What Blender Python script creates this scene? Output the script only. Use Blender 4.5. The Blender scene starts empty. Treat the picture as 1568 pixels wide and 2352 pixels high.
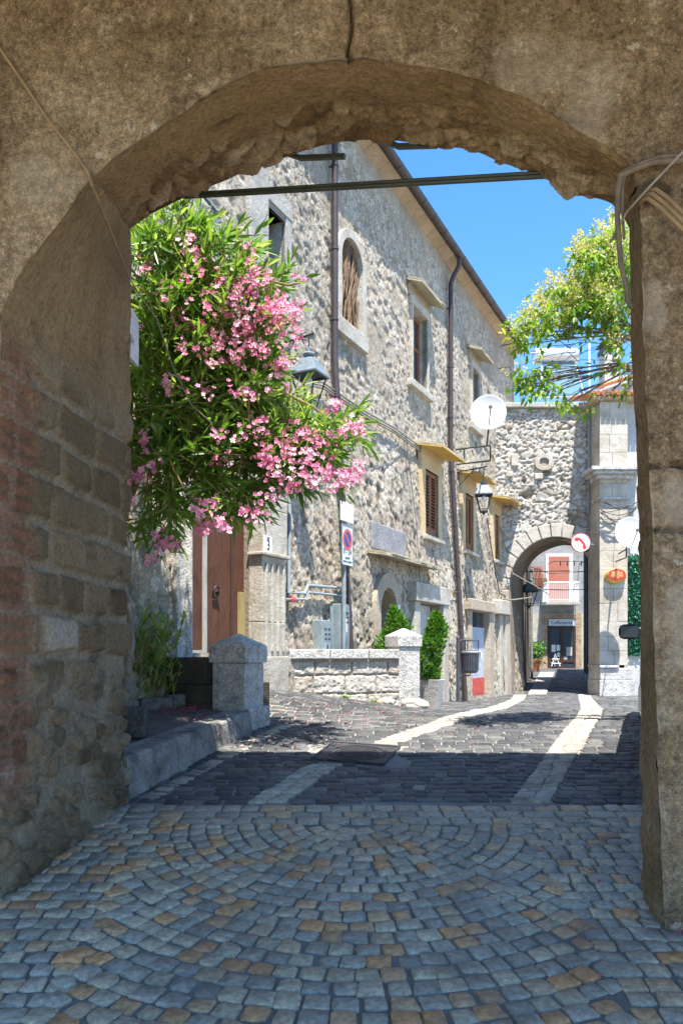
import bpy, bmesh, math, random
import numpy as np
from mathutils import Vector, Matrix
random.seed(7)
rng = np.random.default_rng(7)
S = bpy.context.scene
COL = S.collection
R = math.radians
EYE = 1.75                      # eye height above the point under the camera
FD, CX, HZ = 1813.0, 784.0, 1495.0   # focal length, axis and horizon measured on the photograph

# ---------------------------------------------------------------- camera, sky, sun, exposure
cam_d = bpy.data.cameras.new("camera")
cam = bpy.data.objects.new("camera", cam_d)
COL.objects.link(cam)
cam.location = (0, 0, EYE)
cam.rotation_euler = (R(90), 0, 0)
cam_d.sensor_fit = 'VERTICAL'
cam_d.sensor_height = 36.0
cam_d.lens = FD / 2352.0 * 36.0
cam_d.shift_y = (HZ - 1176.0) / 2352.0
cam_d.clip_start = 0.05
cam_d.clip_end = 2000
S.camera = cam

SUN = Vector((0.09, -0.35, 1.0)).normalized()
world = bpy.data.worlds.new("World")
S.world = world
world.use_nodes = True
wn = world.node_tree
bg = wn.nodes["Background"]
sky = wn.nodes.new("ShaderNodeTexSky")
sky.sky_type = 'NISHITA'
sky.sun_disc = False
sky.sun_elevation = math.asin(SUN.z)
sky.sun_rotation = R(168)
sky.altitude = 1500
sky.air_density = 1.0
sky.dust_density = 0.0
sky.ozone_density = 4.0
hs = wn.nodes.new("ShaderNodeHueSaturation")
hs.inputs["Saturation"].default_value = 1.2
hs.inputs["Hue"].default_value = 0.497
hs.inputs["Value"].default_value = 1.0
wn.links.new(sky.outputs[0], hs.inputs["Color"])
wn.links.new(hs.outputs[0], bg.inputs[0])
bg.inputs[1].default_value = 0.13
sl = bpy.data.lights.new("sun", 'SUN')
sl.energy = 4.5
sl.angle = R(0.53)
sl.color = (1.0, 0.945, 0.86)
so = bpy.data.objects.new("sun", sl)
COL.objects.link(so)
so.location = (2, -8, 30)
so.rotation_euler = SUN.to_track_quat('Z', 'Y').to_euler()
S.view_settings.view_transform = 'Standard'
S.view_settings.look = 'None'
S.view_settings.exposure = 1.66
S.view_settings.gamma = 1.0
try:
    S.cycles.max_bounces = 8
    S.cycles.diffuse_bounces = 5
    S.cycles.transparent_max_bounces = 8
    S.cycles.use_denoising = True
except Exception:
    pass

# ---------------------------------------------------------------- numeric helpers
def sstep(a, b, x):
    t = np.clip((np.asarray(x, float) - a) / (b - a), 0, 1)
    return t * t * (3 - 2 * t)
def hsh(i, j, s):
    v = np.sin(i * 127.1 + j * 311.7 + s * 74.7) * 43758.5453
    return v - np.floor(v)
def vnoise(x, y, s=0):
    i, j = np.floor(x), np.floor(y)
    fx, fy = x - i, y - j
    fx, fy = fx * fx * (3 - 2 * fx), fy * fy * (3 - 2 * fy)
    return ((hsh(i, j, s) * (1 - fx) + hsh(i + 1, j, s) * fx) * (1 - fy)
            + (hsh(i, j + 1, s) * (1 - fx) + hsh(i + 1, j + 1, s) * fx) * fy)
def fbm(x, y, s=0, o=4):
    t, a, n = 0, 0.5, 0
    for k in range(o):
        t = t + a * vnoise(x * 2 ** k + 13.7 * k, y * 2 ** k - 7.3 * k, s + k)
        n += a
        a *= 0.5
    return t / n
def voronoi(U, V, sx, sy, s, jit=0.85, stagger=0.0):
    b = V / sy
    j0 = np.floor(b)
    F1 = np.full(U.shape, 9.0); F2 = np.full(U.shape, 9.0)
    ID = np.zeros(U.shape); OX = np.zeros(U.shape); OY = np.zeros(U.shape)
    for dj in (-1, 0, 1):
        j = j0 + dj
        a = U / sx + stagger * (j % 2)
        i0 = np.floor(a)
        for di in (-1, 0, 1):
            i = i0 + di
            px = i + 0.5 + jit * (hsh(i, j, s) - 0.5)
            py = j + 0.5 + jit * (hsh(i, j, s + 1.7) - 0.5)
            dx, dy = a - px, b - py
            d = np.sqrt(dx * dx + dy * dy)
            m1 = d < F1
            F2 = np.where(m1, F1, np.minimum(F2, d))
            ID = np.where(m1, hsh(i, j, s + 3.1), ID)
            OX = np.where(m1, dx, OX); OY = np.where(m1, dy, OY)
            F1 = np.where(m1, d, F1)
    return F1, F2, ID, OX, OY

# ---------------------------------------------------------------- terrain
_yk = [-60, -12, -4, 0, 7.5, 8.1, 8.8, 10, 12, 14, 16, 18.5, 21, 25, 30, 40, 60, 400]
_dk = [1.95, 1.93, 1.9, 1.75, .8125, .755, .72, .755, .89, .975, 1.045, 1.14, 1.165, 1.12, 1.03, .88, .7, .7]
_yt = np.arange(-60, 140, .05)
_dt = np.interp(_yt, _yk, _dk)
_k = np.exp(-0.5 * (np.arange(-16, 17) * .05 / .25) ** 2); _k /= _k.sum()
_dt = np.convolve(np.pad(_dt, 16, mode='edge'), _k, 'valid')
def G(x, y):
    x = np.asarray(x, float); y = np.asarray(y, float)
    d = np.interp(y, _yt, _dt)
    rise = .29 * np.clip((1.15 - x) / 2.15, 0, 1.3) * sstep(8.3, 10.2, y) * (1 - sstep(13, 15, y))
    return EYE - d + rise
def g(x, y):
    return float(G(x, y))
def W(x, y, d):                 # photograph position + true distance -> place
    return Vector(((x - CX) / FD * d, d, EYE + (HZ - y) / FD * d))
def GP(x, y):                   # where the line of sight meets the ground
    a, b = (x - CX) / FD, (HZ - y) / FD
    ds = np.arange(2.0, 45, .01)
    k = np.argmax(EYE + b * ds <= G(a * ds, ds))
    return Vector((a * ds[k], ds[k], g(a * ds[k], ds[k])))

# ---------------------------------------------------------------- mesh helpers
PM = {}
def pmat(o):
    return PM.get(o.name, Matrix.Identity(4)) if o is not None else Matrix.Identity(4)
def tag(o, label=None, cat=None, group=None, kind=None):
    if label: o['label'] = label
    if cat: o['category'] = cat
    if group: o['group'] = group
    if kind: o['kind'] = kind
    return o
def thing(name, label, cat, loc, rz=0.0, group=None):
    o = bpy.data.objects.new(name, None)
    COL.objects.link(o)
    o.location = loc; o.rotation_euler = (0, 0, rz)
    o.empty_display_size = .2
    PM[o.name] = Matrix.Translation(Vector(loc)) @ Matrix.Rotation(rz, 4, 'Z')
    return tag(o, label, cat, group)
def link(name, me, mat, parent):
    o = bpy.data.objects.new(name, me)
    COL.objects.link(o)
    if mat: me.materials.append(mat)
    if parent is not None:
        o.parent = parent
        PM[o.name] = pmat(parent)
    else:
        PM[o.name] = Matrix.Identity(4)
    return o
def np_build(name, V, quads, tris, mat, parent=None, attrs=None, smooth=False):
    V = np.asarray(V, float)
    if parent is not None:
        M = np.array(pmat(parent).inverted())
        V = V @ M[:3, :3].T + M[:3, 3]
    quads = np.zeros((0, 4), int) if quads is None else np.asarray(quads, int).reshape(-1, 4)
    tris = np.zeros((0, 3), int) if tris is None else np.asarray(tris, int).reshape(-1, 3)
    me = bpy.data.meshes.new(name)
    me.vertices.add(len(V)); me.vertices.foreach_set("co", V.astype(np.float32).ravel())
    nl = quads.size + tris.size
    me.loops.add(nl)
    me.loops.foreach_set("vertex_index", np.concatenate([quads.ravel(), tris.ravel()]).astype(np.int32))
    me.polygons.add(len(quads) + len(tris))
    me.polygons.foreach_set("loop_start", np.concatenate([np.arange(len(quads)) * 4, quads.size + np.arange(len(tris)) * 3]).astype(np.int32))
    if smooth:
        me.polygons.foreach_set("use_smooth", np.ones(len(quads) + len(tris), bool))
    me.update(calc_edges=True)
    for k, a in (attrs or {}).items():
        at = me.attributes.new(k, 'FLOAT', 'POINT')
        at.data.foreach_set("value", np.asarray(a, np.float32).ravel())
    me.validate()
    return link(name, me, mat, parent)
def gridq(n, m, keep=None):     # quads of an n x m vertex grid
    idx = np.arange(n * m).reshape(n, m)
    q = np.stack([idx[:-1, :-1], idx[1:, :-1], idx[1:, 1:], idx[:-1, 1:]], -1).reshape(-1, 4)
    return q if keep is None else q[keep.reshape(-1)]

class MB:
    def __init__(s, M=None):
        s.v, s.f, s.t, s.M = [], [], [], M
    def add(s, vs, fs, tone=.5):
        b = len(s.v)
        for p in vs:
            p = Vector(p)
            s.v.append(s.M @ p if s.M else p)
            s.t.append(tone)
        s.f += [tuple(b + i for i in f) for f in fs]
        return s
    def box(s, c, d, rz=0.0, tilt=None, tone=.5, taper=1.0):
        c = Vector(c); h = Vector(d) / 2
        m = Matrix.Rotation(rz, 3, 'Z')
        if tilt is not None: m = m @ tilt
        vs = []
        for z in (-1, 1):
            k = taper if z > 0 else 1
            for x, y in ((-1, -1), (1, -1), (1, 1), (-1, 1)):
                vs.append(c + m @ Vector((x * h.x * k, y * h.y * k, z * h.z)))
        return s.add(vs, [(3, 2, 1, 0), (4, 5, 6, 7), (0, 1, 5, 4), (1, 2, 6, 5), (2, 3, 7, 6), (3, 0, 4, 7)], tone)
    def box2(s, a, b, tone=.5):
        return s.box([(a[i] + b[i]) / 2 for i in range(3)], [abs(b[i] - a[i]) for i in range(3)], tone=tone)
    def tube(s, pts, r, n=8, tone=.5, caps=True):
        pts = [Vector(p) for p in pts]
        rs = r if isinstance(r, (list, tuple)) else [r] * len(pts)
        vs, fs = [], []
        u = None
        for i, p in enumerate(pts):
            t = (pts[min(i + 1, len(pts) - 1)] - pts[max(i - 1, 0)])
            t = t.normalized() if t.length > 1e-9 else Vector((0, 0, 1))
            if u is None:
                u = t.orthogonal().normalized()
            else:
                u = (u - t * u.dot(t))
                u = u.normalized() if u.length > 1e-6 else t.orthogonal().normalized()
            w = t.cross(u)
            for k in range(n):
                a = 2 * math.pi * k / n
                vs.append(p + (u * math.cos(a) + w * math.sin(a)) * rs[i])
        for i in range(len(pts) - 1):
            for k in range(n):
                k2 = (k + 1) % n
                fs.append((i * n + k, i * n + k2, (i + 1) * n + k2, (i + 1) * n + k))
        if caps:
            fs.append(tuple(range(n - 1, -1, -1)))
            fs.append(tuple((len(pts) - 1) * n + k for k in range(n)))
        return s.add(vs, fs, tone)
    def lathe(s, prof, c, n=20, M=None, tone=.5, sx=1.0, sy=1.0):
        c = Vector(c); vs, fs = [], []
        for r, z in prof:
            for k in range(n):
                a = 2 * math.pi * k / n
                p = Vector((r * math.cos(a) * sx, r * math.sin(a) * sy, z))
                vs.append(c + (M @ p if M else p))
        for i in range(len(prof) - 1):
            for k in range(n):
                k2 = (k + 1) % n
                fs.append((i * n + k, i * n + k2, (i + 1) * n + k2, (i + 1) * n + k))
        fs.append(tuple(range(n - 1, -1, -1)))
        fs.append(tuple((len(prof) - 1) * n + k for k in range(n)))
        return s.add(vs, fs, tone)
    def prism(s, poly, f0, f1, tone=.5):
        n = len(poly)
        vs = [f0(*p) for p in poly] + [f1(*p) for p in poly]
        fs = [tuple(range(n - 1, -1, -1)), tuple(range(n, 2 * n))]
        fs += [(i, (i + 1) % n, n + (i + 1) % n, n + i) for i in range(n)]
        return s.add(vs, fs, tone)
    def band(s, outer, inner, f0, f1, tone=.5, closed=False):
        n = len(outer)
        vs = [f0(*p) for p in outer] + [f0(*p) for p in inner] + [f1(*p) for p in outer] + [f1(*p) for p in inner]
        fs = []
        for i in range(n if closed else n - 1):
            j = (i + 1) % n
            fs += [(2 * n + i, 2 * n + j, 3 * n + j, 3 * n + i), (i, n + i, n + j, j), (i, j, 2 * n + j, 2 * n + i), (n + i, 3 * n + i, 3 * n + j, n + j)]
        if not closed:
            fs += [(0, 2 * n, 3 * n, n), (n - 1, 2 * n - 1, 4 * n - 1, 3 * n - 1)]
        return s.add(vs, fs, tone)
    def build(s, name, mat, parent=None, smooth=False, bevel=0.0, label=None):
        M = pmat(parent).inverted()
        me = bpy.data.meshes.new(name)
        me.from_pydata([tuple(M @ p) for p in s.v], [], s.f)
        at = me.attributes.new('tone', 'FLOAT', 'POINT')
        at.data.foreach_set("value", np.asarray(s.t, np.float32))
        bm = bmesh.new(); bm.from_mesh(me)
        bmesh.ops.recalc_face_normals(bm, faces=bm.faces)
        if smooth:
            for f in bm.faces: f.smooth = True
        bm.to_mesh(me); bm.free()
        if smooth:
            try: me.set_sharp_from_angle(angle=R(42))
            except Exception: pass
        o = link(name, me, mat, parent)
        if bevel:
            b = o.modifiers.new("bevel", 'BEVEL'); b.width = bevel; b.segments = 2; b.limit_method = 'ANGLE'; b.angle_limit = R(40)
        if label: o['label'] = label
        return o
def copy_tree(o, loc=None, rz=None):
    c = o.copy(); COL.objects.link(c)
    for ch in o.children:
        k = ch.copy(); COL.objects.link(k); k.parent = c
        for g2 in ch.children:
            q = g2.copy(); COL.objects.link(q); q.parent = k
    if loc is not None: c.location = loc
    if rz is not None: c.rotation_euler = (0, 0, rz)
    return c
_font_cache = {}
def text_part(txt, size, M, mat, parent, name="lettering", th=.002, cx=True, sx=1.0):
    cu = bpy.data.curves.new("t", 'FONT')
    cu.body = txt; cu.size = size; cu.extrude = th
    cu.align_x = 'CENTER' if cx else 'LEFT'; cu.align_y = 'CENTER'
    o = bpy.data.objects.new("t", cu); COL.objects.link(o)
    dg = bpy.context.evaluated_depsgraph_get(); dg.update()
    me = bpy.data.meshes.new_from_object(o.evaluated_get(dg))
    bpy.data.objects.remove(o)
    T = pmat(parent).inverted() @ M @ Matrix.Diagonal((sx, 1, 1, 1))
    me.transform(T); me.name = name; me.materials.clear()
    return link(name, me, mat, parent)

# ---------------------------------------------------------------- materials
class NT:
    def __init__(s, name, rough=.85, spec=.3, metal=0.0):
        s.m = bpy.data.materials.new(name); s.m.use_nodes = True
        s.t = s.m.node_tree; s.b = s.t.nodes["Principled BSDF"]
        s.b.inputs["Roughness"].default_value = rough
        s.b.inputs["Specular IOR Level"].default_value = spec
        s.b.inputs["Metallic"].default_value = metal
        s.co = s.n("ShaderNodeTexCoord").outputs["Object"]
        s.nrm = None
    def n(s, ty, **kw):
        x = s.t.nodes.new(ty)
        for k, v in kw.items(): setattr(x, k, v)
        return x
    def set(s, sock, v):
        if hasattr(v, 'is_linked') or isinstance(v, bpy.types.NodeSocket): s.t.links.new(v, sock)
        elif isinstance(v, (tuple, list)) and len(v) == 3 and sock.type == 'RGBA': sock.default_value = (*v, 1)
        else: sock.default_value = v
    def noise(s, scale, detail=5, rough=.55, dist=0.0, stretch=None):
        x = s.n("ShaderNodeTexNoise")
        x.inputs["Scale"].default_value = scale; x.inputs["Detail"].default_value = detail
        x.inputs["Roughness"].default_value = rough; x.inputs["Distortion"].default_value = dist
        co = s.co
        if stretch:
            mp = s.n("ShaderNodeMapping"); mp.inputs["Scale"].default_value = stretch
            s.t.links.new(co, mp.inputs[0]); co = mp.outputs[0]
        s.t.links.new(co, x.inputs["Vector"])
        return x.outputs["Fac"]
    def voro(s, scale, feature='F1', stretch=None):
        x = s.n("ShaderNodeTexVoronoi", feature=feature)
        x.inputs["Scale"].default_value = scale
        co = s.co
        if stretch:
            mp = s.n("ShaderNodeMapping"); mp.inputs["Scale"].default_value = stretch
            s.t.links.new(co, mp.inputs[0]); co = mp.outputs[0]
        s.t.links.new(co, x.inputs["Vector"])
        return x.outputs["Distance"]
    def attr(s, name):
        return s.n("ShaderNodeAttribute", attribute_name=name).outputs["Fac"]
    def ramp(s, fac, stops, interp='LINEAR'):
        x = s.n("ShaderNodeValToRGB"); cr = x.color_ramp; cr.interpolation = interp
        while len(cr.elements) < len(stops): cr.elements.new(.5)
        for e, (p, c) in zip(cr.elements, stops):
            e.position = p; e.color = (*c, 1) if isinstance(c, (tuple, list)) else (c, c, c, 1)
        s.t.links.new(fac, x.inputs[0])
        return x.outputs[0]
    def mix(s, f, a, b, mode='MIX'):
        x = s.n("ShaderNodeMix", data_type='RGBA', blend_type=mode)
        s.set(x.inputs["Factor"], f); s.set(x.inputs["A"], a); s.set(x.inputs["B"], b)
        return x.outputs["Result"]
    def math(s, op, a, b=0.0):
        x = s.n("ShaderNodeMath", operation=op)
        s.set(x.inputs[0], a); s.set(x.inputs[1], b)
        return x.outputs[0]
    def bump(s, h, dist=.01, strength=1.0):
        x = s.n("ShaderNodeBump"); x.inputs["Distance"].default_value = dist; x.inputs["Strength"].default_value = strength
        s.t.links.new(h, x.inputs["Height"])
        if s.nrm is not None: s.t.links.new(s.nrm, x.inputs["Normal"])
        s.nrm = x.outputs[0]
        s.t.links.new(s.nrm, s.b.inputs["Normal"])
        return s
    def col(s, c):
        s.set(s.b.inputs["Base Color"], c); return s
    def rough(s, r):
        s.set(s.b.inputs["Roughness"], r); return s

def m_plain(name, c, rough=.6, spec=.4, metal=0.0, var=.25, scale=9.0, bump=.0015):
    k = NT(name, rough, spec, metal)
    f = k.noise(scale, 6, .6)
    d = tuple(x * (1 - var) for x in c); l = tuple(min(1, x * (1 + var)) for x in c)
    k.col(k.ramp(f, [(.3, d), (.7, l)]))
    if bump: k.bump(k.noise(scale * 12, 4), bump)
    return k.m
def m_stone(name, stops, scale=3.0, grain=60, bump=.006, rough=.9, stain=None, con=(.66, 1.28)):
    k = NT(name, rough, .2)
    c = k.ramp(k.noise(scale, 7, .62), stops)
    if stain:
        c = k.mix(k.ramp(k.noise(stain[1], 5, .6), [(.48, 0.0), (.68, stain[2])]), c, stain[0])
    g1 = k.noise(grain, 5, .7)
    c = k.mix(1.0, c, k.ramp(g1, [(.3, con[0]), (.7, con[1])]), 'MULTIPLY')
    k.col(c)
    k.bump(k.noise(scale * 4, 6, .65), bump * 2).bump(g1, bump)
    return k.m
def m_rubble(name, stones, mortar, fine=40, bump=.008, mvar=.25):
    k = NT(name, .92, .15)
    t = k.attr('tone'); mo = k.attr('mort')
    st = k.ramp(t, stones)
    st = k.mix(.55, st, k.ramp(k.noise(9, 6, .65), [(.3, .55), (.7, 1.3)]), 'MULTIPLY')
    mc = k.ramp(k.noise(2.2, 6, .65), [(.3, tuple(x * (1 - mvar) for x in mortar)), (.7, tuple(x * (1 + mvar) for x in mortar))])
    c = k.mix(mo, st, mc)
    f = k.noise(fine, 6, .7)
    c = k.mix(1.0, c, k.ramp(f, [(.3, .68), (.7, 1.28)]), 'MULTIPLY')
    c = k.mix(1.0, c, k.ramp(k.noise(.55, 4, .55), [(.3, .8), (.7, 1.12)]), 'MULTIPLY')
    k.col(c)
    k.bump(f, bump).bump(k.noise(fine * 4, 3, .6), bump * .35)
    return k.m
def m_leaf(name, stops, trans=.35, tcol=None, rough=.42):
    k = NT(name, rough, .35)
    c = k.ramp(k.attr('tone'), stops)
    k.col(c)
    tr = k.n("ShaderNodeBsdfTranslucent")
    mc = k.mix(1.0, c, tcol or (1.5, 1.5, .6), 'MULTIPLY')
    k.t.links.new(mc, tr.inputs[0])
    mx = k.n("ShaderNodeMixShader"); mx.inputs[0].default_value = trans
    k.t.links.new(k.b.outputs[0], mx.inputs[1]); k.t.links.new(tr.outputs[0], mx.inputs[2])
    k.t.links.new(mx.outputs[0], k.t.nodes["Material Output"].inputs[0])
    return k.m
def m_glass(name, tint=(.02, .03, .04), rough=.06):
    k = NT(name, rough, .8)
    k.col(tint)
    k.bump(k.noise(1.7, 2), .004)
    return k.m

MAT = {}
def facade_mat():
    k = NT("rubble_facade", .93, .12)
    t = k.attr('tone'); mo = k.attr('mort')
    st = k.ramp(t, [(0, (.41, .35, .265)), (.2, (.585, .525, .43)), (.42, (.48, .415, .325)), (.6, (.64, .585, .50)), (.78, (.50, .39, .255)), (.9, (.60, .555, .485)), (1, (.36, .315, .26))])
    st = k.mix(.8, st, k.ramp(k.noise(14, 6, .7), [(.3, .5), (.7, 1.35)]), 'MULTIPLY')
    mc = k.ramp(k.noise(3, 6, .68), [(.3, (.31, .255, .185)), (.7, (.455, .385, .295))])
    c = k.mix(mo, st, mc)
    c = k.mix(k.attr('pit_shade'), c, (.115, .092, .066))  # crevice shade mixed into the colour of pits and stone gaps
    f = k.noise(48, 6, .72)
    c = k.mix(1.0, c, k.ramp(f, [(.3, .6), (.7, 1.32)]), 'MULTIPLY')
    c = k.mix(1.0, c, k.ramp(k.noise(.5, 5, .6), [(.3, .8), (.7, 1.12)]), 'MULTIPLY')
    c = k.mix(k.ramp(k.noise(1.6, 6, .65, .3, (1, 1, .22)), [(.52, 0.0), (.70, .55)]), c, (.25, .235, .21))
    c = k.mix(k.ramp(k.noise(.9, 5, .6), [(.58, 0.0), (.66, .5)]), c, (.47, .38, .27))
    k.col(c); k.bump(k.noise(17, 6, .7), .02).bump(f, .012)
    return k.m
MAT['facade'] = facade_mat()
MAT['archrub'] = m_rubble("rubble_archway", [(0, (.38, .345, .29)), (.3, (.54, .51, .455)), (.6, (.45, .415, .36)), (.85, (.60, .575, .525)), (1, (.36, .29, .21))], (.33, .275, .205), 46, .010)
MAT['blocks'] = m_rubble("parapet_blocks", [(0, (.46, .43, .38)), (.5, (.56, .53, .48)), (1, (.43, .38, .315))], (.36, .31, .245))
MAT['jamb'] = m_rubble("jamb_masonry", [(0, (.125, .10, .072)), (.3, (.21, .165, .118)), (.55, (.27, .215, .155)), (.8, (.165, .125, .085)), (1, (.37, .335, .285))], (.30, .25, .195), 55, .012)
def gate_plaster():
    k = NT("gate_plaster", .95, .08)
    c = k.ramp(k.noise(1.1, 8, .72), [(.28, (.17, .115, .062)), (.5, (.34, .25, .15)), (.72, (.52, .415, .28))])
    c = k.mix(k.ramp(k.noise(2.3, 6, .72, .8), [(.5, 0.0), (.64, .7)]), c, (.19, .135, .078))
    c = k.mix(k.ramp(k.noise(2.6, 6, .7, .4, (1, 1, .18)), [(.52, 0.0), (.66, .6)]), c, (.15, .108, .066))
    c = k.mix(k.ramp(k.noise(4.5, 6, .75), [(.55, 0.0), (.66, .6)]), c, (.54, .44, .31))
    g = k.noise(26, 9, .9); g2 = k.noise(85, 6, .85)
    c = k.mix(1.0, c, k.ramp(g, [(.36, .3), (.48, .9), (.64, 1.75)]), 'MULTIPLY')
    c = k.mix(1.0, c, k.ramp(g2, [(.34, .5), (.66, 1.5)]), 'MULTIPLY')
    c = k.mix(k.ramp(k.noise(8, 8, .85), [(.60, 0.0), (.63, .9)]), c, (.68, .60, .48))
    c = k.mix(k.ramp(k.noise(3.1, 8, .8), [(.655, 0.0), (.675, .8)]), c, (.66, .57, .43))
    c = k.mix(k.attr('edge'), c, (.72, .64, .51))
    c = k.mix(k.attr('crack'), c, (.05, .035, .022))
    k.col(c)
    k.bump(k.noise(5, 6, .7), .05).bump(g, .04).bump(g2, .014)
    return k.m
MAT['gplaster'] = gate_plaster()
def gate_vault():
    k = NT("vault_rubble", .95, .08)
    t = k.attr('tone'); mo = k.attr('mort')
    st = k.ramp(t, [(0, (.18, .12, .062)), (.35, (.28, .195, .105)), (.7, (.37, .275, .165)), (1, (.47, .375, .255))])
    pl = k.ramp(k.noise(1.6, 6, .65), [(.3, (.26, .175, .085)), (.7, (.38, .265, .14))])
    c = k.mix(mo, st, pl)
    c = k.mix(k.ramp(k.noise(5, 6, .75), [(.58, 0.0), (.70, .7)]), c, (.42, .33, .215))
    c = k.mix(k.ramp(k.noise(3.7, 6, .7), [(.56, 0.0), (.68, .7)]), c, (.10, .07, .042))
    g = k.noise(34, 8, .8)
    c = k.mix(1.0, c, k.ramp(g, [(.3, .4), (.7, 1.55)]), 'MULTIPLY')
    k.col(c)
    k.bump(k.noise(7, 6, .75), .05).bump(g, .025)
    return k.m
MAT['vault'] = gate_vault()
def setts(name, stops, rough, spec, f=24, bump=.008, cont=(.55, 1.35)):
    k = NT(name, rough, spec)
    c = k.ramp(k.attr('tone'), stops)
    c = k.mix(1.0, c, k.ramp(k.noise(f, 7, .7), [(.28, cont[0]), (.72, cont[1])]), 'MULTIPLY')
    c = k.mix(1.0, c, k.ramp(k.noise(.8, 4), [(.3, .8), (.7, 1.15)]), 'MULTIPLY')
    k.col(c)
    c = k.mix(k.ramp(k.noise(2.6, 6, .7), [(.5, 0.0), (.7, .6)]), c, (.10, .095, .085))
    k.col(c)
    k.rough(k.ramp(k.noise(f * 2, 4), [(.3, rough - .12), (.7, min(1, rough + .15))]))
    k.bump(k.noise(f, 7, .72), bump).bump(k.noise(f * 5, 4), bump * .3)
    return k.m
MAT['setts'] = setts("porphyry_setts", [(0, (.25, .225, .18)), (.2, (.385, .345, .265)), (.38, (.31, .285, .23)), (.55, (.47, .40, .275)), (.72, (.42, .35, .235)), (.84, (.50, .315, .165)), (.94, (.54, .285, .12)), (1, (.44, .225, .135))], .45, .5, 38, .007, (.42, 1.5))
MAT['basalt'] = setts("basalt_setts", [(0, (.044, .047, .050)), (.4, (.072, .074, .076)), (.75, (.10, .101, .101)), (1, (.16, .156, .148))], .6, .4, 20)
MAT['pale'] = setts("pale_limestone_setts", [(0, (.35, .305, .235)), (.5, (.42, .375, .30)), (1, (.48, .44, .37))], .75, .25, 20)
MAT['square'] = m_stone('warm_pale_bounce_paving', [(.3, (.52, .42, .29)), (.7, (.66, .55, .40))], 2.0, 60, .004)  # colour of the added, unseen bounce paving
MAT['joint'] = m_stone("sandy_ground", [(.3, (.15, .14, .12)), (.7, (.24, .225, .195))], 2.5, 90, .004)
MAT['limestone'] = m_stone("dressed_limestone", [(.25, (.38, .34, .275)), (.5, (.47, .435, .37)), (.75, (.54, .51, .45))], 2.2, 45, .008, .88, ((.30, .25, .185), 3.0, .7))
MAT['granite'] = m_stone("bush_hammered_limestone", [(.25, (.46, .45, .42)), (.5, (.58, .565, .53)), (.75, (.68, .66, .62))], 3.0, 42, .022, .9, ((.20, .20, .20), 7.0, .6), (.42, 1.5))
MAT['kerb'] = m_stone("kerb_stone", [(.3, (.17, .165, .155)), (.7, (.36, .345, .32))], 5.0, 36, .014, .88, ((.075, .075, .07), 4.0, .85))
MAT['darkstone'] = m_stone('dark_block_stone', [(.3, (.06, .06, .06)), (.7, (.13, .13, .128))], 5.0, 40, .012, .9)
MAT['moss'] = m_stone("mossy_step_stone", [(.3, (.045, .04, .03)), (.7, (.10, .085, .065))], 4.0, 50, .01, .95)
MAT['earth'] = m_stone("earthy_paving", [(.3, (.12, .115, .10)), (.7, (.22, .21, .19))], 6.0, 60, .02, .95)
MAT['plaster_grey'] = m_stone("grey_plaster", [(.3, (.36, .335, .295)), (.7, (.50, .475, .43))], 2.5, 40, .010, .9, ((.24, .21, .17), 3.0, .6))
MAT["plaster_beige"] = m_stone("beige_plaster", [(.3, (.36, .30, .225)), (.7, (.48, .41, .32))], 2.5, 40, .010)
MAT["sand"] = m_stone("pale_sandy_joints", [(.3, (.19, .18, .16)), (.7, (.30, .28, .25))], 5, 60, .004)
MAT['plaster_warm'] = m_stone("warm_plaster", [(.3, (.50, .37, .20)), (.7, (.62, .48, .29))], 2.0, 50, .005)
MAT['plaster_white'] = m_stone("white_plaster", [(.3, (.40, .39, .37)), (.7, (.51, .50, .475))], 1.2, 50, .004)
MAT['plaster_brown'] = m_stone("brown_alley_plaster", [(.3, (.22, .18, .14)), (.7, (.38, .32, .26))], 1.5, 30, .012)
MAT['slate'] = m_stone("slate_patch", [(.3, (.20, .20, .215)), (.7, (.32, .32, .33))], 4.0, 40, .01)
MAT['ochre'] = m_stone("ochre_terracotta_tile", [(.3, (.50, .33, .09)), (.7, (.66, .46, .16))], 6.0, 60, .004)
MAT['lichen'] = m_stone("lichened_tile", [(.3, (.36, .30, .19)), (.7, (.52, .47, .36))], 9.0, 50, .008)
MAT['terracotta'] = m_plain("terracotta", (.52, .20, .085), .8, .2)
MAT['soffit'] = m_stone("eave_soffit_tile", [(.3, (.34, .26, .175)), (.7, (.46, .36, .25))], 2.0, 40, .004)
MAT['copper'] = m_plain("weathered_gutter", (.075, .06, .058), .5, .5, .35)
MAT['pipe_brown'] = m_plain("brown_painted_pipe", (.055, .038, .038), .5, .4)
MAT['iron'] = m_plain('cast_iron', (.05, .05, .054), .55, .4, .3, .35)
MAT['steel_grey'] = m_plain("grey_painted_steel", (.22, .26, .28), .5, .45)
MAT['bluegrey'] = m_plain("blue_grey_lamp_paint", (.15, .19, .215), .5, .35)
MAT['black'] = m_plain("black_iron", (.018, .018, .02), .55, .4)
MAT['dark_steel'] = m_plain("dark_green_steel", (.035, .045, .036), .5, .4)
MAT['white'] = m_plain("white_enamel", (.80, .80, .79), .4, .5, 0, .04, 3, 0)
MAT['dish'] = m_plain('dish_enamel', (.56, .56, .56), .45, .4, 0, .07, 3, 0)
MAT['plaster_pale'] = m_stone('pale_grey_plaster', [(.3, (.27, .265, .25)), (.7, (.37, .365, .35))], 1.6, 30, .006, .9, ((.17, .16, .14), 2.0, .6))
MAT['paper'] = m_plain("off_white_sheet", (.70, .69, .64), .7, .3, 0, .08, 5, 0)
MAT['sign_face'] = m_plain("sign_sheet", (.60, .64, .66), .45, .4, 0, .05, 4, 0)
MAT['red'] = m_plain("red_paint", (.62, .025, .02), .4, .5, 0, .1, 6, 0)
MAT['grille'] = m_plain('reddish_iron_grille', (.34, .13, .09), .6, .3)
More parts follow.
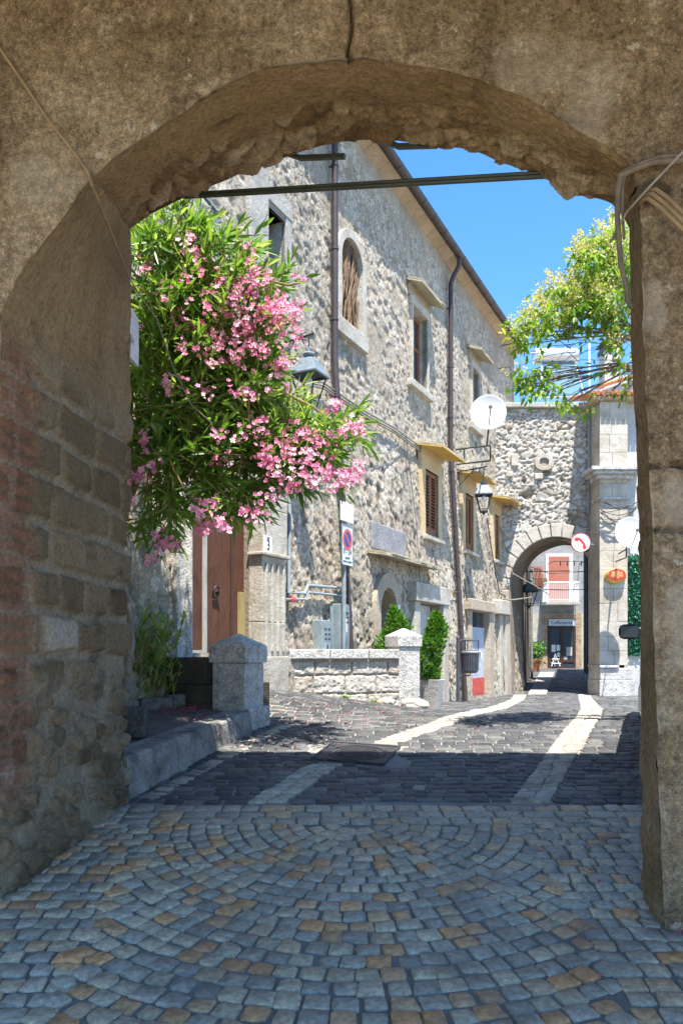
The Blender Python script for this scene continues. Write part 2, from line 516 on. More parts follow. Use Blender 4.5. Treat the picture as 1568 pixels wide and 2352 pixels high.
MAT['sign_red'] = m_plain("sign_red", (.62, .10, .085), .5, .4, 0, .1, 6, 0)
MAT['blue'] = m_plain("sign_blue", (.04, .07, .25), .5, .4, 0, .1, 6, 0)
MAT['gold'] = m_plain("gold_rim", (.62, .40, .10), .35, .5, .3, .1, 8, 0)
MAT['cream'] = m_plain("cream_letters", (.9, .66, .22), .5, .4, 0, .05, 8, 0)
MAT['ink'] = m_plain("dark_lettering", (.02, .025, .035), .6, .3, 0, .1, 8, 0)
MAT['glass'] = m_glass("window_glass", (.035, .05, .065))
MAT['dark'] = m_plain("dark_interior", (.018, .016, .014), .9, .1)
MAT['rubber'] = m_plain("rubber", (.02, .02, .021), .8, .2)
MAT['marble'] = m_stone("marble_plaque", [(.3, (.55, .57, .62)), (.7, (.70, .71, .74))], 4.0, 80, .001, .6)
MAT['wire'] = m_plain("cable_sheath", (.10, .095, .085), .7, .3)
MAT['wire_pale'] = m_plain("pale_cable", (.20, .185, .155), .7, .2)
MAT["bundle"] = m_plain("dusty_cable_bundle", (.13, .105, .08), .85, .15, 0, .3, 14, .003)
MAT['conduit'] = m_plain("conduit_painted_over", (.22, .155, .085), .85, .15)
MAT['twig'] = m_plain("oleander_stem", (.30, .22, .12), .8, .2)
MAT['bark'] = m_plain("grey_bark", (.24, .205, .16), .9, .15, 0, .4, 14, .006)
MAT['meter'] = m_plain("grey_meter_cabinet", (.20, .25, .27), .5, .4)
MAT['bin'] = m_plain("anthracite_bin_paint", (.06, .065, .075), .5, .45)
MAT['carpaint'] = m_plain("silver_white_paint", (.62, .62, .63), .25, .6, .1, .03, 2, 0)
MAT['chrome'] = m_plain("mirror_glass", (.02, .026, .038), .25, .4, 0, .3, 3, 0)
MAT['concrete'] = m_stone("grey_concrete", [(.3, (.33, .31, .28)), (.7, (.48, .46, .42))], 3.0, 60, .006)
MAT['paledoor'] = m_plain("pale_blue_door_paint", (.42, .46, .52), .5, .4)
MAT['greydoor'] = m_plain("grey_door_paint", (.46, .46, .45), .55, .4)
MAT['reddoor'] = m_plain("red_door_panel", (.50, .085, .065), .6, .3)
MAT['salmon'] = m_plain("salmon_shutter", (.45, .165, .11), .6, .3, 0, .08, 5, 0)
MAT['browndoor'] = m_plain("dark_brown_frame", (.055, .028, .018), .5, .4)
MAT['alumin'] = m_plain("bright_aluminium", (.62, .63, .64), .35, .5, .7, .06, 3, 0)
MAT['green_box'] = m_plain("green_letterbox", (.015, .10, .055), .45, .4)
def wood(name, a, b, sc=(14, 14, 1.2)):
    k = NT(name, .75, .25)
    f = k.noise(4, 7, .65, .4, sc)
    c = k.ramp(f, [(.3, a), (.7, b)])
    c = k.mix(k.ramp(k.noise(3, 5, .7), [(.5, 0.0), (.7, .6)]), c, tuple(x * .45 for x in a))
    k.col(c); k.bump(f, .006)
    return k.m
MAT['door_wood'] = wood("worn_red_brown_wood", (.066, .027, .016), (.15, .062, .034))
MAT['shutter'] = wood("brown_shutter_wood", (.21, .092, .05), (.34, .16, .09))
MAT['bare_wood'] = wood("bare_weathered_wood", (.36, .33, .29), (.50, .47, .42))
MAT['yellow_wood'] = wood("yellowish_board", (.30, .23, .09), (.42, .34, .16))
MAT['lattice'] = wood("dry_lattice_sticks", (.13, .075, .042), (.26, .165, .095), (3, 3, 3))
MAT['orange_wood'] = wood("orange_brown_door", (.30, .13, .035), (.42, .20, .065))
MAT['oleander'] = m_leaf("oleander_leaf", [(0, (.03, .09, .014)), (.35, (.075, .175, .028)), (.65, (.15, .28, .05)), (.85, (.26, .36, .10)), (1, (.38, .44, .22))], .42, None, .34)
MAT['flower'] = m_leaf("oleander_petal", [(0, (.66, .14, .30)), (.35, (.78, .27, .44)), (.7, (.86, .47, .60)), (1, (.92, .72, .78))], .35, (1.05, .9, 1.0), .6)
MAT['tree_leaf'] = m_leaf("privet_leaf", [(0, (.05, .14, .015)), (.4, (.13, .27, .03)), (.75, (.26, .40, .05)), (1, (.42, .50, .10))], .45)
MAT['panicle'] = m_leaf("cream_panicle", [(0, (.50, .50, .16)), (.5, (.66, .63, .26)), (1, (.76, .72, .42))], .35, (1.1, 1.1, .8), .7)
MAT['cypress'] = m_leaf("thuja_spray", [(0, (.035, .11, .016)), (.5, (.085, .21, .03)), (1, (.19, .32, .055))], .3)
MAT['hedge'] = m_leaf("plastic_hedge_leaf", [(0, (.006, .06, .028)), (.6, (.015, .13, .062)), (1, (.06, .25, .14))], .15, (1, 1.2, 1), .3)
MAT['petal_fallen'] = m_leaf("fallen_petal", [(0, (.45, .06, .10)), (.6, (.65, .18, .28)), (1, (.50, .20, .06))], .1, (1, 1, 1), .8)
# ================================================================ GROUND
def ground_sheet():
    xs = np.concatenate([[-400, -120, -60, -30, -18, -12], np.arange(-9, 13.01, .3), [15, 18, 24, 36, 60, 120, 400]])
    ys = np.concatenate([[-400, -120, -60, -40, -25, -15, -8, -4], np.arange(-2, 24.01, .3), np.arange(25, 45, 1.0), [50, 60, 80, 120, 250, 500]])
    X, Y = np.meshgrid(xs, ys, indexing='ij')
    Z = G(X, Y) - .0045
    V = np.stack([X, Y, Z], -1).reshape(-1, 3)
    tag(np_build("ground", V, gridq(*X.shape), None, MAT['joint'], None, None, True), kind='structure')
ground_sheet()
def square():                     # unseen pale paving added around the camera to bounce warm light forward
    X, Y = np.meshgrid(np.linspace(-14, 14, 30), np.linspace(-16, 1.55, 40), indexing='ij')
    V = np.stack([X, Y, G(X, Y) + .004], -1).reshape(-1, 3)
    tag(np_build("bounce_paving", V, gridq(*X.shape), None, MAT['square'], None, None, True), kind='structure')
square()

class Setts:                      # collects quadrilateral setts, then builds one bevelled-stone mesh
    def __init__(s): s.P, s.h, s.t = [], [], []
    def add(s, poly, tone, h=None):
        s.P.append(poly); s.t.append(tone); s.h.append(random.uniform(.002, .011) if h is None else h)
    def build(s, name, mat, inset=.011, zoff=0.0):
        P = np.array(s.P, float); h = np.array(s.h); t = np.array(s.t); n = len(P)
        P = P + rng.normal(0, .0045, P.shape)
        a, b = P, np.roll(P, -1, axis=1)
        L = np.linalg.norm(b - a, axis=-1, keepdims=True)
        c0 = np.clip(rng.gamma(1.6, .007, (n, 4, 1)), .003, .035) / L; c1 = np.clip(rng.gamma(1.6, .007, (n, 4, 1)), .003, .035) / L
        O = np.stack([a + (b - a) * np.minimum(c0, .3), b + (a - b) * np.minimum(c1, .3)], 2).reshape(n, 8, 2)
        O = O + rng.normal(0, .0016, O.shape)
        C = O.mean(1, keepdims=True); D = O - C
        ln = np.linalg.norm(D, axis=-1, keepdims=True)
        ins = inset * rng.uniform(.55, 1.5, (n, 8, 1))
        I = C + D * np.maximum(.3, (ln - ins) / ln)
        slope = rng.normal(0, .02, (n, 1, 2))
        t1, t2 = (slope * D).sum(-1), (slope * (I - C)).sum(-1)
        z0 = G(O[..., 0], O[..., 1]) - .05 + zoff
        z1 = G(O[..., 0], O[..., 1]) + (h - .006)[:, None] + t1 + zoff
        z2 = G(I[..., 0], I[..., 1]) + h[:, None] + t2 + zoff + rng.normal(0, .0007, (n, 8))
        zc = (z2.mean(1) + rng.normal(0, .0012, n))[:, None]
        V = np.concatenate([np.concatenate([Q, z[..., None]], -1) for Q, z in ((O, z0), (O, z1), (I, z2), (C, zc))], 1).reshape(-1, 3)
        bs = np.arange(n)[:, None, None] * 25
        q, tr = [], []
        for k in range(8):
            k2 = (k + 1) % 8
            q += [[k, k2, 8 + k2, 8 + k], [8 + k, 8 + k2, 16 + k2, 16 + k]]; tr += [[16 + k, 16 + k2, 24]]
        return tag(np_build(name, V, (bs + np.array(q)[None]).reshape(-1, 4), (bs + np.array(tr)[None]).reshape(-1, 3), mat, None, {'tone': np.repeat(t, 25)}), kind='structure')
def rect(cx, cy, l, w, a):
    c, s = math.cos(a), math.sin(a)
    return [(cx + x * c - y * s, cy + x * s + y * c) for x, y in ((-l / 2, -w / 2), (l / 2, -w / 2), (l / 2, w / 2), (-l / 2, w / 2))]

def passage_setts():
    st = Setts(); cx, cy = .10, 5.12
    def tone(x, y):
        warm = np.clip(.62 - .30 * x, .2, .95)
        return random.uniform(.55, .97) if random.random() < warm * .75 else random.uniform(0, .55)
    r, k = .14, 0
    while r < 4.3:
        w = random.uniform(.096, .110)
        n = max(5, int(2 * math.pi * (r + w / 2) / .112))
        a0 = random.random() * 6
        da = 2 * math.pi / n
        for i in range(n):
            a1 = a0 + i * da + da * random.uniform(-.1, .1); a2 = a0 + (i + 1) * da + da * random.uniform(-.06, .06)
            gp = .0055
            am = (a1 + a2) / 2; rm = r + w / 2
            x, y = cx + rm * math.cos(am), cy + rm * math.sin(am)
            if y > 5.08 or y < 1.6 or x < -1.175 or x > 1.125: continue
            e = gp / rm
            j = [random.uniform(-.006, .006) for _ in range(4)]
            st.add([(cx + (r + gp + j[0]) * math.cos(a1 + e), cy + (r + gp + j[0]) * math.sin(a1 + e)),
                    (cx + (r + w - gp + j[1]) * math.cos(a1 + e), cy + (r + w - gp + j[1]) * math.sin(a1 + e)),
                    (cx + (r + w - gp + j[2]) * math.cos(a2 - e), cy + (r + w - gp + j[2]) * math.sin(a2 - e)),
                    (cx + (r + gp + j[3]) * math.cos(a2 - e), cy + (r + gp + j[3]) * math.sin(a2 - e))], tone(x, y))
        r += w
    # straight border rows along both walls and across the end of the passage
    y = 1.6
    while y < 5.1:
        d = random.uniform(.095, .112)
        for x0, x1 in ((-2.3, -1.15), (1.10, 2.4)):
            x = x0 + random.random() * .015
            while x < x1 - .04:
                l = random.uniform(.09, .145)
                st.add(rect(x + l / 2, y + d / 2, l - .011, d - .011, random.gauss(0, .03)), tone(x, y))
                x += l
        y += d
    for y, l0, l1 in ((5.135, .12, .2), (5.26, .14, .22), (5.385, .12, .2)):
        x = -1.75
        while x < 2.3:
            l = random.uniform(l0, l1)
            st.add(rect(x + l / 2, y, l - .011, .112, random.gauss(0, .02)), tone(x, y) * .5 if random.random() < .8 else .8)
            x += l
    st.build("passage_paving", MAT['setts'], .007)
passage_setts()

BAND_L = [(-.54, 5.47), (-.19, 6.39), (.37, 7.17), (1.01, 8.1), (1.69, 9.6), (2.6, 13), (4.0, 18), (4.75, 21.0)]
BAND_R = [(1.30, 5.47), (1.91, 6.85), (2.72, 8.7), (3.5, 11), (4.75, 15.2), (6.45, 21.0)]
def bx(band, y):
    return np.interp(y, [p[1] for p in band], [p[0] for p in band])
MAN = (.135, 6.86)
def side_in(x, y):                # raised footway at the left
    return x < np.interp(y, [5.4, 5.7, 7.77, 8.3, 10.2], [-1.56, -1.52, -.86, -.95, -1.3]) and y < 10.3
def road_setts():
    st = Setts(); pl = Setts()
    row = 5.50
    while row < 21.0:
        d = random.uniform(.088, .112) * (1 + .25 * float(sstep(9, 16, row)))
        x = -3.2
        yb = row + d / 2
        stops = []
        for band in (BAND_L, BAND_R):
            wb = .135 + .03 * float(sstep(8, 12, yb)); c = float(bx(band, yb)); stops.append((c - wb - .004, c + wb + .004))
        segs = [(-3.2, stops[0][0]), (stops[0][1], stops[1][0]), (stops[1][1], 9.2)]
        for x, xe in segs:
          while x < xe - .02:
            l = random.uniform(.10, .19) * (1 + .4 * float(sstep(9, 16, row)))
            if xe - x - l < .07: l = xe - x
            xc = x + l / 2
            x += l
            y = row + d / 2 + .03 * math.sin(xc * 2.2) + .012 * math.sin(xc * 7 + row)
            lift = float(np.clip(.75 - xc, 0, 3)) if xc < stops[0][0] else 0.0
            y += .42 * lift * float(sstep(7.6, 9.4, row))
            if xc > .44 * y + .5 or xc < -6.2 + .49 * y - .1 or side_in(xc, y): continue
            if abs(xc - MAN[0]) < .40 and abs(y - MAN[1]) < .36: continue
            if y < 5.46: continue
            sl = -.42 * float(sstep(7.6, 9.4, row)) if lift > 0 else 0
            st.add(rect(xc, y, l - .009, d - .009, math.atan(sl + .066 * math.cos(xc * 2.2)) + random.gauss(0, .03)), random.random() ** 1.3)
        row += d
    for band in (BAND_L, BAND_R):
        y = 5.5
        while y < 20.9:
            d = random.uniform(.085, .13)
            wb = .132 + .03 * float(sstep(8, 12, y))
            c0, c1 = float(bx(band, y + .004)), float(bx(band, y + d - .004))
            m = random.uniform(-.02, .02)
            for k0, k1 in ((-wb, m - .004), (m + .004, wb)):
                if abs(c0 - MAN[0]) < .42 and abs(y - MAN[1]) < .36: continue
                pl.add([(c0 + k0, y + .004), (c0 + k1, y + .004), (c1 + k1, y + d - .004), (c1 + k0, y + d - .004)], random.random())
            y += d
    # pale kerb-side row between the footway kerb and the setts
    for i in range(26):
        t = i / 25
        x, y = -1.42 + .78 * t, 5.62 + 2.35 * t
        pl.add(rect(x + .06, y, .13, .085, math.atan2(2.35, .78) - R(90)), random.random() * .4)
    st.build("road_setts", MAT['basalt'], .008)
    pl.build("pale_stone_band", MAT['pale'], .006, .003)
road_setts()
def road_bed():
    X, Y = np.meshgrid(np.linspace(-1.6, 9.4, 56), np.linspace(5.46, 21.0, 90), indexing='ij')
    V = np.stack([X, Y, G(X, Y) - .0035], -1).reshape(-1, 3)
    tag(np_build("road_bed", V, gridq(*X.shape), None, MAT['sand'], None, None, True), kind='structure')
road_bed()

def footway():
    pts = [(-4.6, 5.3), (-1.58, 5.62), (-.92, 7.72), (-1.0, 8.3), (-1.36, 10.05), (-4.6, 4.0)]
    def zt(x, y): return EYE - .755 + .075 * (y - 5.7)
    xs = np.linspace(0, 1, 34); ys = np.linspace(0, 1, 40)
    A, B = np.meshgrid(xs, ys, indexing='ij')
    Y = 5.3 + B * 4.9
    xr = np.interp(Y, [5.3, 5.62, 7.72, 8.3, 10.2], [-1.62, -1.58, -.92, -1.0, -1.4])
    X = -4.6 + A * (xr + 4.6)
    Z = EYE - .755 + .075 * (Y - 5.7) + .018 * (fbm(X * 9, Y * 9, 3) - .5)
    V = np.stack([X, Y, Z], -1).reshape(-1, 3)
    tag(np_build("footway_paving", V, gridq(*X.shape), None, MAT['earth'], None, None, True), kind='structure')
    # kerb stones
    kb = MB()
    a, b = Vector((-1.50, 5.56, 0)), Vector((-.89, 7.74, 0))
    u = (b - a).normalized(); nrm = Vector((u.y, -u.x, 0))
    L = (b - a).length; s = 0
    while s < L - .05:
        l = min(random.choice((.55, .75, .9)), L - s)
        p0, p1 = a + u * (s + .006), a + u * (s + l - .006)
        o = random.uniform(-.012, .012)
        vs = []
        for p in (p0, p1):
            zt_ = EYE - .752 + .075 * (p.y - 5.7) + .012
            zb = g(p.x, p.y) - .1
            for q, z in ((p - nrm * .26, zb), (p + nrm * (.03 + o), zb), (p + nrm * (.0 + o), zt_ - .02), (p - nrm * (.02 - o), zt_), (p - nrm * .26, zt_)):
                vs.append((q.x, q.y, z))
        kb.add(vs, [(0, 1, 2, 3, 4), (9, 8, 7, 6, 5), (0, 5, 6, 1), (1, 6, 7, 2), (2, 7, 8, 3), (3, 8, 9, 4)])
        s += l
    tag(kb.build("kerb", MAT['kerb'], None, False, .006), kind='structure')
    bl = MB(); bl.box((-1.80, 6.42, EYE - .70 + .12), (.44, .34, .235), R(8))
    tag(bl.build("stone_block", MAT['darkstone'], None, False, .02), "squared dark grey stone block lying on the footway beside the gate pier", "stone block")
    kd = MB()
    cur = [(-2.75, 7.62), (-2.35, 7.66), (-2.0, 7.80), (-1.74, 8.05), (-1.58, 8.42), (-1.50, 8.8)]
    for p, q in zip(cur[:-1], cur[1:]):
        m = ((p[0] + q[0]) / 2, (p[1] + q[1]) / 2); l = math.dist(p, q)
        kd.box((m[0], m[1], EYE - .755 + .075 * (m[1] - 5.7) + .04), (l - .012, .12, .15), math.atan2(q[1] - p[1], q[0] - p[0]))
    tag(kd.build("planting_bed_edging", MAT['kerb'], None, False, .015), "low curved stone edging round the planting bed below the pink shrub", "bed edging")
    X, Y = np.meshgrid(np.linspace(-4.2, -1.55, 26), np.linspace(7.7, 9.3, 20), indexing='ij')
    Z = EYE - .60 + .075 * (Y - 7.7) + .02 + .05 * fbm(X * 5, Y * 5, 8)
    keep = (X[:-1, :-1] < np.interp(Y[:-1, :-1], [7.7, 8.05, 8.8, 9.3], [-2.1, -1.78, -1.56, -1.5]))
    tag(np_build("bed_soil", np.stack([X, Y, Z], -1).reshape(-1, 3), gridq(*X.shape, keep), None, MAT['moss'], None, None, True), kind='structure')
footway()

def manhole():
    t = thing("manhole_cover", "square cast iron manhole cover with round ribbed lid in the dark setts", "manhole", (MAN[0], MAN[1], g(*MAN)))
    a = R(-17)
    def P(x, y, h): 
        c, s = math.cos(a), math.sin(a)
        X, Y = MAN[0] + x * c - y * s, MAN[1] + x * s + y * c
        return (X, Y, g(X, Y) + h)
    f = MB()
    sq = [(-.31, -.31), (.31, -.31), (.31, .31), (-.31, .31)]
    def circ(r, n=40): return [(r * math.cos(2 * math.pi * i / n), r * math.sin(2 * math.pi * i / n)) for i in range(n)]
    sq40 = []
    for i in range(40):
        an = 2 * math.pi * i / 40; c, s = math.cos(an), math.sin(an); k = .30 / max(abs(c), abs(s)); sq40.append((c * k, s * k))
    f.band(sq40, circ(.262), lambda x, y: P(x, y, -.02), lambda x, y: P(x, y, .010), closed=True)
    for p, q in ((sq[0], sq[1]), (sq[1], sq[2]), (sq[2], sq[3]), (sq[3], sq[0])):
        f.tube([P(*p, .012), P(*q, .012)], .011, 6)
    f.build("frame", MAT['iron'], t)
    l = MB()
    l.prism(circ(.256), lambda x, y: P(x, y, -.02), lambda x, y: P(x, y, .007))
    l.band(circ(.252), circ(.232), lambda x, y: P(x, y, .004), lambda x, y: P(x, y, .015), closed=True)
    l.band(circ(.195), circ(.182), lambda x, y: P(x, y, .004), lambda x, y: P(x, y, .014), closed=True)
    for i in range(-5, 6):
        for j in range(-5, 6):
            x, y = i * .034 + (j % 2) * .017, j * .034
            if math.hypot(x, y) < .17:
                l.prism([(x - .013, y - .008), (x + .013, y - .008), (x + .013, y + .008), (x - .013, y + .008)], lambda a, b: P(a, b, .005), lambda a, b: P(a, b, .014))
    l.build("lid", MAT['iron'], t)
    p = GP(963, 1812)
    b = MB()
    vs = [(p.x + x, p.y + y, g(p.x + x, p.y + y) + .013) for x, y in ((-.055, -.03), (.03, -.055), (.06, .035), (-.025, .055))]
    b.add(vs + [(x, y, z - .03) for x, y, z in vs], [(0, 1, 2, 3), (0, 4, 5, 1), (1, 5, 6, 2), (2, 6, 7, 3), (3, 7, 4, 0)])
    tag(b.build("survey_marker", MAT['pale']), "small pale square stone marker set in the dark setts", "marker stone")
manhole()

# ================================================================ GATE (near arch)
NEAR_C = (3.777, -.0784)
def on_near(x, y):
    a = (x - CX) / FD; d = NEAR_C[0] / (1 - NEAR_C[1] * a)
    return Vector((a * d, d, EYE + (HZ - y) / FD * d))
def on_far(x, y):
    a = (x - CX) / FD; d = 4.773 / (1 + .508 * a)
    return Vector((a * d, d, EYE + (HZ - y) / FD * d))
def resample(poly, n, smooth=False):
    P = np.array([list(p) for p in poly], float)
    s = np.concatenate([[0], np.cumsum(np.linalg.norm(np.diff(P, axis=0), axis=1))])
    t = np.linspace(0, s[-1], n)
    Q = np.stack([np.interp(t, s, P[:, k]) for k in range(3)], -1)
    if smooth:
        K = Q.copy()
        for _ in range(smooth):
            K[1:-1] = (K[:-2] + 2 * K[1:-1] + K[2:]) / 4
        Q = K
    return Q
N_L = [(-14, 2120), (-12, 2090), (-8, 1600), (-2, 1100), (3, 720), (45, 630), (95, 560), (150, 490), (215, 405)]
F_L = [(287, 1880), (286, 1840), (284, 1700), (283, 1500), (290, 1200), (298, 900), (300, 600), (300, 525)]
N_S = [(215, 405), (300, 335), (400, 270), (480, 215), (580, 160), (690, 138), (800, 130), (900, 140), (1000, 155), (1100, 180), (1200, 225), (1300, 285), (1380, 330), (1440, 372), (1462, 420)]
F_S = [(300, 525), (345, 492), (400, 465), (460, 437), (520, 414), (560, 394), (610, 378), (650, 364), (700, 345), (760, 329), (800, 324), (860, 320), (900, 322), (940, 327), (990, 336), (1030, 346), (1045, 336), (1100, 350), (1150, 374), (1210, 392), (1240, 405), (1290, 430), (1350, 450), (1400, 464), (1425, 490)]
N_R = [(1462, 420), (1470, 600), (1486, 980), (1496, 1215), (1507, 1613), (1515, 1900), (1525, 2140), (1527, 2180)]
F_R = [(1425, 490), (1444, 522), (1447, 700), (1457, 900), (1462, 1080), (1468, 1215), (1471, 1600), (1473, 1850), (1478, 2060), (1480, 2100)]
gate = thing("gate_arch", "weathered brown plastered gateway arch in the foreground, framing the whole street", "gateway", (0, 4.4, g(0, 4.4)))
def rag(A):
    A = A.copy(); x, z = A[:, 0].copy(), A[:, 2].copy()
    A[:, 0] += .022 * (fbm(x * 8, z * 8, 3, 5) - .5); A[:, 2] += .030 * (fbm(x * 8 + 5, z * 8, 4, 5) - .5)
    return A
def loft(A, B, m):
    t = np.linspace(0, 1, m)[None, :, None]
    return A[:, None, :] * (1 - t) + B[:, None, :] * t
def normals(P):
    du = np.gradient(P, axis=0); dv = np.gradient(P, axis=1)
    n = np.cross(du, dv); return n / np.maximum(1e-9, np.linalg.norm(n, axis=-1, keepdims=True))
def build_gate():
    # left jamb: squared stones, brick quoin at the near edge, plaster above
    A = resample([on_near(*p) for p in N_L], 300); A = rag(A); B = resample([on_far(*p) for p in F_L], 300)
    # follow heights rather than arc length so courses stay level
    za = A[:, 2]; zb = B[:, 2]
    P = loft(A, B, 150)
    n = normals(P)
    if n[20, 40, 0] < 0: n = -n
    Y, Z = P[..., 1], P[..., 2]
    wY = Y + .05 * (fbm(Y * 5, Z * 5, 2) - .5); wZ = Z + .07 * (fbm(Y * 4, Z * 4, 5) - .5)
    ch = .245; row = np.floor(wZ / ch); bl = .26 + .24 * hsh(row, 2.0, 4); cb = wY / bl + hsh(row, 1.0, 3)
    ID = hsh(np.floor(cb), row, 7)
    fx = (cb - np.floor(cb)) * bl; fz = wZ - row * ch
    ins = .012 + .035 * hsh(np.floor(cb), row, 9)
    dj = np.minimum(np.minimum(fx, bl - fx) - ins, np.minimum(fz, ch - fz) - ins * .8) + .02 * (fbm(Y * 16, Z * 16, 77) - .5)
    st = sstep(.0, .018, dj)
    small = sstep(1.75, 1.35, Z)
    F1b, F2b, IDb, _, _ = voronoi(wY, wZ, .16, .13, 9, .9)
    stb = sstep(.14, .24, F2b - F1b) * (IDb > .28)
    st = st * (ID > .06); st = st * (1 - small) + stb * small; ID = ID * (1 - small) + IDb * small
    # brick quoin
    q = sstep(4.26, 4.14, Y) * sstep(.9, 1.1, Z) * sstep(3.55, 3.35, Z)
    course = np.abs(((Z / .075) % 1) - .5) * 2
    pl = sstep(3.15, 3.5, Z + .25 * (fbm(Y * 3, Z * 3, 7) - .5))
    rec = sstep(.55, .75, fbm(Y * 2.2, Z * 2.2, 21))
    h = (st * (.030 + .024 * ID) - .02 * rec * st) * (1 - q) + q * .012 * (course < .8)
    h = h * (1 - pl) + pl * .012 * (fbm(Y * 8, Z * 8, 1) - .5)
    h = h + .016 * (fbm(Y * 14, Z * 14, 11) - .5) + .03 * (fbm(Y * 2.5, Z * 2.5, 12) - .5)
    far = sstep(.93, 1.0, np.linspace(0, 1, 150))[None, :]
    h = h * sstep(0, .035, np.linspace(0, 1, 150))[None, :]
    h = h + far * .06 * (fbm(Z * 5, Z * 1.3 + Y, 31) - .5)
    P = P + n * h[..., None]
    tone = ID; mort = np.clip(1 - st + pl, 0, 1)
    np_build("jamb", P.reshape(-1, 3), gridq(300, 150), None, MAT['jamb2'], gate,
             {'tone': tone, 'mort': mort, 'brick': q * (course < .8), 'plaster': pl}, True)
    # vault (soffit)
    A = rag(resample([on_near(*p) for p in N_S], 330, 8)); B = resample([on_far(*p) for p in F_S], 330)
    P = loft(A, B, 74)
    n = normals(P)
    if n[160, 30, 2] > 0: n = -n
    s = np.cumsum(np.concatenate([[0], np.linalg.norm(np.diff(A, axis=0), axis=1)]))[:, None] * np.ones((1, 74))
    t = np.linspace(0, 1, 74)[None, :] * np.ones((330, 1))
    dd = t * 1.1
    rough = sstep(.38, .58, t + .22 * (fbm(s * 2.5, dd * 3, 3) - .5))
    F1, F2, ID, OX, OY = voronoi(s + .14 * fbm(s * 4, dd * 4, 4) + .18 * dd, dd + .22 * fbm(s * 2.5, dd * 2.5, 6), .15, .27, 15, .95, .5)
    e = F2 - F1
    st = sstep(.04, .25, e)
    h = rough * (st * (.006 + .018 * ID) - .010 + .022 * (OX * (ID - .5)) + .02 * OY * (hsh(np.floor(ID * 997), 3.0, 1) - .5))
    h = h + .05 * (fbm(s * 3, dd * 3, 8) - .5) + .05 * (fbm(s * 15, dd * 15, 10, 5) - .5) * (.3 + rough)
    h = h + rough * .03 * (np.abs(fbm(s * 8 + dd * 3, dd * 5, 91, 5) - .5) * 2 - .25)
    edge = sstep(.86, 1.0, t)
    h = h + edge * (.10 * (fbm(s * 6, s * 0 + 1.5, 17, 6) - .45) + .03 * (hsh(np.floor(s * 5 + fbm(s * 3, s * 0, 2)), s * 0, 5) - .5))
    nedge = sstep(.06, 0, t)
    h = h + nedge * .02 * (fbm(s * 18, s * 0, 19) - .5)
    ends = sstep(0, .12, s) * sstep(s.max(), s.max() - .12, s)
    h = h * sstep(0, .07, t)
    P = P + n * (h * ends)[..., None]
    np_build("vault", P.reshape(-1, 3), gridq(330, 74), None, MAT['vault'], gate,
             {'tone': np.clip(ID + .25 * (fbm(s * 8, dd * 8, 2) - .5), 0, 1), 'mort': 1 - rough * (.35 + .65 * st)}, True)
    # right jamb
    A = rag(resample([on_near(*p) for p in N_R], 170)); B = resample([on_far(*p) for p in F_R], 170)
    P = loft(A, B, 26)
    n = normals(P)
    if n[80, 12, 0] > 0: n = -n
    Y, Z = P[..., 1], P[..., 2]
    h = .03 * (fbm(Y * 4, Z * 5, 3) - .5) + .018 * (fbm(Y * 14, Z * 14, 4) - .5)
    for z0, w in ((2.318, .012), (2.60, .010), (1.25, .006)):
        h = h - .03 * np.exp(-((Z - z0 - .03 * (Y - 3.7)) / w) ** 2)
    h = h + .05 * sstep(1.1, .5, Z) * (fbm(Y * 6, Z * 7, 6) - .3)
    P = P + n * h[..., None]
    np_build("jamb", P.reshape(-1, 3), gridq(170, 26), None, MAT['vault'], gate,
             {'tone': fbm(Y * 3, Z * 3, 9), 'mort': np.full(Y.shape, .35)}, True)
    # near face of the wall
    A = np.concatenate([resample([on_near(*p) for p in N_L], 190), resample([on_near(*p) for p in N_S], 330, 8)[1:], resample([on_near(*p) for p in N_R], 170)[1:]])
    A = rag(A); nA = len(A); c = np.array([0.0, 0, 1.5])
    D = A - c
    k = np.minimum(np.minimum(5.2 / np.maximum(1e-6, np.abs(D[:, 0])), np.where(D[:, 2] > 0, 3.7 / np.maximum(1e-6, D[:, 2]), 9)), 9)
    Bo = A.copy(); Bo[:, 0] = D[:, 0] * k; Bo[:, 2] = c[2] + D[:, 2] * k; Bo[:, 1] = NEAR_C[0] + NEAR_C[1] * Bo[:, 0]
    m = 84
    t = (np.linspace(0, 1, m) ** 1.35)[None, :, None]
    P = A[:, None] * (1 - t) + Bo[:, None] * t
    X, Z = P[..., 0], P[..., 2]
    h = .035 * (fbm(X * 1.6, Z * 1.6, 5) - .5) + .014 * (fbm(X * 9, Z * 9, 6) - .5) + .008 * (fbm(X * 28, Z * 28, 9) - .5)
    right = sstep(1.15, 1.3, X) * sstep(3.55, 3.4, Z)
    h = h + right * .02
    for z0, w, xl in ((2.318 + 0 * X, .011, 9), (2.60 + .02 * np.sin(X * 9), .008, 1.78)):
        h = h - .045 * right * np.exp(-((Z - z0 - .012 * np.sin(X * 11)) / w) ** 2) * (X < xl)
    tt = np.linspace(0, 1, m)[None, :] * np.ones((nA, 1))
    h = h - .035 * np.exp(-tt / .012) * (.3 + fbm(X * 7, Z * 7, 13))
    h = h * (1 - 0 * tt)
    ck = np.exp(-((X - .06 - .05 * (fbm(Z * 5, Z * 0, 4) - .5) - .02 * np.sign(np.sin(Z * 9))) / .009) ** 2) * sstep(4.25, 4.35, Z + .0 * X) * (np.abs(X) < .4)
    ck = np.maximum(ck, np.exp(-((Z - 4.56 - .02 * np.sin(X * 30)) / .008) ** 2) * (X > -.09) * (X < .06))
    h = h - .03 * ck
    h[:, 0] = 0
    P[..., 1] -= h
    def blob(px, py, rx, rz_, sd):
        q = on_near(px, py); dn = np.sqrt(((X - q.x) / rx) ** 2 + ((Z - q.z) / rz_) ** 2) + 1.7 * (fbm(X * 7, Z * 7, sd, 5) - .5)
        return sstep(1.0, .6, dn)
